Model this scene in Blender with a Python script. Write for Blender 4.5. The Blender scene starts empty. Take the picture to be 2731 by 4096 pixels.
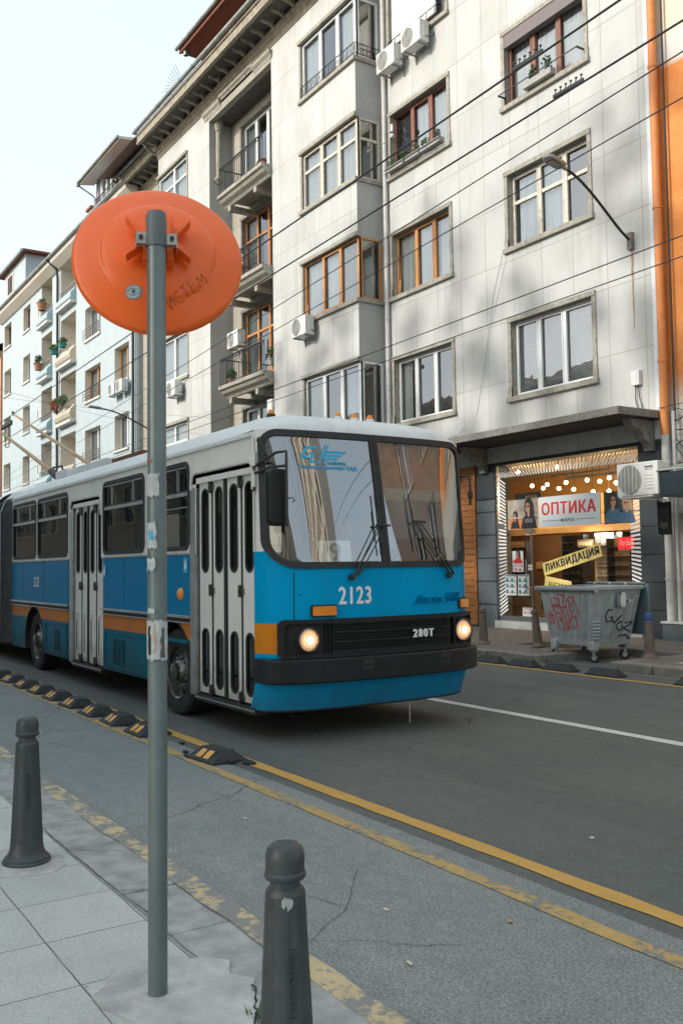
import bpy, bmesh, math, random
from mathutils import Vector, Matrix
R = math.radians
random.seed(7)
SC = bpy.context.scene
COL = SC.collection

# ------------------------------------------------------------------ camera
cam_d = bpy.data.cameras.new("camera")
cam = bpy.data.objects.new("camera", cam_d); COL.objects.link(cam); SC.camera = cam
cam.matrix_world = Matrix(((0.53809381, 0.05649028, 0.84098983, 0.0),
                           (0.84276909, -0.01951552, -0.53792137, 0.0),
                           (-0.01397497, 0.9982124, -0.05810944, 1.65), (0, 0, 0, 1)))
cam_d.sensor_fit = 'VERTICAL'; cam_d.sensor_height = 36.0; cam_d.lens = 32.81
cam_d.clip_start = 0.05; cam_d.clip_end = 3000

# ------------------------------------------------------------------ world, sun, exposure
SUN_EL, SUN_AZ = R(26), Vector((-0.16, -0.98, 0)).normalized()
w = bpy.data.worlds.new("World"); SC.world = w; w.use_nodes = True
nt = w.node_tree; nt.nodes.clear()
sky = nt.nodes.new('ShaderNodeTexSky'); sky.sky_type = 'NISHITA'; sky.sun_disc = False
sky.sun_elevation = SUN_EL; sky.sun_rotation = math.atan2(SUN_AZ.x, SUN_AZ.y)
sky.air_density = 0.85; sky.dust_density = 5.0; sky.ozone_density = 0.9; sky.altitude = 500
bg = nt.nodes.new('ShaderNodeBackground'); bg.inputs[1].default_value = 0.15
wo = nt.nodes.new('ShaderNodeOutputWorld')
hz = nt.nodes.new('ShaderNodeMix'); hz.data_type = 'RGBA'; hz.inputs[0].default_value = .74; hz.inputs[7].default_value = (1.80, 2.04, 2.05, 1)   # thin white haze over the whole sky
nt.links.new(sky.outputs[0], hz.inputs[6]); nt.links.new(hz.outputs[2], bg.inputs[0]); nt.links.new(bg.outputs[0], wo.inputs[0])
sd = bpy.data.lights.new("sun", 'SUN'); sd.energy = 0.75; sd.angle = R(1.6); sd.color = (1.0, 0.95, 0.88)
sun = bpy.data.objects.new("sun", sd); COL.objects.link(sun)
sdir = Vector((SUN_AZ.x*math.cos(SUN_EL), SUN_AZ.y*math.cos(SUN_EL), math.sin(SUN_EL)))
sun.rotation_euler = sdir.to_track_quat('Z', 'Y').to_euler()
SC.view_settings.view_transform = 'Standard'; SC.view_settings.look = 'None'
SC.view_settings.exposure = 1.92; SC.view_settings.gamma = 1.0
SC.render.engine = 'CYCLES'; SC.cycles.max_bounces = 7; SC.cycles.transparent_max_bounces = 16
SC.cycles.sample_clamp_indirect = 4.0

# ------------------------------------------------------------------ materials
MATS = {}
def _nt(name):
    m = bpy.data.materials.new(name); m.use_nodes = True; MATS[name] = m
    return m, m.node_tree, m.node_tree.nodes['Principled BSDF']
def _n(t, kind, **kw):
    n = t.nodes.new(kind)
    for k, v in kw.items():
        if k in n.inputs: n.inputs[k].default_value = v
        else: setattr(n, k, v)
    return n
def _noise(t, scale, detail=4, rough=.6, vec=None, dist=0.0):
    n = _n(t, 'ShaderNodeTexNoise'); n.inputs['Scale'].default_value = scale
    n.inputs['Detail'].default_value = detail; n.inputs['Roughness'].default_value = rough
    n.inputs['Distortion'].default_value = dist
    if vec: t.links.new(vec, n.inputs['Vector'])
    return n
def _ramp(t, src, p0, p1, c0=(0, 0, 0, 1), c1=(1, 1, 1, 1)):
    r = _n(t, 'ShaderNodeValToRGB'); e = r.color_ramp.elements
    e[0].position, e[1].position = p0, p1; e[0].color, e[1].color = c0, c1
    t.links.new(src, r.inputs[0]); return r
def _mix(t, fac, a, b, mode='MIX'):
    m = _n(t, 'ShaderNodeMix'); m.data_type = 'RGBA'; m.blend_type = mode
    for s, i in ((fac, 0), (a, 6), (b, 7)):
        if isinstance(s, (int, float)): m.inputs[i].default_value = s
        elif isinstance(s, tuple): m.inputs[i].default_value = s if len(s) == 4 else s + (1,)
        else: t.links.new(s, m.inputs[i])
    return m.outputs[2]
def _coord(t, kind='Object', scale=None, loc=None, rot=None):
    c = _n(t, 'ShaderNodeTexCoord').outputs[kind]
    if scale or loc or rot:
        mp = _n(t, 'ShaderNodeMapping')
        if scale: mp.inputs['Scale'].default_value = scale
        if loc: mp.inputs['Location'].default_value = loc
        if rot: mp.inputs['Rotation'].default_value = rot
        t.links.new(c, mp.inputs[0]); return mp.outputs[0]
    return c
def c4(c): return tuple(c) + (1,) if len(c) == 3 else tuple(c)

def mat(name, col, rough=.6, metal=0.0, var=.12, scale=6.0, bump=0.0, bscale=60.0, dirt=0.0, dirtcol=(.10, .085, .065),
        streak=0.0, spec=.5, emit=0.0, coat=0.0, dscale=1.3, bdist=.01):
    m, t, b = _nt(name)
    vec = _coord(t)
    base = c4(col)
    out = None
    if var > 0:
        n = _noise(t, scale, 5, .6, vec)
        lo = tuple(max(0, x*(1-var)) for x in col[:3]); hi = tuple(min(1, x*(1+var)) for x in col[:3])
        out = _mix(t, _ramp(t, n.outputs[0], .3, .7).outputs[0], lo, hi)
    if dirt > 0:
        n = _noise(t, dscale, 7, .72, vec, .6)
        r = _ramp(t, n.outputs[0], .48, .78, (0, 0, 0, 1), (dirt,)*3 + (1,))
        out = _mix(t, r.outputs[0], out if out else base, c4(dirtcol))
    if streak > 0:
        v2 = _coord(t, scale=(7, 7, .35)); n = _noise(t, 1.0, 5, .7, v2)
        r = _ramp(t, n.outputs[0], .5, .8, (0, 0, 0, 1), (streak,)*3 + (1,))
        out = _mix(t, r.outputs[0], out if out else base, c4(dirtcol))
    if out: t.links.new(out, b.inputs['Base Color'])
    else: b.inputs['Base Color'].default_value = base
    b.inputs['Roughness'].default_value = rough; b.inputs['Metallic'].default_value = metal
    b.inputs['Specular IOR Level'].default_value = spec
    if coat: b.inputs['Coat Weight'].default_value = coat; b.inputs['Coat Roughness'].default_value = .12
    if emit:
        b.inputs['Emission Color'].default_value = base; b.inputs['Emission Strength'].default_value = emit
    if bump:
        n = _noise(t, bscale, 4, .65, vec); bp = _n(t, 'ShaderNodeBump')
        bp.inputs['Strength'].default_value = bump; bp.inputs['Distance'].default_value = bdist
        t.links.new(n.outputs[0], bp.inputs['Height']); t.links.new(bp.outputs[0], b.inputs['Normal'])
    if rough > .25 and var > 0:
        n = _noise(t, 3.1, 4, .6, vec)
        mr = _n(t, 'ShaderNodeMapRange'); mr.inputs['To Min'].default_value = rough*.82; mr.inputs['To Max'].default_value = min(1, rough*1.18)
        t.links.new(n.outputs[0], mr.inputs[0]); t.links.new(mr.outputs[0], b.inputs['Roughness'])
    return m

def glass(name, tint=(.55, .6, .6), ior=1.8, rough=.01, wob=.0, wscale=1.5, film=None):
    m = bpy.data.materials.new(name); m.use_nodes = True; MATS[name] = m
    t = m.node_tree; t.nodes.clear()
    o = _n(t, 'ShaderNodeOutputMaterial'); tr = _n(t, 'ShaderNodeBsdfTransparent'); tr.inputs[0].default_value = c4(tint)
    gl = _n(t, 'ShaderNodeBsdfGlossy'); gl.inputs['Roughness'].default_value = rough
    fr = _n(t, 'ShaderNodeFresnel'); ge = _n(t, 'ShaderNodeNewGeometry'); mv = _n(t, 'ShaderNodeMapRange')
    mv.inputs['To Min'].default_value = ior; mv.inputs['To Max'].default_value = 1/ior; t.links.new(ge.outputs['Backfacing'], mv.inputs[0]); t.links.new(mv.outputs[0], fr.inputs[0])
    mx = _n(t, 'ShaderNodeMixShader')
    t.links.new(fr.outputs[0], mx.inputs[0]); 
    t.links.new(gl.outputs[0], mx.inputs[2])
    if film:
        df = _n(t, 'ShaderNodeBsdfDiffuse'); df.inputs[0].default_value = c4(film[0])
        m2 = _n(t, 'ShaderNodeMixShader'); n = _noise(t, 1.6, 6, .7, _coord(t))
        r = _ramp(t, n.outputs[0], .3, .75, (film[1]*.5,)*3 + (1,), (film[1],)*3 + (1,)); t.links.new(r.outputs[0], m2.inputs[0])
        t.links.new(tr.outputs[0], m2.inputs[1]); t.links.new(df.outputs[0], m2.inputs[2]); t.links.new(m2.outputs[0], mx.inputs[1])
    else: t.links.new(tr.outputs[0], mx.inputs[1])
    if wob:
        n = _noise(t, wscale, 2, .4, _coord(t)); bp = _n(t, 'ShaderNodeBump'); bp.inputs['Strength'].default_value = 1
        bp.inputs['Distance'].default_value = wob
        t.links.new(n.outputs[0], bp.inputs['Height']); t.links.new(bp.outputs[0], gl.inputs['Normal']); t.links.new(bp.outputs[0], fr.inputs['Normal'])
    t.links.new(mx.outputs[0], o.inputs[0]); return m

def panel_wall(name, col, jcol, bw, rh, ox=0., oz=0., joint=.012, dirt=.6, dirtcol=(.27, .245, .20), stain=.5, side=False):
    """stone-slab facade: grid joints, soft staining"""
    m, t, b = _nt(name); vec = _coord(t)
    sep = _n(t, 'ShaderNodeSeparateXYZ'); t.links.new(vec, sep.inputs[0])
    cmb = _n(t, 'ShaderNodeCombineXYZ'); t.links.new(sep.outputs[1 if side else 0], cmb.inputs[0]); t.links.new(sep.outputs[2], cmb.inputs[1])
    mp = _n(t, 'ShaderNodeMapping'); mp.inputs['Location'].default_value = (-ox, -oz, 0); t.links.new(cmb.outputs[0], mp.inputs[0])
    br = _n(t, 'ShaderNodeTexBrick'); br.offset = 0; br.offset_frequency = 1; br.squash_frequency = 1
    for k, v in (('Scale', 1.0), ('Mortar Size', joint), ('Mortar Smooth', .3), ('Bias', 0), ('Brick Width', bw), ('Row Height', rh)): br.inputs[k].default_value = v
    br.inputs['Color1'].default_value = c4([x*.93 for x in col]); br.inputs['Color2'].default_value = c4([min(1, x*1.05) for x in col])
    br.inputs['Mortar'].default_value = c4(jcol); t.links.new(mp.outputs[0], br.inputs[0])
    n = _noise(t, .55, 7, .65, vec, .5); r = _ramp(t, n.outputs[0], .42, .72, (0, 0, 0, 1), (dirt,)*3 + (1,))
    o1 = _mix(t, r.outputs[0], br.outputs[0], c4([x*.72 for x in col]))
    v2 = _coord(t, scale=(2.6, 2.6, .3)); n2 = _noise(t, 1.0, 6, .7, v2)
    r2 = _ramp(t, n2.outputs[0], .52, .8, (0, 0, 0, 1), (stain,)*3 + (1,)); o2 = _mix(t, r2.outputs[0], o1, c4(dirtcol))
    n3 = _noise(t, 45, 3, .7, vec); o3 = _mix(t, .16, o2, n3.outputs[0], 'OVERLAY')
    t.links.new(o3, b.inputs['Base Color']); b.inputs['Roughness'].default_value = .85
    bp = _n(t, 'ShaderNodeBump'); bp.inputs['Strength'].default_value = .5; bp.inputs['Distance'].default_value = .006
    ad = _n(t, 'ShaderNodeMath'); ad.operation = 'SUBTRACT'
    t.links.new(n3.outputs[0], ad.inputs[0]); t.links.new(br.outputs[1], ad.inputs[1]); t.links.new(ad.outputs[0], bp.inputs['Height'])
    t.links.new(bp.outputs[0], b.inputs['Normal']); return m

WCOL, JCOL = (.50, .51, .492), (.34, .33, .29)
panel_wall('stone_slab', WCOL, JCOL, .953, 1.44, -12.20, 6.01)
panel_wall('stone_slab_block', WCOL, JCOL, 1.03, 1.44, -21.5, 6.01)
panel_wall('stone_slab_side', (.40, .40, .385), JCOL, 2.2, 1.44, 13.3, 6.01, side=True)  # same stone, darker: the shade on the side faces is in the colour
panel_wall('stone_slab_old', (.36, .335, .28), (.16, .14, .11), .9, 1.0, -31.6, 6.4, dirt=.55, stain=.5)
mat('trim_stone', (.33, .315, .265), .9, var=.25, scale=9, bump=.5, bscale=45, dirt=.5, dirtcol=(.13, .12, .10), streak=.4)
mat('rough_stone', (.21, .205, .185), .95, var=.3, scale=14, bump=.8, bscale=70, dirt=.6, dirtcol=(.07, .07, .06))
mat('cornice_stone', (.30, .27, .21), .9, var=.3, scale=5, bump=.5, bscale=40, dirt=.7, dirtcol=(.12, .10, .08), streak=.5)
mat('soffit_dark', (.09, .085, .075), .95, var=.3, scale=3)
mat('brown_soffit', (.17, .055, .03), .8, var=.4, scale=8, streak=.3)
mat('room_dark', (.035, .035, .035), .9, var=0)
mat('frame_white', (.74, .75, .74), .35, var=.03)
mat('frame_old', (.60, .56, .47), .7, var=.25, scale=12, dirt=.5, dirtcol=(.25, .18, .12), dscale=6)
mat('frame_wood', (.42, .17, .06), .45, var=.2, scale=4)
mat('frame_redwood', (.20, .075, .045), .5, var=.2, scale=4)
mat('frame_orange', (.52, .24, .08), .45, var=.15, scale=4)
mat('curtain_white', (.72, .72, .68), .9, var=.06)
mat('curtain_tan', (.42, .37, .27), .9, var=.12)
mat('curtain_gold', (.45, .34, .18), .9, var=.12)
mat('curtain_grey', (.5, .55, .56), .9, var=.08)
mat('blind_white', (.74, .75, .74), .6, var=.02)
mat('metal_black', (.03, .034, .036), .5, .3, var=.2)
mat('gutter_zinc', (.28, .30, .28), .5, .4, var=.25, scale=3, dirt=.3)
mat('pipe_white', (.52, .52, .49), .6, var=.12, dirt=.4, dirtcol=(.2, .15, .1), dscale=3)
mat('pipe_orange', (.62, .22, .06), .6, var=.12, dirt=.4, dirtcol=(.3, .13, .07), dscale=3)
mat('ac_white', (.62, .63, .60), .45, var=.05, streak=.25, dirtcol=(.3, .28, .24))
mat('ac_grille', (.10, .095, .08), .7, var=.1)
mat('leaf_green', (.055, .11, .03), .6, var=.5, scale=20)
mat('leaf_dark', (.035, .06, .02), .6, var=.5, scale=12)
mat('flower_red', (.5, .03, .05), .5, var=.3)
mat('terracotta', (.34, .15, .09), .8, var=.15)
mat('planter_grey', (.33, .32, .30), .7, var=.15)
mat('plaster_blue', (.39, .455, .475), .85, var=.07, scale=1.2, bump=.3, bscale=50, dirt=.18, dirtcol=(.36, .42, .43), streak=.2)
mat('plaster_cream', (.58, .54, .46), .85, var=.08, bump=.2, dirt=.2, dirtcol=(.4, .33, .24))
mat('plaster_peach', (.66, .35, .20), .85, var=.08, bump=.2)
mat('balcony_blue', (.30, .40, .43), .5, var=.12)
mat('roof_tile', (.15, .09, .07), .85, var=.4, scale=9)
mat('roof_metal', (.20, .24, .24), .5, .5, var=.2)
mat('teal_paint', (.02, .22, .22), .6, var=.15)
mat('brick_old', (.28, .12, .08), .9, var=.4, scale=16, bump=.5)
mat('pane_dirty', (.30, .40, .42), .25, var=.2, scale=3)
glass('glass_win', (.60, .64, .65), 3.2, .015, .004, 1.3)
glass('glass_shop', (.90, .92, .92), 1.35, .005)
glass('glass_bus', (.13, .15, .155), 1.5, .02, .004, 1.1, film=((.10, .11, .10), .06))
glass('glass_front', (.82, .86, .84), 3.6, .006, .003, .7, film=((.35, .38, .37), .035))
# peeling orange facade
def peel():
    m, t, b = _nt('plaster_orange'); vec = _coord(t)
    n = _noise(t, .45, 5, .55, vec, .8)
    sep = _n(t, 'ShaderNodeSeparateXYZ'); t.links.new(vec, sep.inputs[0])
    # cream repaint above ~12.3 m, scalloped edge of bare filler between
    ad = _n(t, 'ShaderNodeMath'); ad.operation = 'MULTIPLY_ADD'; ad.inputs[1].default_value = 3.0
    t.links.new(n.outputs[0], ad.inputs[0]); t.links.new(sep.outputs[2], ad.inputs[2])
    mr = _n(t, 'ShaderNodeMapRange'); mr.inputs['From Min'].default_value = 12.9; mr.inputs['From Max'].default_value = 13.0; t.links.new(ad.outputs[0], mr.inputs[0])
    mr2 = _n(t, 'ShaderNodeMapRange'); mr2.inputs['From Min'].default_value = 13.5; mr2.inputs['From Max'].default_value = 13.55; t.links.new(ad.outputs[0], mr2.inputs[0])
    n2 = _noise(t, 2.2, 6, .7, vec); om = _mix(t, _ramp(t, n2.outputs[0], .35, .7).outputs[0], (.62, .21, .05), (.76, .30, .085))
    o = _mix(t, mr.outputs[0], om, (.60, .58, .54)); o = _mix(t, mr2.outputs[0], o, (.70, .60, .45))
    # plaster scars low on the wall
    n4 = _noise(t, 1.7, 4, .6, vec, .4); mz = _n(t, 'ShaderNodeMapRange'); mz.inputs['From Min'].default_value = 5.4; mz.inputs['From Max'].default_value = 4.7
    t.links.new(sep.outputs[2], mz.inputs[0])
    o = _mix(t, mz.outputs[0], o, (.55, .52, .45))
    sc = _ramp(t, n4.outputs[0], .70, .71); o = _mix(t, sc.outputs[0], o, (.62, .50, .40))
    n3 = _noise(t, 26, 5, .75, vec); r3 = _ramp(t, n3.outputs[0], .70, .74, (0, 0, 0, 1), (.5, .5, .5, 1)); o = _mix(t, r3.outputs[0], o, (.25, .12, .07))
    t.links.new(o, b.inputs['Base Color']); b.inputs['Roughness'].default_value = .85
    bp = _n(t, 'ShaderNodeBump'); bp.inputs['Distance'].default_value = .01; bp.inputs['Strength'].default_value = .5
    t.links.new(n2.outputs[0], bp.inputs['Height']); t.links.new(bp.outputs[0], b.inputs['Normal'])
peel()

def asphalt(name, c0, c1, spk=.85, patch=.5, crack=True):
    m, t, b = _nt(name); vec = _coord(t)
    n = _noise(t, .35, 6, .6, vec, .4); big = _ramp(t, n.outputs[0], .35, .68)
    o = _mix(t, big.outputs[0], c0, c1)
    vx = _coord(t, scale=(.12, 1.4, 1)); ns = _noise(t, 1.0, 5, .6, vx); rs = _ramp(t, ns.outputs[0], .4, .75, (0, 0, 0, 1), (patch, patch, patch, 1))
    o = _mix(t, rs.outputs[0], o, tuple(x*.72 for x in c0))
    n2 = _noise(t, 75, 6, .85, vec); r2 = _ramp(t, n2.outputs[0], .36, .64, (.12, .12, .12, 1), (.88, .88, .88, 1)); o = _mix(t, spk, o, r2.outputs[0], 'OVERLAY')
    n7 = _noise(t, 9, 5, .7, vec); o = _mix(t, .35, o, n7.outputs[0], 'OVERLAY'); n8 = _noise(t, .8, 4, .6, vec, 1.0); r8 = _ramp(t, n8.outputs[0], .66, .72, (0, 0, 0, 1), (.22, .22, .22, 1)); o = _mix(t, r8.outputs[0], o, tuple(x*.55 for x in c0))
    vo = _n(t, 'ShaderNodeTexVoronoi'); vo.inputs['Scale'].default_value = 38; t.links.new(vec, vo.inputs['Vector'])
    rv = _ramp(t, vo.outputs['Distance'], .05, .13, (.55, .55, .52, 1), (0, 0, 0, 1)); 
    wn = _n(t, 'ShaderNodeTexWhiteNoise'); t.links.new(vo.outputs['Position'], wn.inputs[0]); rw = _ramp(t, wn.outputs[0], .90, .92)
    mm = _n(t, 'ShaderNodeMath'); mm.operation = 'MULTIPLY'; t.links.new(rv.outputs[0], mm.inputs[0]); t.links.new(rw.outputs[0], mm.inputs[1])
    o = _mix(t, mm.outputs[0], o, (.3, .3, .28))
    if crack:
        vn = _noise(t, 1.2, 4, .6, vec); av = _n(t, 'ShaderNodeVectorMath'); av.operation = 'MULTIPLY_ADD'; av.inputs[1].default_value = (.5, .5, .5)
        t.links.new(vn.outputs[1], av.inputs[0]); t.links.new(vec, av.inputs[2])
        vc = _n(t, 'ShaderNodeTexVoronoi'); vc.feature = 'DISTANCE_TO_EDGE'; vc.inputs['Scale'].default_value = .33; t.links.new(av.outputs[0], vc.inputs['Vector'])
        rc = _ramp(t, vc.outputs[0], .0, .0042, (.75, .75, .75, 1), (0, 0, 0, 1)); nm = _noise(t, .5, 2, .5, vec); rm = _ramp(t, nm.outputs[0], .46, .56)
        mc = _n(t, 'ShaderNodeMath'); mc.operation = 'MULTIPLY'; t.links.new(rc.outputs[0], mc.inputs[0]); t.links.new(rm.outputs[0], mc.inputs[1])
        o = _mix(t, mc.outputs[0], o, (.015, .015, .015))
    t.links.new(o, b.inputs['Base Color']); b.inputs['Roughness'].default_value = .82; b.inputs['Specular IOR Level'].default_value = .35
    bp = _n(t, 'ShaderNodeBump'); bp.inputs['Strength'].default_value = .45; bp.inputs['Distance'].default_value = .004
    t.links.new(n2.outputs[0], bp.inputs['Height']); t.links.new(bp.outputs[0], b.inputs['Normal']); return m
asphalt('asphalt', (.090, .103, .098), (.132, .136, .124))
asphalt('asphalt_cycle', (.175, .200, .196), (.222, .243, .236), patch=.35)
asphalt('asphalt_old', (.15, .16, .165), (.20, .21, .21), patch=.2)

def paint(name, col, under, wear, scale=18, soft=.04):
    m, t, b = _nt(name); vec = _coord(t)
    n = _noise(t, scale, 6, .75, vec); n1 = _noise(t, scale*.12, 4, .6, vec)
    ad = _n(t, 'ShaderNodeMath'); ad.operation = 'MULTIPLY_ADD'; ad.inputs[1].default_value = .6
    t.links.new(n1.outputs[0], ad.inputs[0]); t.links.new(n.outputs[0], ad.inputs[2])
    r = _ramp(t, ad.outputs[0], wear, wear + soft); n2 = _noise(t, 9, 5, .7, vec)
    pc = _mix(t, n2.outputs[0], tuple(x*.72 for x in col), tuple(min(1, x*1.15) for x in col))
    o = _mix(t, r.outputs[0], c4(under), pc); n5 = _noise(t, 150, 3, .8, vec); o = _mix(t, .25, o, n5.outputs[0], 'OVERLAY')
    t.links.new(o, b.inputs['Base Color']); b.inputs['Roughness'].default_value = .75; return m
paint('paint_yellow', (.50, .30, .07), (.10, .10, .095), .50)
paint('paint_yellow_worn', (.42, .29, .10), (.16, .175, .175), .74)
paint('paint_kerb', (.50, .41, .24), (.19, .205, .20), .77, 11, .06)
paint('paint_faint', (.22, .19, .11), (.12, .12, .11), .74)
paint('paint_white', (.60, .60, .57), (.12, .12, .115), .50)

def slabs():
    m, t, b = _nt('slab_paving'); vec = _coord(t)
    mp = _n(t, 'ShaderNodeMapping'); mp.inputs['Location'].default_value = (.21, -.23, 0); t.links.new(vec, mp.inputs[0])
    nw = _noise(t, 2.5, 4, .6, vec); av = _n(t, 'ShaderNodeVectorMath'); av.operation = 'MULTIPLY_ADD'; av.inputs[1].default_value = (.018, .018, 0)
    t.links.new(nw.outputs[1], av.inputs[0]); t.links.new(mp.outputs[0], av.inputs[2])
    br = _n(t, 'ShaderNodeTexBrick'); br.offset = 0; br.offset_frequency = 1
    for k, v in (('Scale', 1.0), ('Mortar Size', .004), ('Mortar Smooth', .2), ('Bias', 0), ('Brick Width', .5), ('Row Height', .46)): br.inputs[k].default_value = v
    br.inputs['Color1'].default_value = (.40, .435, .425, 1); br.inputs['Color2'].default_value = (.47, .50, .485, 1); br.inputs['Mortar'].default_value = (.12, .125, .115, 1)
    t.links.new(av.outputs[0], br.inputs[0])
    n = _noise(t, 3.2, 7, .72, vec); r = _ramp(t, n.outputs[0], .45, .72, (0, 0, 0, 1), (.55, .55, .55, 1)); o = _mix(t, r.outputs[0], br.outputs[0], (.33, .345, .335))
    n2 = _noise(t, 70, 6, .85, vec); o = _mix(t, .8, o, n2.outputs[0], 'OVERLAY')
    ns = _noise(t, 14, 3, .6, vec); rs = _ramp(t, ns.outputs[0], .70, .76, (0, 0, 0, 1), (.55, .55, .55, 1)); o = _mix(t, rs.outputs[0], o, (.09, .09, .085))
    t.links.new(o, b.inputs['Base Color']); b.inputs['Roughness'].default_value = .85
    bp = _n(t, 'ShaderNodeBump'); bp.inputs['Strength'].default_value = .6; bp.inputs['Distance'].default_value = .006
    ad = _n(t, 'ShaderNodeMath'); ad.operation = 'SUBTRACT'; t.links.new(n2.outputs[0], ad.inputs[0]); t.links.new(br.outputs[1], ad.inputs[1])
    t.links.new(ad.outputs[0], bp.inputs['Height']); t.links.new(bp.outputs[0], b.inputs['Normal'])
slabs()
def setts():
    m, t, b = _nt('small_paving'); vec = _coord(t, rot=(0, 0, .0))
    br = _n(t, 'ShaderNodeTexBrick')
    for k, v in (('Scale', 1.0), ('Mortar Size', .006), ('Mortar Smooth', .2), ('Bias', 0), ('Brick Width', .2), ('Row Height', .1)): br.inputs[k].default_value = v
    br.inputs['Color1'].default_value = (.13, .115, .10, 1); br.inputs['Color2'].default_value = (.19, .17, .145, 1); br.inputs['Mortar'].default_value = (.04, .035, .03, 1)
    t.links.new(vec, br.inputs[0]); n = _noise(t, 1.5, 6, .7, vec); o = _mix(t, _ramp(t, n.outputs[0], .4, .7, (0, 0, 0, 1), (.5, .5, .5, 1)).outputs[0], br.outputs[0], (.09, .085, .08))
    t.links.new(o, b.inputs['Base Color']); b.inputs['Roughness'].default_value = .85
    bp = _n(t, 'ShaderNodeBump'); bp.inputs['Strength'].default_value = .5; bp.inputs['Distance'].default_value = .006; bp.invert = True
    t.links.new(br.outputs[1], bp.inputs['Height']); t.links.new(bp.outputs[0], b.inputs['Normal'])
setts()
mat('concrete_patch', (.41, .43, .42), .9, var=.25, scale=5, bump=.8, bscale=35, dirt=.5, dirtcol=(.14, .14, .13), dscale=3)
mat('kerb_stone', (.20, .19, .165), .9, var=.3, scale=8, bump=.7, bscale=50, dirt=.5)
mat('kerb_near', (.29, .31, .305), .9, var=.3, scale=7, bump=.7, bscale=50, dirt=.4)
mat('crack_dark', (.02, .02, .018), .9, var=0)

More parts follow.
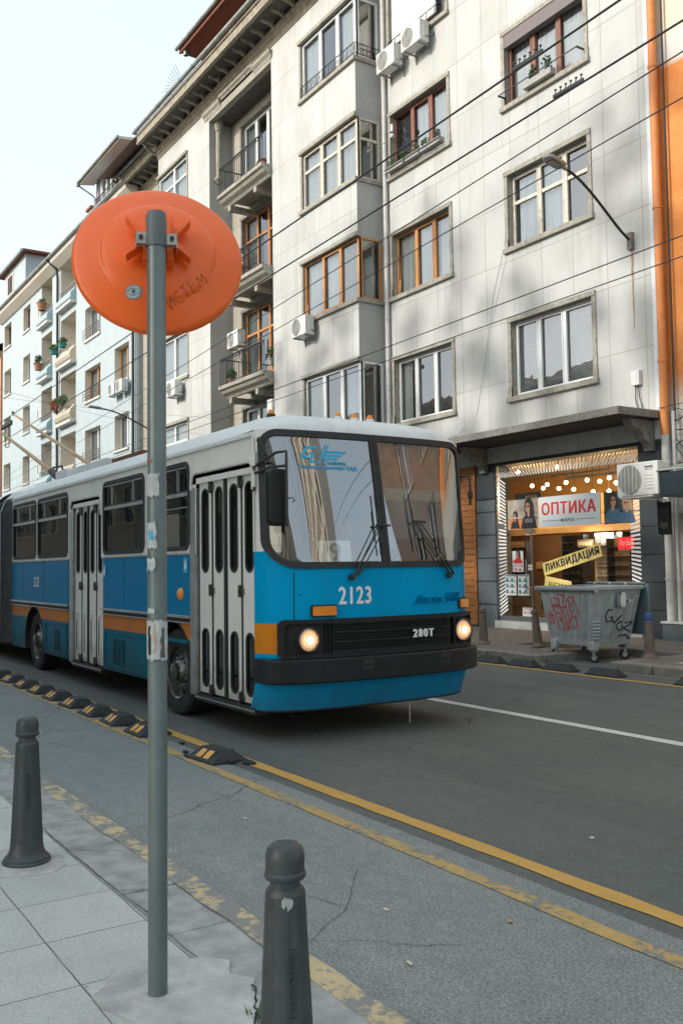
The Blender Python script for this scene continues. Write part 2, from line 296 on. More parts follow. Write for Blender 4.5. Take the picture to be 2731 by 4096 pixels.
# ------------------------------------------------------------------ mesh builder
ORG = {}
class MB:
    def __init__(s, m=None): s.v = []; s.f = []; s.mi = []; s.ms = []; s.sm = []; s.cur = 0; s.smooth = False; s.cuts = []; s.use(m) if m else None
    def use(s, m):
        if m not in s.ms: s.ms.append(m)
        s.cur = s.ms.index(m); return s
    def add(s, vs, fs):
        o = len(s.v); s.v += [tuple(p) for p in vs]
        for f in fs: s.f.append([o+i for i in f]); s.mi.append(s.cur); s.sm.append(s.smooth)
        return s
    def cut(s):
        '''start a new piece: build() makes one object of each piece'''
        if len(s.f) and (not s.cuts or s.cuts[-1] != len(s.f)): s.cuts.append(len(s.f))
        return s
    def box(s, x0, x1, y0, y1, z0, z1, M=None):
        vs = [(x, y, z) for x in (x0, x1) for y in (y0, y1) for z in (z0, z1)]
        if M: vs = [M @ Vector(p) for p in vs]
        return s.add(vs, [(0, 1, 3, 2), (4, 6, 7, 5), (0, 4, 5, 1), (2, 3, 7, 6), (0, 2, 6, 4), (1, 5, 7, 3)])
    def quad(s, a, b, c, d): return s.add([a, b, c, d], [(0, 1, 2, 3)])
    def tube(s, path, r, n=8, caps=True, r1=None):
        P = [Vector(p) for p in path]; k = len(P); rings = []
        up = Vector((0, 0, 1)); vs = []; fs = []
        prev = None
        for i, p in enumerate(P):
            d = (P[min(i+1, k-1)] - P[max(i-1, 0)]).normalized()
            a = prev if prev else (up.cross(d) if abs(d.z) < .95 else Vector((1, 0, 0)).cross(d))
            a = (a - d*a.dot(d)).normalized(); prev = a; b = d.cross(a)
            rr = r[i] if isinstance(r, (list, tuple)) else (r if r1 is None else r + (r1-r)*i/max(1, k-1))
            for j in range(n):
                t = 2*math.pi*j/n; vs.append(p + (a*math.cos(t) + b*math.sin(t))*rr)
        for i in range(k-1):
            for j in range(n): fs.append((i*n+j, i*n+(j+1) % n, (i+1)*n+(j+1) % n, (i+1)*n+j))
        if caps: fs += [tuple(range(n-1, -1, -1)), tuple((k-1)*n+j for j in range(n))]
        sm = s.smooth; s.smooth = n > 6; s.add(vs, fs); s.smooth = sm; return s
    def lathe(s, prof, c=(0, 0, 0), n=24, M=None, ang=2*math.pi):
        vs = []; fs = []; k = len(prof); cl = abs(ang-2*math.pi) < 1e-6; m = n if cl else n+1
        for r, z in prof:
            for j in range(m):
                t = ang*j/n; p = Vector((r*math.cos(t), r*math.sin(t), z))
                p = M @ p if M else p; vs.append(p + Vector(c))
        for i in range(k-1):
            for j in range(n if cl else n):
                j2 = (j+1) % m; fs.append((i*m+j, i*m+j2, (i+1)*m+j2, (i+1)*m+j))
        sm = s.smooth; s.smooth = True; s.add(vs, fs); s.smooth = sm; return s
    def poly(s, pts, fn, w0, w1):
        n = len(pts); vs = [fn(u, v, w0) for u, v in pts] + [fn(u, v, w1) for u, v in pts]
        fs = [tuple(range(n-1, -1, -1)), tuple(range(n, 2*n))] + [(i, (i+1) % n, n+(i+1) % n, n+i) for i in range(n)]
        return s.add(vs, fs)
    def ring(s, A, B, fn, w0, w1):
        """frame between outer loop A and inner loop B (same count), thickness w0..w1"""
        n = len(A); vs = [fn(u, v, w) for w in (w0, w1) for L in (A, B) for u, v in L]
        fs = []
        for i in range(n):
            j = (i+1) % n
            fs += [(2*n+i, 2*n+j, 3*n+j, 3*n+i), (i, j, 2*n+j, 2*n+i), (n+i, 3*n+i, 3*n+j, n+j)]
        return s.add(vs, fs)
    def grid(s, fn, us, vs_):
        V = [fn(u, v) for v in vs_ for u in us]; n = len(us)
        F = [(j*n+i, j*n+i+1, (j+1)*n+i+1, (j+1)*n+i) for j in range(len(vs_)-1) for i in range(n-1)]
        return s.add(V, F)
    def build(s, name, parent=None, bevel=0, loc=None, recalc=True):
        if s.cuts:
            out = []; st = [0]+[c for c in s.cuts if c < len(s.f)]+[len(s.f)]
            for a, b in zip(st[:-1], st[1:]):
                q = MB(); used = sorted({i for f in s.f[a:b] for i in f}); mp = {i: k for k, i in enumerate(used)}; q.v = [s.v[i] for i in used]; q.f = [[mp[i] for i in f] for f in s.f[a:b]]; q.sm = s.sm[a:b]
                um = sorted(set(s.mi[a:b])); q.ms = [s.ms[i] for i in um]; q.mi = [um.index(i) for i in s.mi[a:b]]; out.append(q.build(name, parent, bevel, loc, recalc))
            return out[0]
        me = bpy.data.meshes.new(name)
        o = Vector(loc) if loc is not None else (ORG.get(parent.name, Vector()) if parent else Vector())
        me.from_pydata([tuple(Vector(p)-o) for p in s.v], [], s.f)
        for m in s.ms: me.materials.append(MATS[m])
        for i, p in enumerate(me.polygons): p.material_index = s.mi[i]; p.use_smooth = s.sm[i]
        me.update()
        if any(s.sm): me.set_sharp_from_angle(angle=R(38))
        if recalc:
            bm = bmesh.new(); bm.from_mesh(me); bmesh.ops.recalc_face_normals(bm, faces=bm.faces); bm.to_mesh(me); bm.free()
        ob = bpy.data.objects.new(name, me); COL.objects.link(ob)
        if parent: ob.parent = parent; ORG[ob.name] = o
        elif loc is not None: ob.location = o; ORG[ob.name] = o
        if bevel:
            b = ob.modifiers.new('bevel', 'BEVEL'); b.width = bevel; b.segments = 2; b.limit_method = 'ANGLE'; b.angle_limit = R(40)
        return ob
def thing(name, label, cat, loc=(0, 0, 0), rz=0, group=None):
    o = bpy.data.objects.new(name, None); COL.objects.link(o); o.location = loc; o.rotation_euler = (0, 0, rz); o.empty_display_size = .1
    o['label'] = label; o['category'] = cat
    if group: o['group'] = group
    ORG[o.name] = Vector() if rz else Vector(loc)
    return o
def tag(o, label, cat, group=None):
    o['label'] = label; o['category'] = cat
    if group: o['group'] = group
    return o
def struct(o, kind='structure'): o['kind'] = kind; return o
def dup(root, loc, rz=None, label=None, group=None):
    r = root.copy(); COL.objects.link(r); r.location = loc
    if rz is not None: r.rotation_euler = (0, 0, rz)
    if label: r['label'] = label
    if group: r['group'] = group
    for ch in list(root.children):
        c = ch.copy(); COL.objects.link(c); c.parent = r
        for g in list(ch.children):
            d = g.copy(); COL.objects.link(d); d.parent = c
    return r
def rrect(u0, u1, v0, v1, r, n=5, m=1):
    """rounded rectangle loop + matching square loop"""
    A = []; B = []
    for cu, cv, a0 in ((u1-r, v0+r, -90), (u1-r, v1-r, 0), (u0+r, v1-r, 90), (u0+r, v0+r, 180)):
        for i in range(n+1):
            a = R(a0 + 90*i/n); c, s_ = math.cos(a), math.sin(a); k = 1/max(abs(c), abs(s_))
            A.append((cu+r*c, cv+r*s_)); B.append((cu+r*c*k, cv+r*s_*k))
        if m > 1:
            nx = {-90: (u1, v1-r), 0: (u0+r, v1), 90: (u0, v0+r), 180: (u1-r, v0)}[a0]
            p = A[-1]
            for i in range(1, m): q = (p[0]+(nx[0]-p[0])*i/m, p[1]+(nx[1]-p[1])*i/m); A.append(q); B.append(q)
    return A, B
def wall_holes(mb, u0, u1, v0, v1, holes, fn):
    us = sorted({u0, u1} | {max(u0, min(u1, h[k])) for h in holes for k in (0, 1)}); vs = sorted({v0, v1} | {max(v0, min(v1, h[k])) for h in holes for k in (2, 3)})
    for i in range(len(us)-1):
        for j in range(len(vs)-1):
            cu, cv = (us[i]+us[i+1])/2, (vs[j]+vs[j+1])/2
            if any(h[0] < cu < h[1] and h[2] < cv < h[3] for h in holes): continue
            mb.quad(fn(us[i], vs[j]), fn(us[i+1], vs[j]), fn(us[i+1], vs[j+1]), fn(us[i], vs[j+1]))
def text_mesh(name, s, box, fn, m, parent=None, depth=.002, off=0.0, shear=0, bold=0.0, loc=None, space=1.0):
    """lettering fitted into box=(u0,u1,v0,v1) and mapped by fn(u,v,w)"""
    cu = bpy.data.curves.new(name, 'FONT'); cu.body = s; cu.extrude = .02; cu.offset = off; cu.shear = shear; cu.resolution_u = 3; cu.space_character = space
    t = bpy.data.objects.new(name, cu); COL.objects.link(t); bpy.context.view_layer.update()
    me = bpy.data.meshes.new_from_object(t); bpy.data.objects.remove(t); bpy.data.curves.remove(cu)
    xs = [v.co.x for v in me.vertices]; ys = [v.co.y for v in me.vertices]
    a, b, c, d = min(xs), max(xs), min(ys), max(ys); u0, u1, v0, v1 = box
    o = ORG.get(parent.name, Vector()) if parent else (Vector(loc) if loc is not None else Vector())
    if bold:   # heavier strokes: the outline repeated slightly to either side
        V = [v.co.copy() for v in me.vertices]; F = [list(p.vertices) for p in me.polygons]; n_ = len(V); bw = bold*(d-c)
        me = bpy.data.meshes.new(name); VV = []; FF = []
        for k, (dx, dy) in enumerate(((0, 0), (-1, 0), (1, 0), (-.6, .5), (.6, -.5), (.6, .5), (-.6, -.5))): VV += [(v.x+dx*bw, v.y+dy*bw, v.z-.0008*k) for v in V]; FF += [[i+k*n_ for i in f] for f in F]
        me.from_pydata(VV, [], FF); a -= bw; b += bw; c -= bw*.5; d += bw*.5
    for v in me.vertices:
        u = u0+(v.co.x-a)/(b-a)*(u1-u0); w_ = v0+(v.co.y-c)/(d-c)*(v1-v0)
        v.co = Vector(fn(u, w_, (v.co.z+.02)/.04*depth)) - o
    me.materials.append(MATS[m]); ob = bpy.data.objects.new(name, me); COL.objects.link(ob)
    if parent: ob.parent = parent; ORG[ob.name] = o
    elif loc is not None: ob.location = o; ORG[ob.name] = o
    return ob
def leaves(mb, c, rad, n, size, seed=1, flat=1.0, mats=('leaf_green', 'leaf_dark')):
    rn = random.Random(seed)
    for i in range(n):
        d = Vector((rn.gauss(0, 1), rn.gauss(0, 1), rn.gauss(0, 1))).normalized()*(rn.random()**.5)
        p = Vector(c) + Vector((d.x*rad[0], d.y*rad[1], d.z*rad[2]))
        a = Vector((rn.gauss(0, 1), rn.gauss(0, 1), rn.gauss(0, 1))).normalized(); b = a.orthogonal().normalized(); s = size*rn.uniform(.6, 1.3)
        a *= s; b *= s*.45
        mb.use(mats[rn.randrange(len(mats))]); mb.add([p-a, p+b, p+a*1.0, p-b], [(0, 1, 2, 3)])
# ================================================================== GROUND
def sheet(name, x0, x1, y0, y1, z, m, kind='structure'):
    mb = MB(m); mb.quad((x0, y0, z), (x1, y0, z), (x1, y1, z), (x0, y1, z)); return struct(mb.build(name, loc=(0, 0, 0)), kind)
sheet('ground', -900, 900, -900, 900, -.02, 'asphalt_old')
sheet('road', -400, 300, 3.48, 11.25, 0, 'asphalt')
sheet('cycle_path', -400, 300, 1.86, 3.48, 0.001, 'asphalt_cycle')
mb = MB('asphalt'); mb.quad((-11.42, 11.2, .0), (-9.9, 11.2, .0), (-9.9, 13.25, .0), (-11.42, 13.25, .0)); struct(mb.build('road_bay', loc=(0, 0, 0)))
def line(name, x0, x1, y0, y1, m, z=.005, wob=.008, nseg=None, seed=0):
    rn = random.Random(seed); k = nseg or max(2, int((x1-x0)/.25)); mb = MB(m); vs = []; fs = []
    for i in range(k+1):
        x = x0+(x1-x0)*i/k; vs += [(x, y0+rn.uniform(-wob, wob), z), (x, y1+rn.uniform(-wob, wob), z)]
    fs = [(2*i, 2*i+2, 2*i+3, 2*i+1) for i in range(k)]
    mb.add(vs, fs); return struct(mb.build(name, loc=(0, 0, 0)))
line('yellow_line_road', -60, 8, 3.59, 3.71, 'paint_yellow', seed=1)
line('yellow_line_cycle', -60, 8, 3.225, 3.325, 'paint_yellow_worn', seed=2)
line('kerb_paint', -60, 8, 1.90, 2.025, 'paint_kerb', .034, .014, seed=3)
line('white_line', -60, 8, 7.09, 7.23, 'paint_white', seed=4)
line('yellow_line_far', -60, 8, 10.36, 10.47, 'paint_yellow', seed=5)
line('yellow_line_far_kerb', -60, 8, 11.0, 11.10, 'paint_faint', seed=6)
# near pavement: slabs, edge strip, kerb
sheet('pavement', -120, 60, -9, 1.61, .030, 'slab_paving')
mb = MB('kerb_near'); rn = random.Random(5)
x = -60
while x < 12:
    L = rn.choice([.62, .75, .9]); mb.box(x+.004, x+L-.004, 1.615, 1.985+rn.uniform(-.012, .012), -.1, .030+rn.uniform(-.003, .003)); x += L
struct(mb.build('kerb', bevel=.008, loc=(0, 0, 0)))
# concrete patch round the pole foot
rn = random.Random(11); mb = MB('concrete_patch')
c = Vector((-3.42, 1.43, 0)); n = 26
out = [(c.x+(.36+rn.uniform(-.05, .05))*math.cos(2*math.pi*i/n)*1.15, min(1.80, c.y+(.27+rn.uniform(-.04, .04))*math.sin(2*math.pi*i/n))) for i in range(n)]
mb.poly(out, lambda u, v, w: Vector((u, v, w)), .0, .037); struct(mb.build('pavement_patch', loc=(0, 0, 0)))
rn = random.Random(3); mb = MB('concrete_patch'); n = 20
out = [(-5.38+(.24+rn.uniform(-.03, .04))*math.cos(2*math.pi*i/n), 1.36+(.19+rn.uniform(-.02, .03))*math.sin(2*math.pi*i/n)) for i in range(n)]
mb.poly(out, lambda u, v, w: Vector((u, v, w)), .0, .035); struct(mb.build('pavement_patch', loc=(0, 0, 0)))
# far pavement with the bin bay cut in, kerb stones round it
mb = MB('small_paving'); z = .13
for a in ((-400, -11.42, 11.25, 15.6), (-11.42, -9.9, 13.25, 15.6), (-9.9, 60, 11.45, 15.6)):
    mb.quad((a[0], a[2], z), (a[1], a[2], z), (a[1], a[3], z), (a[0], a[3], z))
struct(mb.build('pavement_far', loc=(0, 0, 0)))
mb = MB('kerb_stone'); rn = random.Random(8)
x = -70
while x < -11.5:
    L = min(rn.choice([.5, .7, .9]), -11.36-x); mb.box(x+.005, x+L-.005, 11.05+rn.uniform(-.01, .01), 11.27, -.1, .136+rn.uniform(-.006, .004)); x += L
x = -9.95
while x < 20:
    L = rn.choice([.8, 1.0]); mb.box(x+.005, x+L-.005, 11.18+rn.uniform(-.01, .01), 11.47, -.1, .137); x += L
mb.box(-11.5, -11.36, 11.28, 13.3, -.1, .136); mb.box(-9.97, -9.82, 11.48, 13.3, -.1, .136); mb.box(-11.35, -9.98, 13.18, 13.32, -.1, .136)
struct(mb.build('kerb_far', bevel=.02, loc=(0, 0, 0)))
# dark grate in the far pavement and light tactile slab
mb = MB('crack_dark'); mb.quad((-13.3, 12.4, .135), (-12.0, 12.4, .135), (-12.0, 13.1, .135), (-13.3, 13.1, .135)); struct(mb.build('pavement_grate', loc=(0, 0, 0)))
mb = MB('concrete_patch'); mb.quad((-9.2, 11.75, .135), (-7.2, 11.75, .135), (-7.2, 12.5, .135), (-9.2, 12.5, .135)); struct(mb.build('pavement_slab', loc=(0, 0, 0)))

# ================================================================== FACADE WINDOWS
FRM = {'w': 'frame_white', 'o': 'frame_old', 'r': 'frame_redwood', 'b': 'frame_orange', 'd': 'frame_wood'}
def window(par, x0, x1, z0, z1, Y, frame='w', mull=(1/3, 2/3), transom=None, curt=('curtain_white',), blind=False, sill=True, surround=.11,
           trim='trim_stone', rec=.2, fw=.055, opened=None, lab=None, wrap=0, wide=.07, sashes=True, room='room_dark', dep=.75, cfr=None):
    """window = stone surround + reveals; children frame, pane, sill, curtain or blind. wrap=+1/-1: corner window turning round the block's right/left edge"""
    W = MB(trim); fn = lambda u, v, w: Vector((u, Y-w, v)); s = surround
    xl, xr = (x0 - s if wrap >= 0 else x0), (x1 + s if wrap <= 0 else x1)
    if s:
        if wrap >= 0: W.box(x0-s, x0, Y-.03, Y+.01, z0, z1)
        if wrap <= 0: W.box(x1, x1+s, Y-.03, Y+.01, z0, z1)
        W.box(xl, xr + (.06 if wrap > 0 else 0), Y-(.05 if not wrap else .1), Y+.01, z1, z1+s)
        if not wrap: W.box(x0-s-.015, x0, Y-.045, Y+.01, z0, z0+.22); W.box(x1, x1+s+.015, Y-.045, Y+.01, z0, z0+.22)
    d = rec
    if wrap >= 0: W.quad((x0, Y, z0), (x0, Y+d, z0), (x0, Y+d, z1), (x0, Y, z1))
    if wrap <= 0: W.quad((x1, Y, z0), (x1, Y+d, z0), (x1, Y+d, z1), (x1, Y, z1))
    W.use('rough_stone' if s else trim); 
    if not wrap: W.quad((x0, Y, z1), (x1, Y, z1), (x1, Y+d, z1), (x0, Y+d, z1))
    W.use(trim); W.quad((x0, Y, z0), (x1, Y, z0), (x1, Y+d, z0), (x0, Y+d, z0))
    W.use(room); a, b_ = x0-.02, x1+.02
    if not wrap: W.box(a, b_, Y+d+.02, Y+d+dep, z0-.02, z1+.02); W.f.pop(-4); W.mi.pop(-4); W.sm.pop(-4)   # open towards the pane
    else:
        W.box(x0+.002, x1-.002, Y+.86, Y+.9, z0-.02, z1+.02); xo = x0 if wrap > 0 else x1; W.quad((xo, Y+d, z0), (xo, Y+.86, z0), (xo, Y+.86, z1), (xo, Y+d, z1))
        for zz in (z0-.005, z1+.005): W.quad((x0, Y+.01, zz), (x1-.003, Y+.01, zz), (x1-.003, Y+.86, zz), (x0, Y+.86, zz))
    wo_ = W.build('window', par, recalc=False)
    if lab: wo_['label'] = lab
    F = MB(FRM[frame]); yf = Y+d*.72; dp = .06
    if wrap: yf = Y+.05
    F.box(x0, x1, yf, yf+dp, z0, z0+fw); F.box(x0, x1, yf, yf+dp, z1-fw, z1)
    xs = [x0] + [x0+(x1-x0)*m for m in mull] + [x1]
    F.box(x0, x0+fw, yf+.001, yf+dp, z0+fw, z1-fw); F.box(x1-fw, x1, yf+.001, yf+dp, z0+fw, z1-fw)
    for m in mull: xm = x0+(x1-x0)*m; F.box(xm-wide/2, xm+wide/2, yf-.012, yf+dp, z0+fw, z1-fw)
    zt = z0+(z1-z0)*transom if transom else None
    if zt: F.box(x0+fw, x1-fw, yf-.006, yf+dp-.004, zt-.04, zt+.04)
    if sashes:
        for i in range(len(xs)-1):
            a, b_ = xs[i]+fw, xs[i+1]-(fw if i == len(xs)-2 else wide/2)
            if i: a = xs[i]+wide/2
            if (i+int(x0*3)) % 2 == 0 or frame in 'ow':
                F.box(a+.003, a+.035, yf-.02, yf+.03, z0+fw+.004, z1-fw-.004); F.box(b_-.035, b_-.003, yf-.02, yf+.03, z0+fw+.004, z1-fw-.004)
                F.box(a+.035, b_-.035, yf-.018, yf+.03, z0+fw+.004, z0+fw+.04); F.box(a+.035, b_-.035, yf-.018, yf+.03, z1-fw-.04, z1-fw-.004)
    P = MB('glass_win'); 
    P.quad((x0+fw, yf+.04, z0+fw), (x1-fw, yf+.04, z0+fw), (x1-fw, yf+.04, z1-fw), (x0+fw, yf+.04, z1-fw))
    if wrap:
        xe = x1 if wrap > 0 else x0; i_ = -wrap
        yb = Y+.88-.07
        F.box(min(xe, xe+i_*.11), max(xe, xe+i_*.11), Y+.045, Y+.16, z0, z1)
        F.box(min(xe-i_*.004, xe+i_*.06), max(xe-i_*.004, xe+i_*.06), yb-.06, yb, z0, z1)
        for zz in (z0, z1-fw): F.box(min(xe-i_*.002, xe+i_*.06), max(xe-i_*.002, xe+i_*.06), Y+.16, yb-.06, zz, zz+fw)
        if zt: F.box(min(xe, xe+i_*.06), max(xe, xe+i_*.06), Y+.16, yb-.06, zt-.04, zt+.04)
        P.quad((xe+i_*.03, Y+.16, z0+fw), (xe+i_*.03, yb-.06, z0+fw), (xe+i_*.03, yb-.06, z1-fw), (xe+i_*.03, Y+.16, z1-fw))
    F.build('frame', wo_); P.build('pane', wo_)
    if sill:
        S = MB('trim_stone' if s else 'pipe_white'); sx0, sx1 = (x0-s-.04 if wrap >= 0 else x0-.06), (x1+s+.04 if wrap <= 0 else x1+.06)
        S.box(sx0, sx1, Y-.09, Y+.14, z0-.12, z0-.002)
        if wrap > 0: S.box(x1-.1, x1+.06, Y+.14, Y+.88, z0-.12, z0-.002)
        S.build('sill', wo_, bevel=.006)
    rn = random.Random(int(x0*17+z0*31))
    if blind:
        B = MB('blind_white'); yb_ = yf+.10; k = 0; zz = z1-fw-.02
        while zz > z0+fw: B.quad((x0+fw, yb_, zz), (x1-fw, yb_, zz), (x1-fw, yb_-.02, zz-.02), (x0+fw, yb_-.02, zz-.02)); zz -= .034
        B.build('blind', wo_)
    elif curt:
        for i, (a, b_) in enumerate(zip(xs[:-1], xs[1:])):
            cm = curt[i % len(curt)]
            if not cm: continue
            if cfr: u0, u1 = a+(b_-a)*cfr[i % len(cfr)][0], a+(b_-a)*cfr[i % len(cfr)][1]
            else: u0, u1 = a+fw, b_-fw
            C = MB(cm); C.smooth = True; ph = rn.random()*6; k = max(6, int((u1-u0)/.02))
            C.grid(lambda u, v: Vector((u, yf+.14+.03*math.sin(u*41+ph)+.014*math.sin(u*17+1.3*ph), v)), [u0+(u1-u0)*q/k for q in range(k+1)], [z0+.02, (z0+z1)/2, z1-.03]); C.build('curtain', wo_)
    if opened is not None:
        O = MB(FRM[frame]); a, b_ = xs[opened]+fw, xs[opened+1]-.03; t_ = .12
        Mx = Matrix.Translation((0, yf, z0+.06)) @ Matrix.Rotation(R(-5), 4, 'X')
        for q in ((a, a+.05, z0+.06, z1-.06), (b_-.05, b_, z0+.06, z1-.06), (a, b_, z0+.06, z0+.11), (a, b_, z1-.11, z1-.06)):
            O.box(q[0], q[1], .0, .05, q[2]-z0-.06, q[3]-z0-.06, Mx)
        O.build('sash', wo_)
    return wo_

# ================================================================== GREY STONE APARTMENT BUILDING
YM, YB = 15.3, 14.42
gb = thing('apartment_building', 'pale stone-slab apartment building with grey bay blocks and a bracketed cornice, behind the trolleybus', 'building', (-24, 15.3, 0))
ROWS = [(5.60, 7.40), (9.20, 10.97), (12.68, 14.45), (16.22, 18.0)]
ROW5 = (19.7, 21.4)
Rm = [(-16.30, -13.78) + r for r in ROWS]
Mm = [(-21.03, -18.50) + r for r in ROWS]
wl = MB('stone_slab'); FM = lambda u, v: Vector((u, YM, v))
wall_holes(wl, -21.5, -12.08, 4.10, 18.9, Rm+Mm, FM); wl.cut()
wall_holes(wl, -26.5, -21.5, 4.10, 6.6, [], FM)
wl.build('wall', gb)
wl = MB('stone_slab'); wl.quad((-12.08, YM, 4.1), (-12.08, 28, 4.1), (-12.08, 28, 18.9), (-12.08, YM, 18.9)); wl.build('wall', gb)
# projecting blocks
B1 = [(-24.52, -21.5) + r for r in ROWS]
wb = MB('stone_slab_block'); FB = lambda u, v: Vector((u, YB, v))
wall_holes(wb, -26.5, -21.5, 4.0, 18.9, B1, FB)
B2 = [(-36.5, -33.50) + r for r in ROWS]
wb.cut(); wall_holes(wb, -36.5, -31.4, 4.0, 18.9, B2, FB)
wb.build('wall', gb)
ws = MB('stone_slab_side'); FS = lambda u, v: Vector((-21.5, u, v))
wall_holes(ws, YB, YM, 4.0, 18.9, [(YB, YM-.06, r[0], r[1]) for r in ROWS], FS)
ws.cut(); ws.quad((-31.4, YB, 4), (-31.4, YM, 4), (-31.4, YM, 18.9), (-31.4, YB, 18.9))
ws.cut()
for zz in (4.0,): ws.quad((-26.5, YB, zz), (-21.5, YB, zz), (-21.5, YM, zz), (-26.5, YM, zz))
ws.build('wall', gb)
wc = MB('stone_slab_old'); LG = [(-30.45, -27.3, a-.75 if i else a, b+.02) for i, (a, b) in enumerate(ROWS)]
wall_holes(wc, -31.4, -26.5, 0, 18.9, LG, FM)
wc.cut(); wall_holes(wc, -40.7, -36.5, 0, 18.9, [(-39.8, -37.6) + r for r in ROWS], FM)
wc.build('wall', gb)
wc = MB('stone_slab_old'); wc.quad((-26.5, YB, 4), (-26.5, YM, 4), (-26.5, YM, 18.9), (-26.5, YB, 18.9)); wc.cut(); wc.quad((-36.5, YB, 4), (-36.5, YM, 4), (-36.5, YM, 18.9), (-36.5, YB, 18.9)); wc.build('wall', gb)
# right column of windows, bottom to top
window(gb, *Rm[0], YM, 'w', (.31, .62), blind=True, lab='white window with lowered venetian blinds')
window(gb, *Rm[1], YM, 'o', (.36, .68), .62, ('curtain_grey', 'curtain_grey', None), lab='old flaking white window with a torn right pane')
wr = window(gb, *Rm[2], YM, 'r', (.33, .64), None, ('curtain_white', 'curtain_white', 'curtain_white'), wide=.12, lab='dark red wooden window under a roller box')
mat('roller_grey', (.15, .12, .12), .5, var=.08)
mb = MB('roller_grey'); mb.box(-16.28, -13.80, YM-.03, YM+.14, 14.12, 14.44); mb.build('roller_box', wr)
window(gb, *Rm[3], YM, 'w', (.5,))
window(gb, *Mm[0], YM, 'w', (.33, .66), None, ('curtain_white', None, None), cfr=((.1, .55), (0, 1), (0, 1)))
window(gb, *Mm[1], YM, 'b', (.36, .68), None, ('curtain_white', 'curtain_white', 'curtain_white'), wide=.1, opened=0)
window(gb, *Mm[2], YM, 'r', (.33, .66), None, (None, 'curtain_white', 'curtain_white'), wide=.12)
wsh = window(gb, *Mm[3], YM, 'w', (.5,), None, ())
mb = MB('blind_white'); mb.box(-20.98, -19.0, YM+.06, YM+.10, 16.5, 17.98); mb.build('roller_shutter', wsh)
# block 1 corner windows
cw = [('w', None, ('curtain_tan', None, 'curtain_grey')), ('b', None, ('curtain_white', 'curtain_white', 'curtain_tan')), ('o', .66, ('curtain_white', 'curtain_white', 'curtain_white')), ('w', None, ('curtain_white', None, 'curtain_white'))]
for i, (f_, tr_, cu_) in enumerate(cw):
    window(gb, *B1[i], YB, f_, (.36, .68), tr_, cu_, wrap=1, wide=.09, opened=0 if i == 1 else None)
    mb = MB('curtain_tan'); mb.smooth = True; a, b_ = ROWS[i]
    mb.grid(lambda u, v: Vector((-21.72+.02*math.sin(u*55), u, v)), [YB+.2+.02*q for q in range(28)], [a+.05, b_-.05]); mb.build('corner_curtain', gb)
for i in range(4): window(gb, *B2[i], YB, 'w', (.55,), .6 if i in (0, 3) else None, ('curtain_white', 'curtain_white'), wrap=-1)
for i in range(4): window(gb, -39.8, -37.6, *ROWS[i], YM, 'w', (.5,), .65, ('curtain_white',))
# loggia windows (French doors) and balconies
for i, (x0, x1, z0, z1) in enumerate(LG):
    window(gb, x0, x1, z0, z1, YM, ['w', 'b', 'd', 'w'][i], (.30, .58), .66 if i in (1, 2) else None, ('curtain_grey', None, 'curtain_tan'), sill=False, wide=.10, trim='rough_stone', opened=2 if i == 1 else None)
def railing(mb, x0, x1, y, z0, h, step=.14, side=None):
    mb.use('metal_black'); mb.box(x0, x1, y-.02, y+.02, z0+h-.02, z0+h+.015); mb.box(x0, x1, y-.012, y+.012, z0+h-.13, z0+h-.115); mb.box(x0, x1, y-.012, y+.012, z0+.06, z0+.075)
    k = int((x1-x0)/step)
    for i in range(k+1):
        x = x0+(x1-x0)*i/k; mb.box(x-.008, x+.008, y-.008, y+.008, z0, z0+h)
        if i < k: xm = x+step/2; mb.add([(xm+.045*math.cos(a), y+dy, z0+h-.07+.045*math.sin(a)) for dy in (-.006, .006) for a in [j*math.pi/4 for j in range(8)]] , [(j, (j+1) % 8, 8+(j+1) % 8, 8+j) for j in range(8)])
    if side:
        for yy in [y+(side-y)*q/5 for q in range(6)]:
            mb.box(x0-.008, x0+.008, yy-.008, yy+.008, z0, z0+h)
        mb.box(x0-.02, x0+.02, y, side, z0+h-.02, z0+h+.015)
BAL = []
for i, zf in enumerate((None, 8.05, 11.55, 14.95)):
    if zf is None: continue
    yb0 = 14.05
    mb = MB('trim_stone'); pr = [(0, -.42), (.10, -.42), (.16, -.34), (.30, -.26), (.36, -.16), (.44, -.13), (.44, 0), (0, 0)]
    x0 = -29.9
    mb.poly([(u, v) for u, v in pr], lambda u, v, w: Vector((w, 14.46-u, zf+v)), x0, -26.52)
    mb.box(x0, -26.52, 14.46, YM, zf-.14, zf)
    mb.box(-29.6, -29.4, 14.3, YM, zf-.62, zf-.42); mb.box(-27.6, -27.4, 14.3, YM, zf-.62, zf-.42)
    o = mb.build('balcony', gb, bevel=.01)
    mb = MB('metal_black'); railing(mb, x0+.05, -26.55, yb0+.04, zf, .98, side=YM); mb.build('railing', o); BAL.append(zf)
# loggia lintel with quarter column and moulding under the cornice
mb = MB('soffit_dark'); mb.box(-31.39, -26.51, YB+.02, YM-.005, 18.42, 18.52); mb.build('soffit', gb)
mb = MB('trim_stone'); pr = [(0, -.26), (.03, -.26), (.06, -.18), (.14, -.10), (.16, 0), (0, 0)]
mb.poly(pr, lambda u, v, w: Vector((w, YB-u, 18.80+v)), -31.75, -30.3); mb.poly(pr, lambda u, v, w: Vector((w, YB-u, 18.80+v)), -27.7, -26.4)
mb.poly(pr, lambda u, v, w: Vector((w, YB-u*.8, 18.92+v*.6)), -30.299, -27.701); mb.box(-31.4, -26.5, YB-.02, YB+.2, 18.40, 18.66)
mb.build('moulding', gb)
mb = MB('trim_stone'); mb.lathe([(.02, 16.05), (.12, 16.15), (.17, 16.2), (.17, 16.26), (.10, 16.3), (.10, 18.05), (.14, 18.1), (.12, 18.16), (.17, 18.25), (.17, 18.42)], (-31.28, 14.75, 0), 16); mb.build('column', gb)
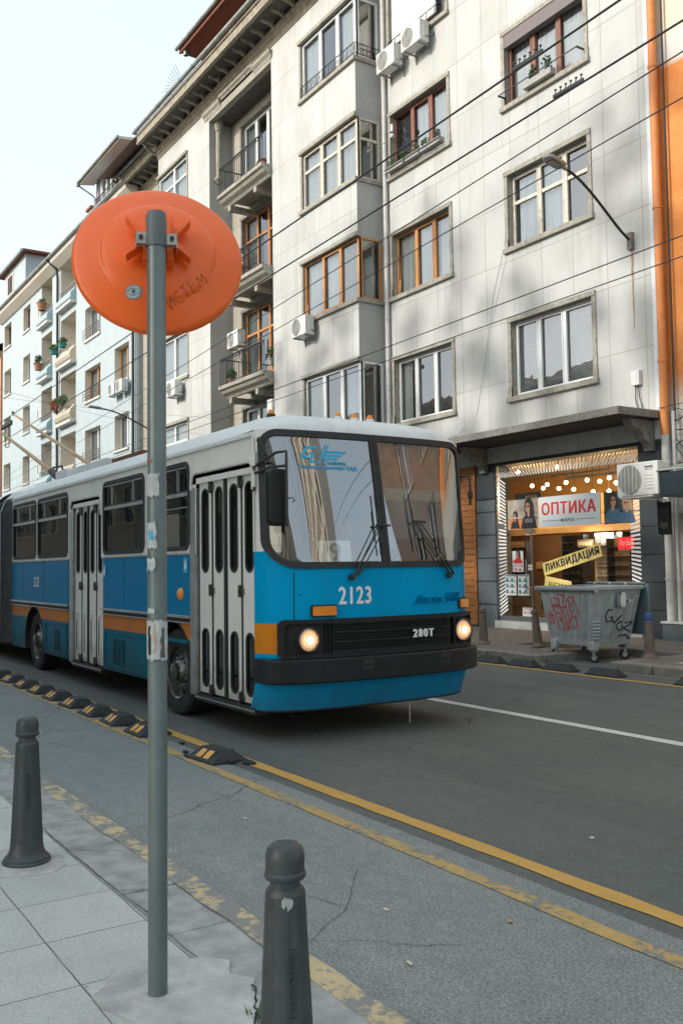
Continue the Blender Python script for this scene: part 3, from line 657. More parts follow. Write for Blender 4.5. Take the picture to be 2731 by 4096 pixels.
# cornice: bed moulding, brackets, soffit, fascia, gutter
def cornice(x0, x1, Yw, endR=False):
    mb = MB('cornice_stone')
    pr = [(0, 18.90), (.03, 18.90), (.03, 19.08), (.08, 19.12), (.08, 19.2), (.16, 19.26), (.16, 19.34), (0, 19.34)]
    mb.poly(pr, lambda u, v, w: Vector((w, Yw-u, v)), x0, x1)
    yo = Yw-.92
    mb.box(x0-.05, x1, yo, yo+.10, 19.36, 19.78); mb.box(x0-.05, x1, yo-.03, yo, 19.36, 19.43); mb.box(x0-.05, x1, yo-.05, yo, 19.68, 19.78)
    c_ = mb.build('cornice', gb)
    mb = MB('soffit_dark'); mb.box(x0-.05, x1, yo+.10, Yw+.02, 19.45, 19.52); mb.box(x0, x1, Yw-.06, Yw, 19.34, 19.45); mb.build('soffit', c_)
    k = int((x1-x0)/.68)
    for i in range(k):
        x = x0+.3+i*.68; mb = MB('cornice_stone')
        pts = [(.16, 19.28), (.24, 19.30), (.34, 19.36), (.50, 19.36), (.60, 19.38), (.66, 19.45), (.5, 19.45), (.16, 19.45)]
        mb.poly(pts, lambda u, v, w: Vector((w, Yw-u, v)), x-.06, x+.06); mb.build('bracket', c_)
    mb = MB('gutter_zinc'); mb.smooth = True
    mb.grid(lambda u, v: Vector((u, yo-.13+.085*math.cos(v), 19.86+.085*math.sin(v))), [x0-.1, x1], [R(a) for a in range(-200, 30, 20)])
    mb.smooth = False; xx = x0+.3
    while xx < x1: mb.tube([(xx, yo-.13+.092*math.cos(R(a)), 19.86+.092*math.sin(R(a))) for a in range(-200, 30, 30)], .009, 5); xx += 1.15
    mb.build('gutter', gb, recalc=False)
cornice(-36.5, -12.2, YB); cornice(-41.2, -36.52, YM)
mb = MB('gutter_zinc'); mb.tube([(-36.62, 13.4, 19.95), (-36.62, 14.0, 19.3), (-36.62, 14.9, 18.95), (-36.62, 15.15, 18.6), (-36.62, 15.15, 4)], .06, 10)
mb.cut(); mb.tube([(-41.9, 14.3, 19.95), (-41.5, 14.9, 19.3), (-40.75, 15.15, 18.9), (-40.75, 15.15, 3)], .06, 10); mb.build('downpipe', gb)
mb = MB('roof_tile'); mb.quad((-42, 13.5, 19.8), (-12.2, 13.5, 19.8), (-12.2, 21, 22.6), (-42, 21, 22.6)); mb.quad((-42, 28, 20), (-12.2, 28, 20), (-12.2, 21, 22.6), (-42, 21, 22.6))
mb.use('stone_slab'); mb.quad((-42, 28, 0), (-12.08, 28, 0), (-12.08, 28, 20), (-42, 28, 20)); mb.quad((-42, YM, 0), (-42, 28, 0), (-42, 28, 20), (-42, YM, 20)); mb.build('roof', gb)
# attic eaves above
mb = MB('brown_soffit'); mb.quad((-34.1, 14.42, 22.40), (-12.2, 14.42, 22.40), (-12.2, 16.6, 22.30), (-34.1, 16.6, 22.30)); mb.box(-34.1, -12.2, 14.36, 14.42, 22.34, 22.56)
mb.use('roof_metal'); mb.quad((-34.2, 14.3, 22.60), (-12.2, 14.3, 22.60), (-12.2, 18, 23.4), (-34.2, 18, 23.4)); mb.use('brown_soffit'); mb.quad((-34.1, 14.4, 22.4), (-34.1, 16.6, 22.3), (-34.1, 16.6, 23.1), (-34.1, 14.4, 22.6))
mb.use('plaster_cream'); mb.quad((-33.4, 16.6, 20), (-12.2, 16.6, 20), (-12.2, 16.6, 22.3), (-33.4, 16.6, 22.3))
at = mb.build('attic', gb)
mb = MB('gutter_zinc'); mb.smooth = True
mb.grid(lambda u, v: Vector((u, 14.28+.08*math.cos(v), 22.56+.08*math.sin(v))), [-34.2, -12.2], [R(a) for a in range(-200, 30, 20)]); mb.smooth = False
for i in range(18): xx = -34.0+i*1.2; mb.tube([(xx, 14.28+.086*math.cos(R(a)), 22.56+.086*math.sin(R(a))) for a in range(-200, 30, 30)], .009, 5)
mb.lathe([(.09, 22.15), (.09, 22.5)], (-33.75, 14.5, 0), 10); mb.build('gutter', at, recalc=False)
mb = MB('metal_black')
for i in range(9):
    a = R(100+i*11); mb.tube([(-31.9-.12*i, 13.5, 20.12), (-31.9-.12*i+math.cos(a)*.35, 13.3, 20.12+math.sin(a)*.5)], .008, 4)
tag(mb.build('bird_spikes', loc=(-32, 13.5, 20.1)), 'thin metal spikes fanned out on the gutter below the brown eaves', 'bird spikes')
# drainpipe between block and right half
mb = MB('pipe_white'); mb.tube([(-21.22, YM-.09, 4.0), (-21.22, YM-.09, 18.9)], .065, 12)
for zz in (5.2, 6.6, 8.6, 10.2, 11.9, 13.7, 15.6, 17.4): mb.tube([(-21.22, YM-.09, zz), (-21.22, YM-.09, zz+.05)], .08, 12)
mb.build('downpipe', gb)
# ----- canopy and shop storey
mb = MB('rough_stone'); mb.box(-27, -12.07, 14.02, YM-.002, 4.50, 4.65); mb.use('room_dark'); mb.box(-26.95, -12.12, 14.10, YM-.004, 4.485, 4.499)  # near-black sheet below stands for the shade under the canopy
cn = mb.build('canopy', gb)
mb = MB('soffit_dark')
for i, x in enumerate((-12.35, -17.35)):
    mb.cut()
    mb.use('rough_stone'); mb.poly([(0, 3.86), (.10, 3.88), (.16, 4.02), (.34, 4.10), (.42, 4.26), (.66, 4.34), (.74, 4.478), (0, 4.478)], lambda u, v, w: Vector((w, YM-.002-u, v)), x-.1, x+.1)
mb.build('bracket', cn)
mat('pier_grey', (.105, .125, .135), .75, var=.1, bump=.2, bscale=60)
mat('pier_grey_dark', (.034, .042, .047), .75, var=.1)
mat('wood_slat', (.36, .135, .03), .5, var=.35, scale=7, streak=.35, dirtcol=(.12, .05, .02))
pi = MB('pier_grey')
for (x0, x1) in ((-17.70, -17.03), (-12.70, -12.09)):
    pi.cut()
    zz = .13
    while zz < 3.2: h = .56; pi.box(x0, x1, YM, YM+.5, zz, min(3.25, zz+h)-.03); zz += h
    pi.use('pier_grey_dark'); pi.box(x0+.02, x1-.02, YM+.02, YM+.5, .13, 3.2); pi.box(x0, x1, YM+.004, YM+.5, 3.24, 4.1)  # pier tops near-black: the canopy's shade is put into their colour
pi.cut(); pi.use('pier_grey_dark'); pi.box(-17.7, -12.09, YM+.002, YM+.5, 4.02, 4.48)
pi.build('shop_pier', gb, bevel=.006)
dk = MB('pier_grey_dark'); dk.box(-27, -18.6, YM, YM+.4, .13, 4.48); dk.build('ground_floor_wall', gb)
# timber-clad doorway
mb = MB('wood_slat'); rn = random.Random(4)
mb.use('room_dark'); mb.box(-18.6, -17.71, YM+.06, YM+.4, .13, 4.48); mb.use('wood_slat')
zz = .16
while zz < 3.98:
    for (a, b_, y) in ((-18.60, -18.32, .03), (-18.30, -17.80, 0)):
        if a > -18.5 or zz > 2.7: mb.box(a, b_-.004, YM+y+rn.uniform(0, .006), YM+y+.05, zz, zz+.148)
    zz += .158
mb.box(-17.79, -17.73, YM-.02, YM+.05, .16, 4.0); mb.box(-18.6, -17.73, YM-.005, YM+.05, 4.0, 4.06); mb.box(-18.345, -18.305, YM-.01, YM+.05, .16, 4.0)
dw = mb.build('timber_doorway', gb, bevel=.004)
mat('exit_green', (.05, .9, .35), emit=1.2, var=0); mat('black_gloss', (.012, .013, .014), .25, var=0)
mb = MB('black_gloss'); mb.box(-18.72, -18.36, YM-.03, YM+.01, 1.93, 2.09); ex = mb.build('exit_sign', loc=(-18.5, YM, 2.0)); tag(ex, 'small green lit EXIT sign on the timber wall beside the bus windscreen', 'sign')
text_mesh('lettering', 'EXIT', (-18.69, -18.39, 1.955, 2.065), lambda u, v, w: Vector((u, YM-.031-w, v)), 'exit_green', ex)

# ================================================================== OPTICIAN'S SHOP (ground floor of the building)
SHY = YM+.06
shop = thing('shop', "optician's shop behind a striped window, warm lamps and shelves of glasses inside", 'shop', (-14.8, YM, .13))
mat('shop_wall', (.62, .36, .12), .7, var=.08); mat('shop_wall_pale', (.60, .50, .36), .7, var=.06); mat('shop_floor', (.22, .17, .12), .4, var=.1)
mat('shelf_wood', (.40, .28, .15), .5, var=.12); mat('shelf_dark', (.03, .03, .035), .4, var=.1); mat('shelf_white', (.62, .62, .60), .4, var=.03)
mat('steel', (.42, .43, .43), .28, .9, var=.08); mat('stripe_white', (.78, .78, .76), .6, var=.03)
mat('lamp_warm', (1, .72, .38), emit=9, var=0); mat('lamp_white', (1, .93, .8), emit=6, var=0)
mb = MB('shop_wall'); Y1 = 20.5; xa, xb = -22.8, -12.2
mb.quad((xa, Y1, 0), (xb, Y1, 0), (xb, Y1, 4.3), (xa, Y1, 4.3)); mb.quad((xa, SHY+.1, 0), (xa, Y1, 0), (xa, Y1, 4.3), (xa, SHY+.1, 4.3)); mb.quad((xb, SHY+.1, 0), (xb, Y1, 0), (xb, Y1, 4.3), (xb, SHY+.1, 4.3))
mb.use('shop_wall_pale'); mb.quad((xa, SHY+.1, 4.24), (xb, SHY+.1, 4.24), (xb, Y1, 4.24), (xa, Y1, 4.24)); mb.use('shop_floor'); mb.quad((xa, SHY-.03, .3), (xb, SHY-.03, .3), (xb, Y1, .3), (xa, Y1, .3))
mb.use('shop_wall'); mb.box(-22.8, -12.2, 18.1, 18.5, 2.52, 3.4); mb.use('shelf_wood'); mb.box(-22.8, -12.2, 18.0, 18.1, 2.44, 2.58)
mb.build('interior', shop)
mb = MB('steel'); mb.box(-17.03, -16.97, SHY-.03, SHY+.05, .3, 4.02); mb.box(-12.72, -12.68, SHY-.03, SHY+.05, .3, 4.02); mb.box(-17.0, -12.7, SHY-.03, SHY+.05, .30, .42); mb.use('pipe_white'); mb.box(-17.06, -12.68, SHY-.12, SHY+.05, .13, .298)
mb.use('steel'); mb.box(-15.90, -15.86, SHY-.012, SHY+.03, .42, 2.72); mb.box(-17.0, -12.7, SHY-.02, SHY+.03, 2.70, 2.72)
for z in (2.60, 2.35): mb.box(-16.05, -15.78, SHY-.03, SHY+.04, z, z+.10)
mb.box(-16.95, -16.75, SHY-.03, SHY+.04, 2.5, 2.62); mb.tube([(-16.0, SHY-.07, 1.0), (-16.0, SHY-.07, 1.75)], .015, 8); mb.box(-16.0, -15.97, SHY-.07, SHY, 1.08, 1.1); mb.box(-16.0, -15.97, SHY-.07, SHY, 1.65, 1.67)
mb.build('window_frame', shop)
mb = MB('glass_shop'); mb.quad((-16.97, SHY, .42), (-12.72, SHY, .42), (-12.72, SHY, 4.02), (-16.97, SHY, 4.02)); mb.build('pane', shop)
# diagonal stripe decals round the glass
mb = MB('stripe_white'); ys = SHY-.012
def stripe(a, b_, c_, d_): mb.add([(p[0], ys, p[1]) for p in (a, b_, c_, d_)], [(0, 1, 2, 3)])
z = .48
while z < 3.70:
    sl = .16*max(-1, min(1, (2.0-z)/1.2)) ; h = .045
    stripe((-16.965, z-sl*-.5*-1+0), (-16.70, z+sl*.5), (-16.70, z+sl*.5+h), (-16.965, z-sl*.5+h))
    stripe((-12.98, z+sl*.5), (-12.725, z-sl*.5), (-12.725, z-sl*.5+h), (-12.98, z+sl*.5+h)); z += .085
x = -16.9
while x < -12.8:
    sl = .30*max(-1, min(1, (x+14.9)/1.6)); h = .045
    stripe((x, 3.72), (x+h, 3.72), (min(-12.73, max(-16.96, x+sl+h)), 3.98), (min(-12.73, max(-16.96, x+sl)), 3.98)); x += .088
mb.build('stripe_decal', shop, recalc=False)
# lamps
mb = MB('lamp_warm')
BULB = [(-18.0, 17.0, 4.05), (-16.6, 17.0, 4.05), (-17.9, 17.4, 3.69), (-17.5, 17.4, 3.60), (-17.35, 17.4, 3.68), (-16.95, 17.4, 3.55), (-16.7, 17.4, 3.68), (-16.45, 17.4, 3.49), (-16.0, 17.4, 3.68), (-16.0, 17.6, 3.40), (-15.6, 17.4, 3.62), (-15.5, 17.6, 3.38), (-15.3, 17.4, 3.68), (-15.1, 17.4, 3.54)]
BULB.sort(key=lambda b: b[0]/b[1])
ORDN = ['first', 'second', 'third', 'fourth', 'fifth', 'sixth', 'seventh', 'eighth', 'ninth', 'tenth', 'eleventh', 'twelfth', 'thirteenth', 'last']
for i, b_ in enumerate(BULB):
    L = MB('lamp_warm'); L.lathe([(0, .05), (.035, .035), (.05, 0), (.035, -.035), (0, -.05)], b_, 10)
    L.use('shelf_dark'); L.tube([(b_[0], b_[1], b_[2]+.05), (b_[0], b_[1], 4.22)], .008, 5); o = L.build('pendant_lamp', loc=b_)
    tag(o, 'small bare bulb glowing on the optician ceiling, %s from the left' % ORDN[i], 'lamp', 'bulbs hanging in the optician')
for p, e in (((-18.0, 17.2, 3.45), 26), ((-15.0, 17.0, 3.45), 24), ((-19, 18.3, 2.2), 9), ((-16.4, 17.6, 2.2), 10), ((-14.2, 15.9, 2.3), 4)):
    l = bpy.data.lights.new('shop_light', 'POINT'); l.energy = e; l.color = (1, .66, .32); l.shadow_soft_size = .12
    o = bpy.data.objects.new('shop_light', l); COL.objects.link(o); o.location = p
mb = MB('shelf_dark'); mb.box(-17.2, -14.2, 17.3, 17.38, 3.86, 3.9); mb.box(-17.0, -14.0, 17.7, 17.78, 3.80, 3.86)
o = mb.build('lamp_rail', shop)
# shelves with spectacles
def shelf(x0, x1, y, z0, z1, n, m, lab, back='shelf_wood', nm='display_shelf', seed=0):
    t_ = thing(nm, lab, 'shelf', ((x0+x1)/2, y, z0)); mb = MB(back); mb.box(x0, x1, y+.22, y+.25, z0, z1); mb.build('back_panel', t_)
    mb = MB(m); mb.box(x0, x0+.04, y, y+.22, z0, z1); mb.box(x1-.04, x1, y, y+.22, z0, z1); mb.build('frame', t_)
    rn = random.Random(seed)
    for i in range(n):
        zz = z0+(z1-z0)*i/n; mb = MB(m); mb.box(x0+.04, x1-.04, y, y+.22, zz, zz+.02); s_ = mb.build('board', t_)
        mb = MB('shelf_dark'); xx = x0+.12
        while xx < x1-.15:
            for q in (0, .07):
                mb.tube([(xx+q+.03*math.cos(a), y+.04, zz+.06+.02*math.sin(a)) for a in [k*math.pi/4 for k in range(9)]], .005, 4)
            mb.box(xx+.03, xx+.04, y+.035, y+.045, zz+.06, zz+.07); xx += rn.uniform(.17, .23)
        mb.build('spectacles', s_)
shelf(-19.2, -18.2, 17.4, .6, 2.25, 9, 'shelf_dark', 'tall dark rack of spectacles behind the glass door of the shop', 'shelf_wood', seed=1)
shelf(-18.1, -17.3, 18.6, .5, 2.4, 9, 'shelf_dark', 'dark rack of spectacles left of the pale backlit shelves', 'shelf_dark', seed=7)
shelf(-17.9+.7, -16.5, 18.9, .5, 2.35, 7, 'shelf_white', 'pale backlit spectacle shelf under the yellow banner', 'shelf_white', seed=2)
shelf(-16.4, -15.6, 18.9, .5, 2.35, 7, 'shelf_white', 'white spectacle shelf just left of the red sign', 'shelf_white', seed=3)
shelf(-14.75, -14.05, 16.6, .5, 2.2, 8, 'shelf_dark', 'dark spectacle cabinet below the red lit sign', 'shelf_wood', seed=4)
shelf(-15.5, -14.9, 18.0, .5, 2.4, 8, 'shelf_dark', 'black framed glass cabinet behind the bin lid', 'shelf_dark', seed=5)
mb = MB('shelf_wood'); mb.box(-18.0, -16.2, 16.6, 17.1, .31, 1.05); mb.use('shelf_dark')
for i in range(3):
    for k in range(2): mb.box(-17.9+i*.55, -17.7+i*.55, 16.59, 16.6, .52+k*.28, .54+k*.28)
tag(mb.build('drawer_counter', loc=(-17, 16.8, .3)), 'low wooden drawer counter inside the shop behind the bin', 'counter')
mat('wall_umber', (.12, .065, .03), .7, var=.2); mb = MB('wall_umber'); mb.box(-22.7, -12.3, 19.3, 19.4, .3, 2.45)
for i in range(14): mb.use(['shelf_dark', 'shelf_wood', 'shelf_white'][i % 3]); mb.box(-22.5+i*.7, -22.1+i*.7, 19.22, 19.3, .9+(i*37 % 5)*.2, 1.1+(i*37 % 5)*.2)
mb.build('rear_display', shop)
mb = MB('lamp_white'); mb.box(-17.15, -16.55, 18.88, 18.9, 2.36, 2.42)
mb.box(-16.4, -15.65, 18.88, 18.9, 2.36, 2.42)
mb.build('backlight', shop)
mat('sign_red', (.55, .01, .012), .4, var=0, emit=.6); mat('sign_black', (.01, .01, .012), .4, var=0); mat('paper', (.74, .74, .71), .6, var=.02)
mat('print_red', (.62, .03, .025), .6, var=0); mat('print_black', (.012, .012, .015), .6, var=0); mat('banner_yellow', (.74, .58, .18), .6, var=.04); mat('sign_white', (.60, .66, .68), .45, var=.03)
def flat(name, x0, x1, z0, z1, y, m, lab, cat, th=.012, grp=None, edge=None):
    mb = MB(m); mb.box(x0, x1, y, y+th, z0, z1); o = mb.build(name, loc=((x0+x1)/2, y, z0)); return tag(o, lab, cat, grp)
ys2 = SHY-.02
o = flat('shop_sign', -15.55, -13.73, 2.47, 3.16, SHY-.06, 'sign_white', 'large white sign reading ОПТИКА in red above the yellow banner', 'sign', .03)
F_ = lambda y: (lambda u, v, w: Vector((u, y-w, v)))
text_mesh('lettering', 'ОПТИКА', (-15.46, -13.84, 2.74, 3.03), F_(SHY-.061), 'print_red', o, bold=.05, space=1.12)
text_mesh('lettering', 'MADRID', (-14.87, -14.47, 2.575, 2.645), F_(SHY-.061), 'print_black', o, off=.015, space=1.15)
mb = MB('print_black'); mb.box(-15.45, -14.92, SHY-.064, SHY-.061, 2.607, 2.616); mb.box(-14.42, -13.86, SHY-.064, SHY-.061, 2.607, 2.616); mb.build('rule', o)
# posters with generic fashion pictures
mat('skin_print', (.46, .25, .16), .6, var=.1); mat('hair_print', (.025, .015, .012), .6, var=0); mat('poster_beige', (.36, .32, .26), .6, var=.4, scale=3); mat('poster_dark', (.03, .055, .06), .6, var=.5, scale=4); mat('print_orange', (.65, .17, .02), .6, var=.1); mat('denim_print', (.05, .12, .19), .6, var=.3, scale=9)
def blob(mb, cx, cz, rx, rz, y, n=18, k=.12, seed=0):
    rn = random.Random(seed); mb.add([(cx+rx*math.cos(2*math.pi*i/n)*(1+rn.uniform(-k, k)), y, cz+rz*math.sin(2*math.pi*i/n)*(1+rn.uniform(-k, k))) for i in range(n)], [tuple(range(n))])
def figure(mb, cx, z0, s, y, hair='hair_print', coat='print_black', side=1, seed=0):
    mb.use(hair); blob(mb, cx+.02*s*side, z0+.47*s, .15*s, .22*s, y-.001, seed=seed); blob(mb, cx+.08*s*side, z0+.34*s, .10*s, .18*s, y-.0012, seed=seed+1)
    mb.use(coat); mb.add([(cx-.24*s, y-.002, z0), (cx+.26*s, y-.002, z0), (cx+.19*s, y-.002, z0+.26*s), (cx+.05*s, y-.002, z0+.33*s), (cx-.06*s, y-.002, z0+.33*s), (cx-.18*s, y-.002, z0+.22*s)], [(0, 1, 2, 3, 4, 5)])
    mb.use('skin_print'); mb.add([(cx-.03*s, y-.003, z0+.26*s), (cx+.04*s, y-.003, z0+.26*s), (cx+.04*s, y-.003, z0+.40*s), (cx-.03*s, y-.003, z0+.40*s)], [(0, 1, 2, 3)]); blob(mb, cx-.02*s*side, z0+.46*s, .075*s, .11*s, y-.004, k=.02)
    mb.use('print_black'); blob(mb, cx-.055*s*side, z0+.49*s, .032*s, .022*s, y-.005, 10, 0); blob(mb, cx+.02*s*side, z0+.49*s, .032*s, .022*s, y-.005, 10, 0)
o = flat('poster', -16.62, -15.62, 2.46, 3.16, ys2, 'poster_beige', 'poster of a dark haired woman in glasses left of the big white sign', 'poster')
mb = MB(); mb.use('print_orange'); mb.add([(p[0], ys2-.001, p[1]) for p in ((-16.55, 2.47), (-16.2, 2.47), (-16.1, 2.66), (-16.4, 2.72), (-16.58, 2.74))], [(0, 1, 2, 3, 4)])
mb.cut(); figure(mb, -16.38, 2.48, .62, ys2, seed=5); mb.cut(); figure(mb, -15.92, 2.47, 1.05, ys2-.006, seed=9); mb.build('picture', o, recalc=False)
text_mesh('lettering', 'DOLCE & GABBANA', (-16.58, -16.08, 2.71, 2.75), F_(ys2-.009), 'paper', o)
o = flat('poster', -16.66, -15.78, 3.165, 3.33, SHY+.25, 'sign_black', 'dark narrow poster topped by a wood frame behind the woman poster', 'poster')
text_mesh('lettering', 'VOGUE', (-16.3, -15.9, 3.19, 3.26), F_(SHY+.249), 'shelf_wood', o)
o = flat('poster', -13.66, -12.90, 2.46, 3.14, ys2, 'poster_dark', 'dark poster of two people in denim and sunglasses under the air conditioner', 'poster')
mb = MB(); figure(mb, -13.42, 2.48, .98, ys2, coat='denim_print', side=-1, seed=2); mb.cut(); figure(mb, -13.05, 2.47, .85, ys2-.006, hair='shelf_wood', coat='denim_print', seed=4); mb.build('picture', o, recalc=False)
o = flat('poster', -16.50, -16.14, 1.46, 1.95, ys2, 'paper', 'small poster with a woman in glasses and the price 39 лв on the shop door', 'poster')
mb = MB(); mb.use('print_red'); mb.add([(p[0], ys2-.001, p[1]) for p in ((-16.5, 1.67), (-16.14, 1.67), (-16.18, 1.73), (-16.46, 1.74))], [(0, 1, 2, 3)]); figure(mb, -16.31, 1.66, .48, ys2-.002, coat='print_red', seed=6); mb.build('picture', o, recalc=False)
text_mesh('lettering', '39 лв', (-16.45, -16.2, 1.475, 1.55), F_(ys2-.001), 'print_red', o, off=.02)
text_mesh('lettering', 'РАМКА + СТЪКЛА', (-16.46, -16.18, 1.62, 1.645), F_(ys2-.001), 'print_red', o); text_mesh('lettering', 'ЗА РАБОТА С КОМПЮТЪР', (-16.49, -16.15, 1.58, 1.605), F_(ys2-.001), 'print_red', o)
mat('print_blue', (.03, .16, .34), .6, var=.1); mat('print_teal', (.03, .36, .40), .6, var=.1)
for (x0, lab) in ((-16.765, 'left of two white price leaflets with blue headers on the shop door'), (-16.335, 'right of two white price leaflets with blue headers on the shop door')):
    o = flat('price_leaflet', x0, x0+.37, .91, 1.395, ys2, 'paper', lab, 'leaflet'); mb = MB('print_blue'); y = ys2-.001
    mb.quad((x0+.01, y, 1.36), (x0+.36, y, 1.36), (x0+.36, y, 1.385), (x0+.01, y, 1.385))
    for r_ in range(3):
        for c_ in range(2):
            mb.use(['print_blue', 'print_teal'][(r_+c_) % 2]); a = x0+.03+c_*.17; z = .95+r_*.135; mb.quad((a, y, z), (a+.07, y, z), (a+.07, y, z+.09), (a, y, z+.09))
            mb.use('banner_yellow'); mb.quad((a+.085, y, z), (a+.135, y, z), (a+.135, y, z+.05), (a+.085, y, z+.05))
    mb.build('picture', o, recalc=False)
    for r_, s_ in enumerate(('12  9', '20 16', '16 10')): text_mesh('lettering', s_, (x0+.12, x0+.33, .96+r_*.135, .99+r_*.135), F_(ys2-.002), 'print_black', o)
o = flat('notice', -16.19, -15.87, .29+.14, .49+.14, ys2-.005, 'paper', 'small white opening hours notice low on the shop glass behind a bollard', 'notice')
text_mesh('lettering', 'РАБОТНО ВРЕМЕ', (-16.16, -15.90, .59, .615), F_(ys2-.006), 'print_red', o); text_mesh('lettering', '10.00 - 19.00', (-16.16, -15.90, .49, .54), F_(ys2-.006), 'print_red', o, off=.01)
o = flat('notice', -15.98, -15.84, 1.50, 1.63, ys2-.005, 'paper', 'tiny white square notice right of the 39 лв poster', 'notice')
text_mesh('lettering', 'ЕВТИНИ РЕЦЕ', (-15.97, -15.85, 1.55, 1.58), F_(ys2-.006), 'print_red', o)
# slanted banners
def banner(pts, s, lab, tb):
    (ax, az), (bx, bz), (cx, cz), (dx, dz) = pts; y = SHY-.05   # bottom-left, bottom-right, top-right, top-left
    f_ = lambda u, v, w: Vector(((ax*(1-u)+bx*u)*(1-v)+(dx*(1-u)+cx*u)*v, y-w, (az*(1-u)+bz*u)*(1-v)+(dz*(1-u)+cz*u)*v))
    mb = MB('banner_yellow'); mb.poly([(0, 0), (1, 0), (1, 1), (0, 1)], f_, 0, .008); o = mb.build('banner', loc=(ax, y, az)); tag(o, lab, 'banner')
    f2 = lambda u, v, w: f_(u, v, w+.009)
    if s: text_mesh('lettering', s, tb, f2, 'print_black', o, bold=.06, space=1.14)
    return o, f2
banner([(-15.42, 1.37), (-13.70, 1.79), (-13.78, 2.06), (-15.48, 1.65)], 'ЛИКВИДАЦИЯ', 'slanted yellow banner with black word ЛИКВИДАЦИЯ across the shop window', (.03, .97, .13, .87))
o, f2 = banner([(-15.45, 1.05), (-14.55, .95), (-14.62, 1.25), (-15.40, 1.37)], None, 'lower yellow banner slanting down behind the bin rim', (.05, .95, .2, .8))
text_mesh('lettering', 'МАГАЗИН', (.16, .9, .15, .70), f2, 'print_black', o, off=.012)
o = flat('brand_sign', -13.50, -13.09, 1.93, 2.18, SHY+.2, 'sign_red', 'small lit red sign with white script inside the right of the shop window', 'sign'); text_mesh('lettering', 'Ray·Ban', (-13.46, -13.13, 1.97, 2.13), F_(SHY+.199), 'paper', o, shear=.3)
o = flat('brand_sign', -16.9, -16.35, 2.05, 2.24, 17.95, 'ac_grille', 'small grey VOGUE sign above the tilted yellow banner', 'sign'); text_mesh('lettering', 'VOGUE', (-16.85, -16.4, 2.1, 2.18), F_(17.94), 'paper', o)
text_mesh('lettering', 'GENUINE SINCE 1937', (-13.5, -13.09, 1.89, 1.92), F_(SHY+.199), 'paper', o)
# ================================================================== PALE BLUE BUILDING
YL = 15.0
bb = thing('apartment_building', 'pale blue apartment building with scalloped balconies beyond the grey stone one', 'building', (-54, YL, 0))
fl = lambda k: (13.70-3.27*k)
rows = [(17.03, 18.62), (13.72, 15.42), (10.45, 12.15), (7.2, 8.95), (3.9, 5.6)]
holes = []; wins = []
for r in rows: wins += [(-66.65, -64.7)+r, (-61.45, -59.72)+r]
for r in rows[1:]: wins += [(-48.4, -45.86)+r]
for r in ((12.36-1.72+3.27, 12.36+3.27), (10.64, 12.36), (7.36, 9.05), (4.1, 5.75)): wins += [(-43.72, -41.72)+r]
lgs = []
for (z0, z1) in ((16.3, 19.0), (13.02, 15.75), (9.80, 12.48), (6.5, 9.25), (3.2, 6.0)): lgs.append((-57.0, -54.7, z0, z1))
for (z0, z1) in ((16.35, 18.9), (13.02, 15.85), (9.78, 12.55), (6.5, 9.2), (3.2, 6.0)): lgs.append((-52.9, -50.03, z0, z1))
wl = MB('plaster_blue'); wall_holes(wl, -67.1, -40.72, 0, 19.4, wins+lgs, lambda u, v: Vector((u, YL, v)))
wl.quad((-67.1, YL, 0), (-67.1, 27, 0), (-67.1, 27, 19.4), (-67.1, YL, 19.4)); wl.quad((-40.72, YL, 0), (-40.72, 27, 0), (-40.72, 27, 19.4), (-40.72, YL, 19.4)); wl.quad((-67.1, 27, 0), (-40.7, 27, 0), (-40.7, 27, 19.4), (-67.1, 27, 19.4))
wl.build('wall', bb)
mat('grey_render', (.16, .13, .11), .85, var=.1); mat('stone_dull', (.20, .19, .175), .85, var=.1)
mat('reveal_cream', (.62, .56, .46), .85, var=.06)
for i, h in enumerate(wins):
    near = h[0] > -50
    window(bb, *h, YL, 'b' if (near and h[2] > 9.5 and h[2] < 12 and i != 12) else ('r' if h[2] > 16.5 else 'w'), (.5,), None, ('curtain_grey', 'curtain_white') if near else ('curtain_tan', 'curtain_grey'), surround=0, trim='reveal_cream', rec=.42, sashes=False, wide=.12)
for (x0, x1, z0, z1) in lgs:
    L = MB('plaster_cream'); L.box(x0, x1, YL, YL+1.3, z0, z1); L.f.pop(-4); L.mi.pop(-4); L.sm.pop(-4)
    L.use('room_dark'); L.box(x1-.9, x1-.1, YL+1.24, YL+1.29, z0, z1-.5); L.use('frame_white'); L.box(x1-.95, x1-.88, YL+1.2, YL+1.28, z0, z1-.45); L.box(x1-.5, x1-.44, YL+1.2, YL+1.26, z0, z1-.5)
    L.build('loggia', bb, recalc=False)
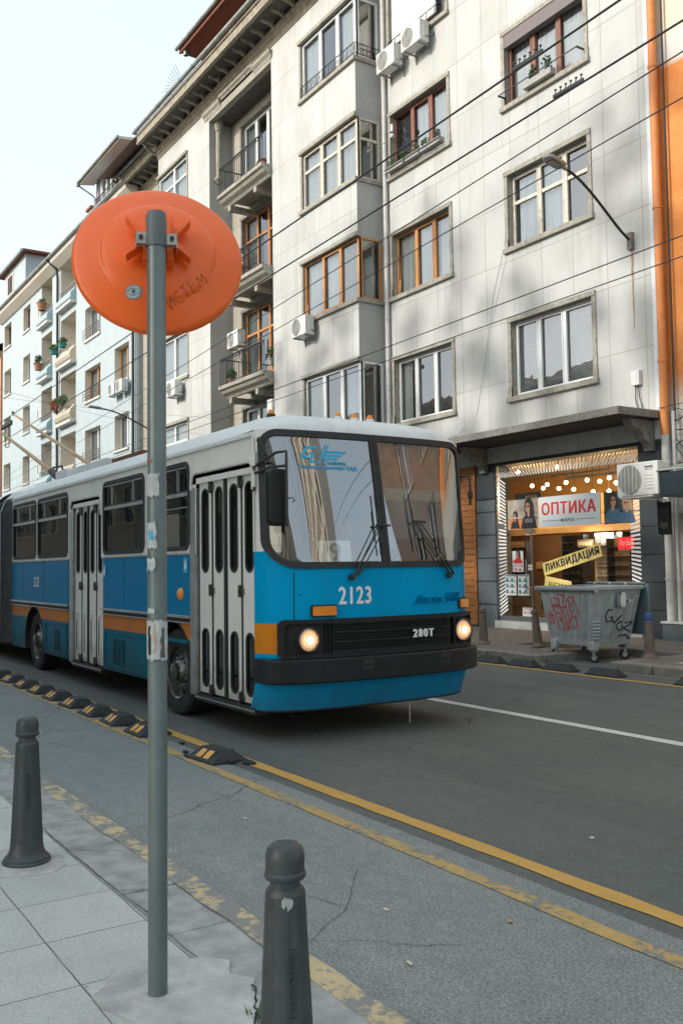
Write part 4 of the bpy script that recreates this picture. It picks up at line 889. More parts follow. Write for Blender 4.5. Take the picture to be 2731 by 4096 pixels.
def bulge(x0, x1, z0, bars, par):
    pr = [(.0, 0), (.16, .02), (.30, .12), (.34, .28), (.26, .45), (.12, .58), (.06, .70)]
    mb = MB('balcony_blue' if not bars else 'frame_old'); mb.smooth = True; k = int((x1-x0)/.10)
    for i in range(k):
        xa = x0+(x1-x0)*i/k; xb_ = x0+(x1-x0)*(i+1)/k; xm = (xa+xb_)/2
        if not bars: mb.grid(lambda u, v: Vector((u, YL-pr[v][0]-(.03 if abs(u-xm) < .001 else 0), z0+pr[v][1])), [xa, xm, xb_], list(range(len(pr))))
        else: mb.tube([(xm, YL-a-.02, z0+b_*1.2) for a, b_ in pr], .02, 4)
    mb.smooth = False
    if not bars:
        mb.use('balcony_blue')
        for xx in (x0, x1): mb.add([(xx, YL-a, z0+b_) for a, b_ in pr] + [(xx, YL, z0+.7)], [tuple(range(len(pr)+1))])
        mb.use('gutter_zinc')
        for q in range(12): xx = x0+(x1-x0)*q/11; mb.box(xx-.01, xx+.01, YL-.08, YL-.06, z0+.68, z0+1.02)
        mb.box(x0, x1, YL-.09, YL-.05, z0+1.0, z0+1.04)
    mb.use('pipe_white'); mb.box(x0-.03, x1+.03, YL-.34, YL+.02, z0-.16, z0-.002); mb.build('balcony', par, recalc=False)
for i, (x0, x1, z0, z1) in enumerate(lgs[:4]): bulge(x0-.05, x1+.05, z0+.05, False, bb)
for i, (x0, x1, z0, z1) in enumerate(lgs[5:9]): bulge(x0-.05, x1+.05, z0+.05, i >= 1 and i != 4, bb)
mb = MB('metal_black')
for (x0, x1, z0) in ((-48.4, -45.86, 10.45), (-48.4, -45.86, 7.2), (-48.4, -45.86, 13.72), (-57, -54.7, 6.5), (-52.9, -50, 3.4)):
    mb.cut()
    for q in range(4): mb.box(x0, x1, YL-.12, YL-.10, z0+.1+q*.15, z0+.12+q*.15)
    for q in range(3): xx = x0+(x1-x0)*q/2; mb.box(xx-.012, xx+.012, YL-.12, YL-.10, z0, z0+.58)
mb.build('window_rail', bb)
mb = MB('room_dark')
for (x, zs) in ((-57.9, (17.2, 14.0, 13.1, 10.9, 10.0, 7.5, 6.7)), (-53.75, (14.4, 13.6, 11.1, 7.9, 7.0))):
    for z in zs: mb.cut(); mb.use('reveal_cream'); mb.box(x-.17, x+.17, YL-.004, YL+.1, z, z+.62); mb.use('room_dark'); mb.box(x+.02, x+.15, YL-.008, YL+.1, z+.03, z+.58)
mb.build('vent_window', bb)
mb = MB('metal_black'); mb.tube([(-53.25, YL-.75, 19.45), (-53.1, YL-.2, 18.9), (-53.2, YL-.12, 18.5), (-53.2, YL-.12, 0)], .07, 8); mb.cut(); mb.tube([(-40.86, YL-.12, 19.0), (-40.86, YL-.12, 0)], .07, 8); mb.build('downpipe', bb)
mb = MB('plaster_cream'); mb.poly([(0, 18.9), (.12, 18.92), (.55, 19.22), (.6, 19.4), (0, 19.4)], lambda u, v, w: Vector((w, YL-u, v)), -67.4, -40.6); mb.build('eaves', bb)
mb = MB('gutter_zinc'); mb.smooth = True; mb.grid(lambda u, v: Vector((u, YL-.68+.10*math.cos(v), 19.5+.10*math.sin(v))), [-67.5, -40.5], [R(a) for a in range(-200, 30, 20)]); mb.smooth = False
for i in range(24): xx = -67.2+i*1.13; mb.tube([(xx, YL-.68+.107*math.cos(R(a)), 19.5+.107*math.sin(R(a))) for a in range(-200, 30, 30)], .01, 4)
mb.build('gutter', bb, recalc=False)
mb = MB('roof_tile'); mb.quad((-67.5, YL-.6, 19.5), (-40.5, YL-.6, 19.5), (-40.5, 21, 22.2), (-67.5, 21, 22.2)); mb.quad((-67.5, 27, 19.5), (-40.5, 27, 19.5), (-40.5, 21, 22.2), (-67.5, 21, 22.2)); mb.build('roof', bb)
# small attic with window at its left end
mb = MB('plaster_blue'); mb.box(-66.2, -60.5, YL-.12, YL+3, 19.9, 22.1); mb.use('gutter_zinc'); mb.box(-67.0, -60.0, YL-.55, YL-.42, 22.0, 22.16); mb.use('brown_soffit'); mb.poly([(-67.0, 22.05), (-60.0, 22.05), (-60.0, 22.2), (-67, 22.2)], lambda u, v, w: Vector((u, w, v)), YL-.4, YL+3.2)
mb.use('reveal_cream'); mb.box(-65.3, -63.7, YL-.16, YL-.1, 20.3, 21.7); mb.use('room_dark'); mb.box(-65.15, -63.85, YL-.165, YL-.1, 20.4, 21.6); mb.use('frame_redwood'); mb.box(-64.6, -64.5, YL-.18, YL-.1, 20.4, 21.6); mb.build('attic', bb)
# roof-top extension with white windows and teal ceiling
x0, xm, x1, Yd, zb, zt = -45.1, -42.4, -40.2, 14.6, 19.5, 21.0
dm = thing('roof_extension', 'roof-top room with white windows, pale soffit and teal ceiling behind the orange mirror', 'roof room', (-43, Yd, zb))
mb = MB('frame_white'); mb.box(x0, xm, Yd, Yd+.1, zb, zb+.5)
for i in range(5): xx = x0+(i/4)*(xm-x0); mb.box(xx-.07, xx+.07, Yd-.01, Yd+.09, zb+.5, zt-.1)
mb.box(x0, xm, Yd, Yd+.1, zt-.1, zt); mb.use('curtain_white'); mb.quad((x0, Yd+.25, zb+.5), (xm, Yd+.25, zb+.5), (xm, Yd+.25, zt-.1), (x0, Yd+.25, zt-.1)); mb.build('front', dm)
mb = MB('glass_win'); mb.quad((x0, Yd+.05, zb+.5), (xm, Yd+.05, zb+.5), (xm, Yd+.05, zt-.1), (x0, Yd+.05, zt-.1)); mb.build('pane', dm)
mb = MB('brown_soffit'); mb.box(x0-.05, x1, Yd-.05, Yd+.0, zt, zt+.08); mb.cut(); mb.box(x0-.09, x0, Yd-.04, Yd+.1, zb, zt); mb.cut(); mb.box(xm, xm+.1, Yd-.02, Yd+.1, zb, zt); mb.cut(); mb.box(-41.6, -41.45, Yd-.02, Yd+.1, zb, zt); mb.build('post', dm)
mb = MB('teal_paint'); mb.quad((xm+.1, Yd, zt+.02), (x1, Yd, zt+.02), (x1, Yd+3, zt+.02), (xm+.1, Yd+3, zt+.02)); mb.quad((xm+.1, Yd+2.4, zb), (x1, Yd+2.4, zb), (x1, Yd+2.4, zt), (xm+.1, Yd+2.4, zt)); mb.build('ceiling_boards', dm)
mb = MB('frame_white'); mb.quad((x0-.4, Yd-.78, zt-.08), (x1+.6, Yd-.78, zt-.08), (x1+.6, Yd-.05, zt+.05), (x0-.4, Yd-.05, zt+.05)); mb.use('roof_metal'); mb.quad((x0-.4, Yd-.8, zt+.06), (x1+.6, Yd-.8, zt+.06), (x1+.6, Yd+3, zt+.5), (x0-.4, Yd+3, zt+.5)); mb.use('curtain_tan'); mb.box(x0-.4, x1+.6, Yd-.81, Yd-.78, zt-.1, zt+.03)
mb.use('frame_old'); mb.poly([(Yd-.8, zt-.08), (Yd+3, zt+.36), (Yd+3, zt+.48), (Yd-.8, zt+.05)], lambda u, v, w: Vector((w, u, v)), x1+.6, x1+.64)
mb.use('gutter_zinc'); mb.tube([(x0-.4, Yd-.87, zt+.03), (x1+.6, Yd-.87, zt+.03)], .07, 8); mb.box(x0-.5, x0-.3, Yd-.95, Yd-.78, zt-.16, zt+.08); mb.tube([(x0-.4, Yd-.8, zt-.15), (x0-.15, Yd-.2, zt-.6), (x0-.12, Yd-.1, zt-.7), (x0-.12, Yd-.1, zb)], .04, 8)
for i in range(8): xx = x0-.1+i*.75; mb.tube([(xx, Yd-.87+.075*math.cos(R(a)), zt+.03+.075*math.sin(R(a))) for a in range(-200, 30, 30)], .008, 4)
mb.build('roof', dm)
mb = MB('metal_black')
for i in range(14): xx = x0+i*.2; mb.box(xx-.01, xx+.01, Yd-.14, Yd-.12, zb, zb+.62)
mb.box(x0, xm, Yd-.15, Yd-.11, zb+.6, zb+.63); mb.build('railing', dm)
mb = MB('brick_old'); mb.box(-50.9, -50.2, 15.9, 16.6, 19.6, 21.75); mb.box(-51.0, -50.1, 15.8, 16.7, 21.75, 21.88)
tag(mb.build('chimney', loc=(-50.5, 16, 19.6)), 'red brick chimney on the pale blue building just left of the orange mirror', 'chimney')

# ================================================================== FAR LEFT PEACH BUILDING, RIGHT ORANGE BUILDING AND THE REST OF THE STREET
def plain_building(name, lab, x0, x1, y0, y1, h, m, face=-1, rowh=3.3, win=(1.3, 1.6), step=3.0, wf='w', roof='roof_tile', first=4.2, detail=True, cap=.5):
    b = thing(name, lab, 'building', ((x0+x1)/2, (y0 if face < 0 else y1), 0)); Y = y0 if face < 0 else y1
    hs = []; z = first
    while z+win[1] < h-.6:
        x = x0+step*.35
        while x+win[0] < x1-.3: hs.append((x, x+win[0], z, z+win[1])); x += step
        z += rowh
    W = MB(m); wall_holes(W, x0, x1, 0, h, hs, lambda u, v: Vector((u, Y, v))); Yo = y1 if face < 0 else y0
    W.quad((x0, y0, 0), (x0, y1, 0), (x0, y1, h), (x0, y0, h)); W.quad((x1, y0, 0), (x1, y1, 0), (x1, y1, h), (x1, y0, h)); W.quad((x0, Yo, 0), (x1, Yo, 0), (x1, Yo, h), (x0, Yo, h)); W.build('wall', b)
    s = -face; F = MB(FRM[wf]); P = MB('glass_win'); D = MB('room_dark'); c, z1 = win; yy = s*.15
    F.box(0, c, min(yy, yy+s*.06), max(yy, yy+s*.06), 0, .07); F.box(0, c, min(yy, yy+s*.06), max(yy, yy+s*.06), z1-.07, z1)
    for q in (0, c/2-.035, c-.07): F.box(q, q+.07, min(yy, yy+s*.055), max(yy, yy+s*.055), .07, z1-.07)
    P.quad((0, yy+s*.03, 0), (c, yy+s*.03, 0), (c, yy+s*.03, z1), (0, yy+s*.03, z1)); D.box(0, c, min(0, s*.9), max(0, s*.9), 0, z1); k = -4 if s > 0 else -3; D.f.pop(k); D.mi.pop(k); D.sm.pop(k)
    F.use('trim_stone'); F.box(-.1, c+.1, min(0, -s*.08), max(0, -s*.08), -.1, 0)
    if hs:
        w0 = F.build('window', None, recalc=False); P.build('pane', w0, recalc=False); D.build('interior', w0, recalc=False); w0.parent = b; O_ = Vector(b.location)
        for i_, h_ in enumerate(hs[:100]):
            if i_ == 0: w0.location = Vector((h_[0], Y, h_[2]))-O_; continue
            wn = w0.copy(); COL.objects.link(wn); wn.location = Vector((h_[0], Y, h_[2]))-O_
            for g_ in w0.children: d_ = g_.copy(); COL.objects.link(d_); d_.parent = wn
    Rf = MB(roof); e = .6; Rf.quad((x0, Y-s*e, h+.02), (x1, Y-s*e, h+.02), (x1, (y0+y1)/2, h+2.4), (x0, (y0+y1)/2, h+2.4)); Rf.quad((x0, Yo, h+.02), (x1, Yo, h+.02), (x1, (y0+y1)/2, h+2.4), (x0, (y0+y1)/2, h+2.4))
    Rf.use('trim_stone'); Rf.box(x0, x1, min(Y-s*e, Y), max(Y-s*e, Y), h-.25, h); Rf.build('roof', b); return b
plain_building('apartment_building', 'peach coloured building with red tiled roof at the far left edge', -84, -67.8, 15.0, 26, 17.2, 'plaster_peach', -1, 3.3, (1.2, 1.6), 3.2)
plain_building('apartment_building', 'cream building far down the street', -130, -84.5, 15.0, 26, 20, 'plaster_cream', -1)
ob = thing('orange_building', 'orange rendered building with peeling paint at the right edge', 'building', (-6, YM, 0))
OX0, OX1 = -12.06, -2.5
hs = [(x, x+1.5, z, z+1.9) for z in (5.4, 8.9, 12.4, 15.8) for x in (-8.3, -5.2)]
W = MB('plaster_orange'); wall_holes(W, OX0+.55, OX1, 4.6, 18.6, hs, lambda u, v: Vector((u, YM+.14, v)))
W.quad((OX0+.0, YM+.14, 4.6), (OX0+.55, YM+.14, 4.6), (OX0+.55, YM+.14, 18.6), (OX0+.0, YM+.14, 18.6))
W.quad((OX1, YM+.14, 0), (OX1, 27, 0), (OX1, 27, 18.6), (OX1, YM+.14, 18.6)); W.quad((OX0, 27, 0), (OX1, 27, 0), (OX1, 27, 18.6), (OX0, 27, 18.6))
W.quad((OX0, YM+.14, 18.6), (OX1, YM+.14, 18.6), (OX1, 27, 18.6), (OX0, 27, 18.6)); W.build('wall', ob)
mat('wall_white_low', (.55, .55, .52), .85, var=.1, bump=.3, streak=.3)
W = MB('wall_white_low'); W.quad((OX0, YM+.145, .5), (OX1, YM+.145, .5), (OX1, YM+.145, 4.6), (OX0, YM+.145, 4.6)); W.use('pier_grey'); W.box(-12.0, OX1, YM-.28, YM+.16, .10, .46); W.use('pipe_white'); W.box(-12.02, OX1, YM-.31, YM+.16, .46, .50); W.build('plinth', ob)
for h in hs: window(ob, *h, YM+.14, 'w', (.5,), None, ('curtain_grey',))
mat('paint_blue_white', (.60, .66, .70), .8, var=.1)
W = MB('paint_blue_white'); W.box(-12.20, -12.065, YM-.006, YM+.02, 4.7, 18.9); W.build('corner_strip', gb)
mb = MB('pipe_orange'); mb.tube([(-11.96, YM-.06, 4.15), (-11.96, YM-.06, 18.6)], .085, 14)
for zz in (5.6, 8.7, 11.6, 14.3): mb.tube([(-11.96, YM-.06, zz), (-11.96, YM-.06, zz+.06)], .10, 14)
mb.use('pipe_white'); mb.tube([(-11.96, YM-.06, .5), (-11.96, YM-.06, 4.15)], .08, 14); mb.cut(); mb.tube([(-11.78, YM-.03, .5), (-11.78, YM-.03, 4.6)], .035, 8)
for zz in (1.3, 2.6, 3.6): mb.tube([(-11.96, YM-.06, zz), (-11.96, YM-.06, zz+.04)], .095, 14); mb.box(-11.83, -11.73, YM-.05, YM+.13, zz, zz+.03)
mb.build('downpipe', ob)
mb = MB('metal_black'); rn = random.Random(2)
mb.tube([(-11.80, YM+.05, 4.4+q*.02*1 if 0 else 4.4+q*.6) for q in range(24)], .02, 5)
for k in range(6):
    z0_ = 3.6+rn.random()*1.0; p = [(-11.86+q*.13, YM+.02-rn.random()*.06, z0_+.10*math.sin(q*1.3+k)-q*.05*(k % 3)) for q in range(10)]; mb.tube(p, .008+.006*rn.random(), 5)
mb.tube([(-12.0, YM-.16, 4.68), (-10.5, YM-.3, 4.70), (-7, YM-.2, 4.72)], .008, 5)
tag(mb.build('cable_bundle', loc=(-11.5, YM, 4)), 'tangle of black cables beside the orange drainpipe above the dark awning', 'cables')
# rest of the far side, further along (seen in reflections)
plain_building('apartment_building', 'dark grey building right of the orange one', -2.4, 5.0, 15.3, 27, 15.5, 'grey_render', -1, 3.3, (1.5, 1.9), 2.9)
plain_building('apartment_building', 'white apartment building further along the street', 19, 75, 15.3, 17.6, 25, 'reveal_cream', -1, 3.3, (1.5, 1.9), 2.9, 'b')
# our side of the street
plain_building('apartment_building', 'long grey building on the near side of the street opposite the bays', -46, -22, -22, -9.5, 12.5, 'stone_dull', 1, 3.3, (1.5, 1.9), 2.9)
plain_building('apartment_building', 'grey building on the near side behind the trees', -21.8, -6, -22, -9.5, 12, 'stone_dull', 1, 3.3, (1.5, 1.9), 2.9)
plain_building('apartment_building', 'pale building on the near side behind the camera', 7, 62, -22, -3.8, 16, 'plaster_cream', 1, 3.3, (1.5, 1.9), 2.9)
plain_building('apartment_building', 'drab stone building on the near side far down the street', -80, -46.2, -22, -9.5, 12.5, 'stone_dull', 1, 3.3, (1.5, 1.9), 2.9)
mat('bark', (.11, .085, .06), .9, var=.3, scale=20, bump=.8, bscale=20)
def tree(x, y, h, cr, seed, lab):  # unseen trees, added to break the sunlight into patches on the facade
    t_ = thing('street_tree', lab, 'tree', (x, y, 0), group='street trees on the near pavement'); rn = random.Random(seed); mb = MB('bark')
    mb.tube([(x, y, 0), (x+.1, y, h*.3), (x-.1, y+.1, h*.6), (x, y, h*.9)], [.24, .19, .12, .04], 10)
    tips = []
    for i in range(16):
        a = rn.random()*6.28; z = h*rn.uniform(.32, .85); l = cr*rn.uniform(.5, .95)*(1-.4*abs(z/h-.55)); e = (x+math.cos(a)*l, y+math.sin(a)*l, z+l*.55); mb.tube([(x, y, z), (x+math.cos(a)*l*.5, y+math.sin(a)*l*.5, z+l*.38), e], [.07, .045, .015], 6); tips.append(e)
    mb.build('trunk', t_); mb = MB()
    for i in range(58):
        if i < 16: c_ = tips[i]
        else: a = rn.random()*6.28; q = rn.random()**.5*cr*.85; c_ = (x+math.cos(a)*q, y+math.sin(a)*q, h*rn.uniform(.42, .98)-q*.3)
        leaves(mb, c_, (cr*.17, cr*.17, cr*.14), 78, .15, seed*50+i)
    mb.build('crown', t_, recalc=False)
for i, (x, y, h, cr) in enumerate(((-27.5, -5.6, 20, 3.1), (-23.5, -5.9, 22, 3.2), (-19.2, -5.4, 20.5, 3.1), (-15, -5.9, 22, 3.1), (-11, -5.6, 20.5, 3.1))):
    tree(x, y, h, cr, 31+i, ['tall leafy tree on the near pavement beside the %s building' % q for q in ('cream one', 'cream and peach ones', 'peach one, left half', 'peach one, middle', 'peach one, right half')][i])

# ================================================================== AC UNITS
mat('sticker_blue', (.25, .35, .6), .5, var=0)
def ac_unit(wd=.85, ht=.58, dp=.32):
    """front faces -Y, back at y=0, local origin at bottom centre of the back"""
    t_ = thing('air_conditioner', 'x', 'air conditioner', (0, 0, 0)); mb = MB('ac_white'); mb.box(-wd/2, wd/2, -dp-.12, -.12, 0, ht); bd = mb.build('casing', t_, bevel=.02)
    mb = MB('ac_grille'); cx = -wd*.14; r = ht*.42; M_ = Matrix.Translation((cx, -dp-.122, ht*.5)) @ Matrix.Rotation(R(90), 4, 'X')
    mb.lathe([(0, .0), (r, .0), (r*1.03, -.006)], n=28, M=M_); g = mb.build('fan_grille', t_)
    mb = MB('ac_white'); mb.lathe([(r, .0), (r*1.04, .012), (r*1.08, 0)], n=28, M=M_)
    for k in range(1, 9):
        rr = r*k/9; mb.lathe([(rr, .003), (rr+.004, .006), (rr+.008, .003)], n=24, M=M_)
    for k in range(-3, 4): x = cx+k*r/3.6; hh = math.sqrt(max(0, r*r-(k*r/3.6)**2)); mb.box(x-.004, x+.004, -dp-.135, -dp-.124, ht*.5-hh, ht*.5+hh)
    for k in range(5): mb.box(wd*.27, wd*.44, -dp-.125, -dp-.119, ht*(.25+.09*k), ht*(.27+.09*k))
    mb.build('louvre', g)
    mb = MB('gutter_zinc'); mb.box(-wd*.38, -wd*.34, -dp-.12, 0, -.035, -.002); mb.box(wd*.34, wd*.38, -dp-.12, 0, -.035, -.002); mb.box(-wd*.38, -wd*.34, -.02, 0, -.25, -.036); mb.box(wd*.34, wd*.38, -.02, 0, -.25, -.036)
    mb.use('ac_white'); mb.box(wd/2-.002, wd/2+.02, -dp*.7-.12, -dp*.35-.12, ht*.2, ht*.75)
    mb.use('metal_black'); mb.tube([(wd/2+.02, -dp*.4-.1, ht*.25), (wd/2+.09, -dp*.3-.08, ht*.12), (wd/2+.07, -.03, ht*.3), (wd/2+.05, 0, ht*.5)], .014, 6); mb.build('bracket', t_)
    return t_
ac0 = ac_unit(); G = 'air conditioner units on the facades'
ACL = [((-21.05+.42, YM-.02, 15.55), 'left of the two air conditioners hung below the white roller shutter'),
       ((-19.9+.45, YM-.02, 15.62), 'right of the two air conditioners hung below the white roller shutter'),
       ((-24.15, YB-.0, 8.62), 'air conditioner below the orange corner window of the nearer bay'),
       ((-29.75, YM-.35, 9.50), 'air conditioner on the recessed wall left of the lowest balcony'),
       ((-34.2, YB, 8.42), 'air conditioner under the white bay window just right of the signpost'),
       ((-43.0, YL, 9.93), 'left of the pair of air conditioners on the pale blue wall'),
       ((-41.9, YL, 9.93), 'right of the pair of air conditioners on the pale blue wall'),
       ((-52.2, YL+.7, 16.0), 'air conditioner inside a pale blue building loggia'),
       ((-26.95, YM-.55, 6.55), 'air conditioner on the wall just above the bus roof corner')]
for i, (p, lab) in enumerate(ACL):
    if i == 0: ac0.location = p; ac0['label'] = lab; ac0['group'] = G; ORG[ac0.name] = Vector()
    else: dup(ac0, p, R(90) if i in (8,) else 0, lab, G)
big = thing('air_conditioner', 'large white air conditioner hanging low by the optician with fan grille and printed name', 'air conditioner', (-11.62, 14.1, 2.86))
mb = MB('ac_white'); mb.box(-12.06, -11.12, 13.92, 14.28, 2.88, 3.50); mb.build('casing', big, bevel=.02)
M_ = Matrix.Translation((-11.76, 13.916, 3.19)) @ Matrix.Rotation(R(90), 4, 'X'); r = .265
mb = MB('ac_grille'); mb.lathe([(0, 0), (r, 0)], n=32, M=M_); g = mb.build('fan_grille', big)
mb = MB('ac_white'); mb.lathe([(r, 0), (r*1.03, .012), (r*1.06, 0)], n=32, M=M_)
for k in range(-16, 17): hh = math.sqrt(max(0, r*r-(k*r/17)**2)); mb.box(-11.76-hh, -11.76+hh, 13.905, 13.909, 3.19+k*r/17-.003, 3.19+k*r/17+.003)
for k in range(-2, 3): x = -11.76+k*.09; hh = math.sqrt(max(0, r*r-(k*.09)**2)); mb.box(x-.006, x+.006, 13.898, 13.904, 3.19-hh, 3.19+hh)
for k in range(5): mb.box(-11.42, -11.22, 13.910, 13.916, 3.0+k*.06, 3.015+k*.06)
mb.build('louvre', g)
mb = MB('ac_grille'); mb.lathe([(0, .004), (.12, .004), (.16, .003)], (.04, 0, .03), n=20, M=M_); mb.build('fan_hub', g)
text_mesh('lettering', 'SANG', (-11.40, -11.22, 3.38, 3.42), F_(13.912), 'print_black', big, off=.02); text_mesh('lettering', 'Electronics', (-11.38, -11.22, 3.345, 3.365), F_(13.912), 'ac_grille', big)
mb = MB('shelf_white'); mb.box(-11.98, -11.94, 13.9, YM, 2.845, 2.878); mb.cut(); mb.box(-11.3, -11.26, 13.9, YM, 2.845, 2.878); mb.cut(); mb.box(-12.0, -11.24, 13.94, 13.98, 2.85, 2.876); mb.build('bracket', big)
mat('rust_stain', (.30, .22, .13), .9, var=.3, scale=9)
mb = MB('rust_stain'); rn = random.Random(9); L_ = []; R_ = []
for q in range(15):
    z_ = 8.02-q*.115; w_ = .035*(1-q/15)+.006; L_.append((-12.67-w_*rn.uniform(.6, 1.2), YM-.003, z_)); R_.append((-12.67+w_*rn.uniform(.6, 1.2), YM-.003, z_))
mb.add(L_+R_, [(i, i+1, 15+i+1, 15+i) for i in range(14)]); mb.build('rust_streak', gb, recalc=False)
mb = MB('curtain_grey'); mb.tube([(-16.55, YM-.02, 9.1), (-16.9, YM-.02, 8.2), (-17.1, YM-.02, 7.3), (-17.35, YM-.03, 6.2), (-17.6, YM-.02, 5.4), (-18.0, YM-.3, 4.9), (-18.3, YM-.9, 4.66)], .007, 5); mb.cut(); mb.tube([(-16.4, YM-.02, 9.0), (-16.95, YM-.02, 7.6), (-17.15, YM-.02, 6.6)], .005, 5); mb.build('hanging_cable', gb)
mat('awning_black', (.012, .022, .028), .35, var=.1)
mb = MB('awning_black'); mb.box(-11.10, -5.5, 13.95, 14.6, 2.83, 3.27); mb.use('soffit_dark'); mb.box(-11.10, -5.5, 14.6, YM+.1, 2.9, 3.1); mb.use('gutter_zinc'); mb.poly([(13.9, 3.29), (15.4, 3.62), (15.4, 3.64), (13.9, 3.32)], lambda u, v, w: Vector((w, u, v)), -11.15, -5.5)
tag(mb.build('shop_awning', bevel=.01, loc=(-8, 14.3, 2.8)), 'long black awning box right of the large air conditioner', 'awning')
mb = MB('black_gloss'); mb.box(-11.49, -11.24, 14.35, 14.42, 2.15, 2.76); mb.use('steel'); mb.box(-11.505, -11.49, 14.34, 14.43, 2.13, 2.82)
o = tag(mb.build('hanging_sign', loc=(-11.4, 14.4, 2.1)), 'narrow black vertical sign hanging below the awning', 'sign'); text_mesh('lettering', 'Agu', (-11.46, -11.27, 2.25, 2.42), F_(14.349), 'ac_grille', o, shear=.3)

# ================================================================== PLANTS, SMALL FACADE THINGS
def flowerbox(x0, x1, y, z, lab, m='planter_grey', fl='leaf_green', n=60, seed=0, hgt=.16):
    t_ = thing('flower_box', lab, 'flower box', ((x0+x1)/2, y, z), group='flower boxes on window sills'); mb = MB(m); mb.box(x0, x1, y-.09, y+.09, z, z+.15); mb.build('box', t_, bevel=.008)
    mb = MB(); rn = random.Random(seed)
    k = max(1, int((x1-x0)/.35))
    for i in range(k): leaves(mb, (x0+(i+.5)*(x1-x0)/k+rn.uniform(-.08, .08), y, z+.15+hgt*.7), (.15, .09, hgt), n, .045, seed*9+i, mats=(fl, 'leaf_dark'))
    mb.build('plants', t_, recalc=False); return t_
for i, (a, b_) in enumerate(((-20.95, -20.2), (-20.1, -19.5), (-19.45, -18.6))): flowerbox(a, b_, YM-.13, 12.72, 'grey flower box with sparse plants, %s on the red framed window sill' % ('first', 'second', 'third')[i], seed=i+1)
flowerbox(-15.5, -14.6, YM-.13, 12.70, 'flower box with a small bush on the dark red window sill top right', seed=5, hgt=.22, n=90)
mb = MB('metal_black')
for z in (12.88,): mb.box(-16.3, -13.75, YM-.26, YM-.24, z, z+.02)
for x in (-16.28, -13.77): mb.box(x-.012, x+.012, YM-.26, YM, 12.86, 12.9)
mb.cut(); mb.box(-21.05, -18.5, YM-.26, YM-.24, 12.80, 12.82); mb.box(-21.05, -18.5, YM-.25, YM-.23, 12.69, 12.71)
mb.build('window_rail', gb)
mb = MB('metal_black')   # low scroll railings at the top windows
def scroll(x0, x1, y, z, along='x'):
    fn = (lambda u, v: (u, y, v)) if along == 'x' else (lambda u, v: (y, u, v))
    mb.tube([fn(x0, z+.34), fn(x1, z+.34)], .014, 5); mb.tube([fn(x0, z+.04), fn(x1, z+.04)], .012, 5); k = max(1, int((x1-x0)/.32)); s = (x1-x0)/k
    for i in range(k+1): mb.tube([fn(x0+i*s, z), fn(x0+i*s, z+.36)], .012, 5)
    for i in range(k):
        c_ = x0+(i+.5)*s; mb.tube([fn(c_+.5*s*math.sin(a)*.8*(a/9), z+.19+.14*math.cos(a)*(a/9+.2)) for a in [q*.6 for q in range(16)]], .007, 4)
scroll(-24.5, -21.46, YB-.06, 16.24); scroll(YB-.04, YM-.1, -21.43, 16.24, 'y'); mb.cut(); scroll(-21.0, -18.5, YM-.08, 16.22)
mb.build('railing', gb)
def plant(x, y, z, rad, lab, pot='terracotta', n=120, fl=None, seed=0, potr=.12, ph=.2, leaf=.05):
    t_ = thing('potted_plant', lab, 'plant', (x, y, z), group='plants on the balconies'); mb = MB(pot); mb.lathe([(potr*.7, 0), (potr, ph), (potr*1.08, ph), (potr*1.08, ph-.03), (0, ph-.03)], (x, y, z), 12); mb.build('pot', t_)
    mb = MB(); leaves(mb, (x, y, z+ph+rad[2]*.8), rad, n, leaf, seed, mats=('leaf_green', fl or 'leaf_dark')); mb.build('foliage', t_, recalc=False)
plant(-29.4, 14.3, 8.06, (.30, .18, .22), 'leafy green plant at the left end of the lowest balcony', seed=1, n=220)
plant(-28.7, 14.45, 8.06, (.12, .12, .45), 'tall thin plant in a terracotta pot on the lowest balcony', seed=2, leaf=.035)
plant(-27.0, 14.6, 8.35, (.3, .15, .25), 'pale green plant at the right end of the lowest balcony', 'planter_grey', seed=3, n=150)
plant(-28.0, 14.5, 11.56, (.14, .12, .4), 'thin dark plant in a white pot on the middle balcony', 'frame_white', seed=4, leaf=.035)
plant(-27.2, 14.4, 14.96, (.3, .12, .12), 'reddish low plants on the top balcony', seed=5, fl='flower_red')
plant(-52.7, 14.6, 10.5, (.7, .25, .35), 'red flowering plant spilling over a bulging balcony of the pale blue building', seed=6, n=420, fl='flower_red', leaf=.09)
plant(-51.0, 14.5, 10.5, (.9, .2, .3), 'green trailing plant on the bulging balcony beside the red flowers', seed=7, n=380, leaf=.09)
plant(-52.9, 14.6, 13.9, (.5, .2, .2), 'dark green plant boxes on the second bulging balcony of the pale blue building', 'teal_paint', seed=8, n=220, leaf=.08, potr=.25)
plant(-51.2, 14.6, 13.95, (.5, .2, .2), 'green plant box right of another on the pale blue building balcony', 'teal_paint', seed=9, n=180, leaf=.08, potr=.25)
plant(-56.2, 14.6, 13.6, (.4, .2, .3), 'dark plant in an orange pot on the middle pale blue balcony', seed=10, n=150, leaf=.08, potr=.28, ph=.4)
plant(-55.3, 14.55, 17.0, (.5, .2, .12), 'orange pots with yellow plants on the top pale blue balcony', seed=11, n=100, leaf=.08, potr=.3, ph=.45)
mb = MB('frame_white'); mb.lathe([(0, .06), (.05, .05), (.07, 0), (.05, -.05), (0, -.06)], (-20.95, YM-.02, 13.85), 10); mb.lathe([(.04, 0), (.04, .2)], (-20.95, YM-.02, 13.98), 8); mb.tube([(-20.95, YM, 13.9), (-21.0, YM+.02, 13.9)], .02, 6)
cm_ = tag(mb.build('security_camera', loc=(-20.95, YM, 13.9)), 'small white dome camera in the red framed window reveal', 'camera', 'small cameras by the windows')
o = cm_.copy(); COL.objects.link(o); o.location = (-30.35, YM-.05, 12.9); o['label'] = 'small white dome camera by the dark wooden balcony door'
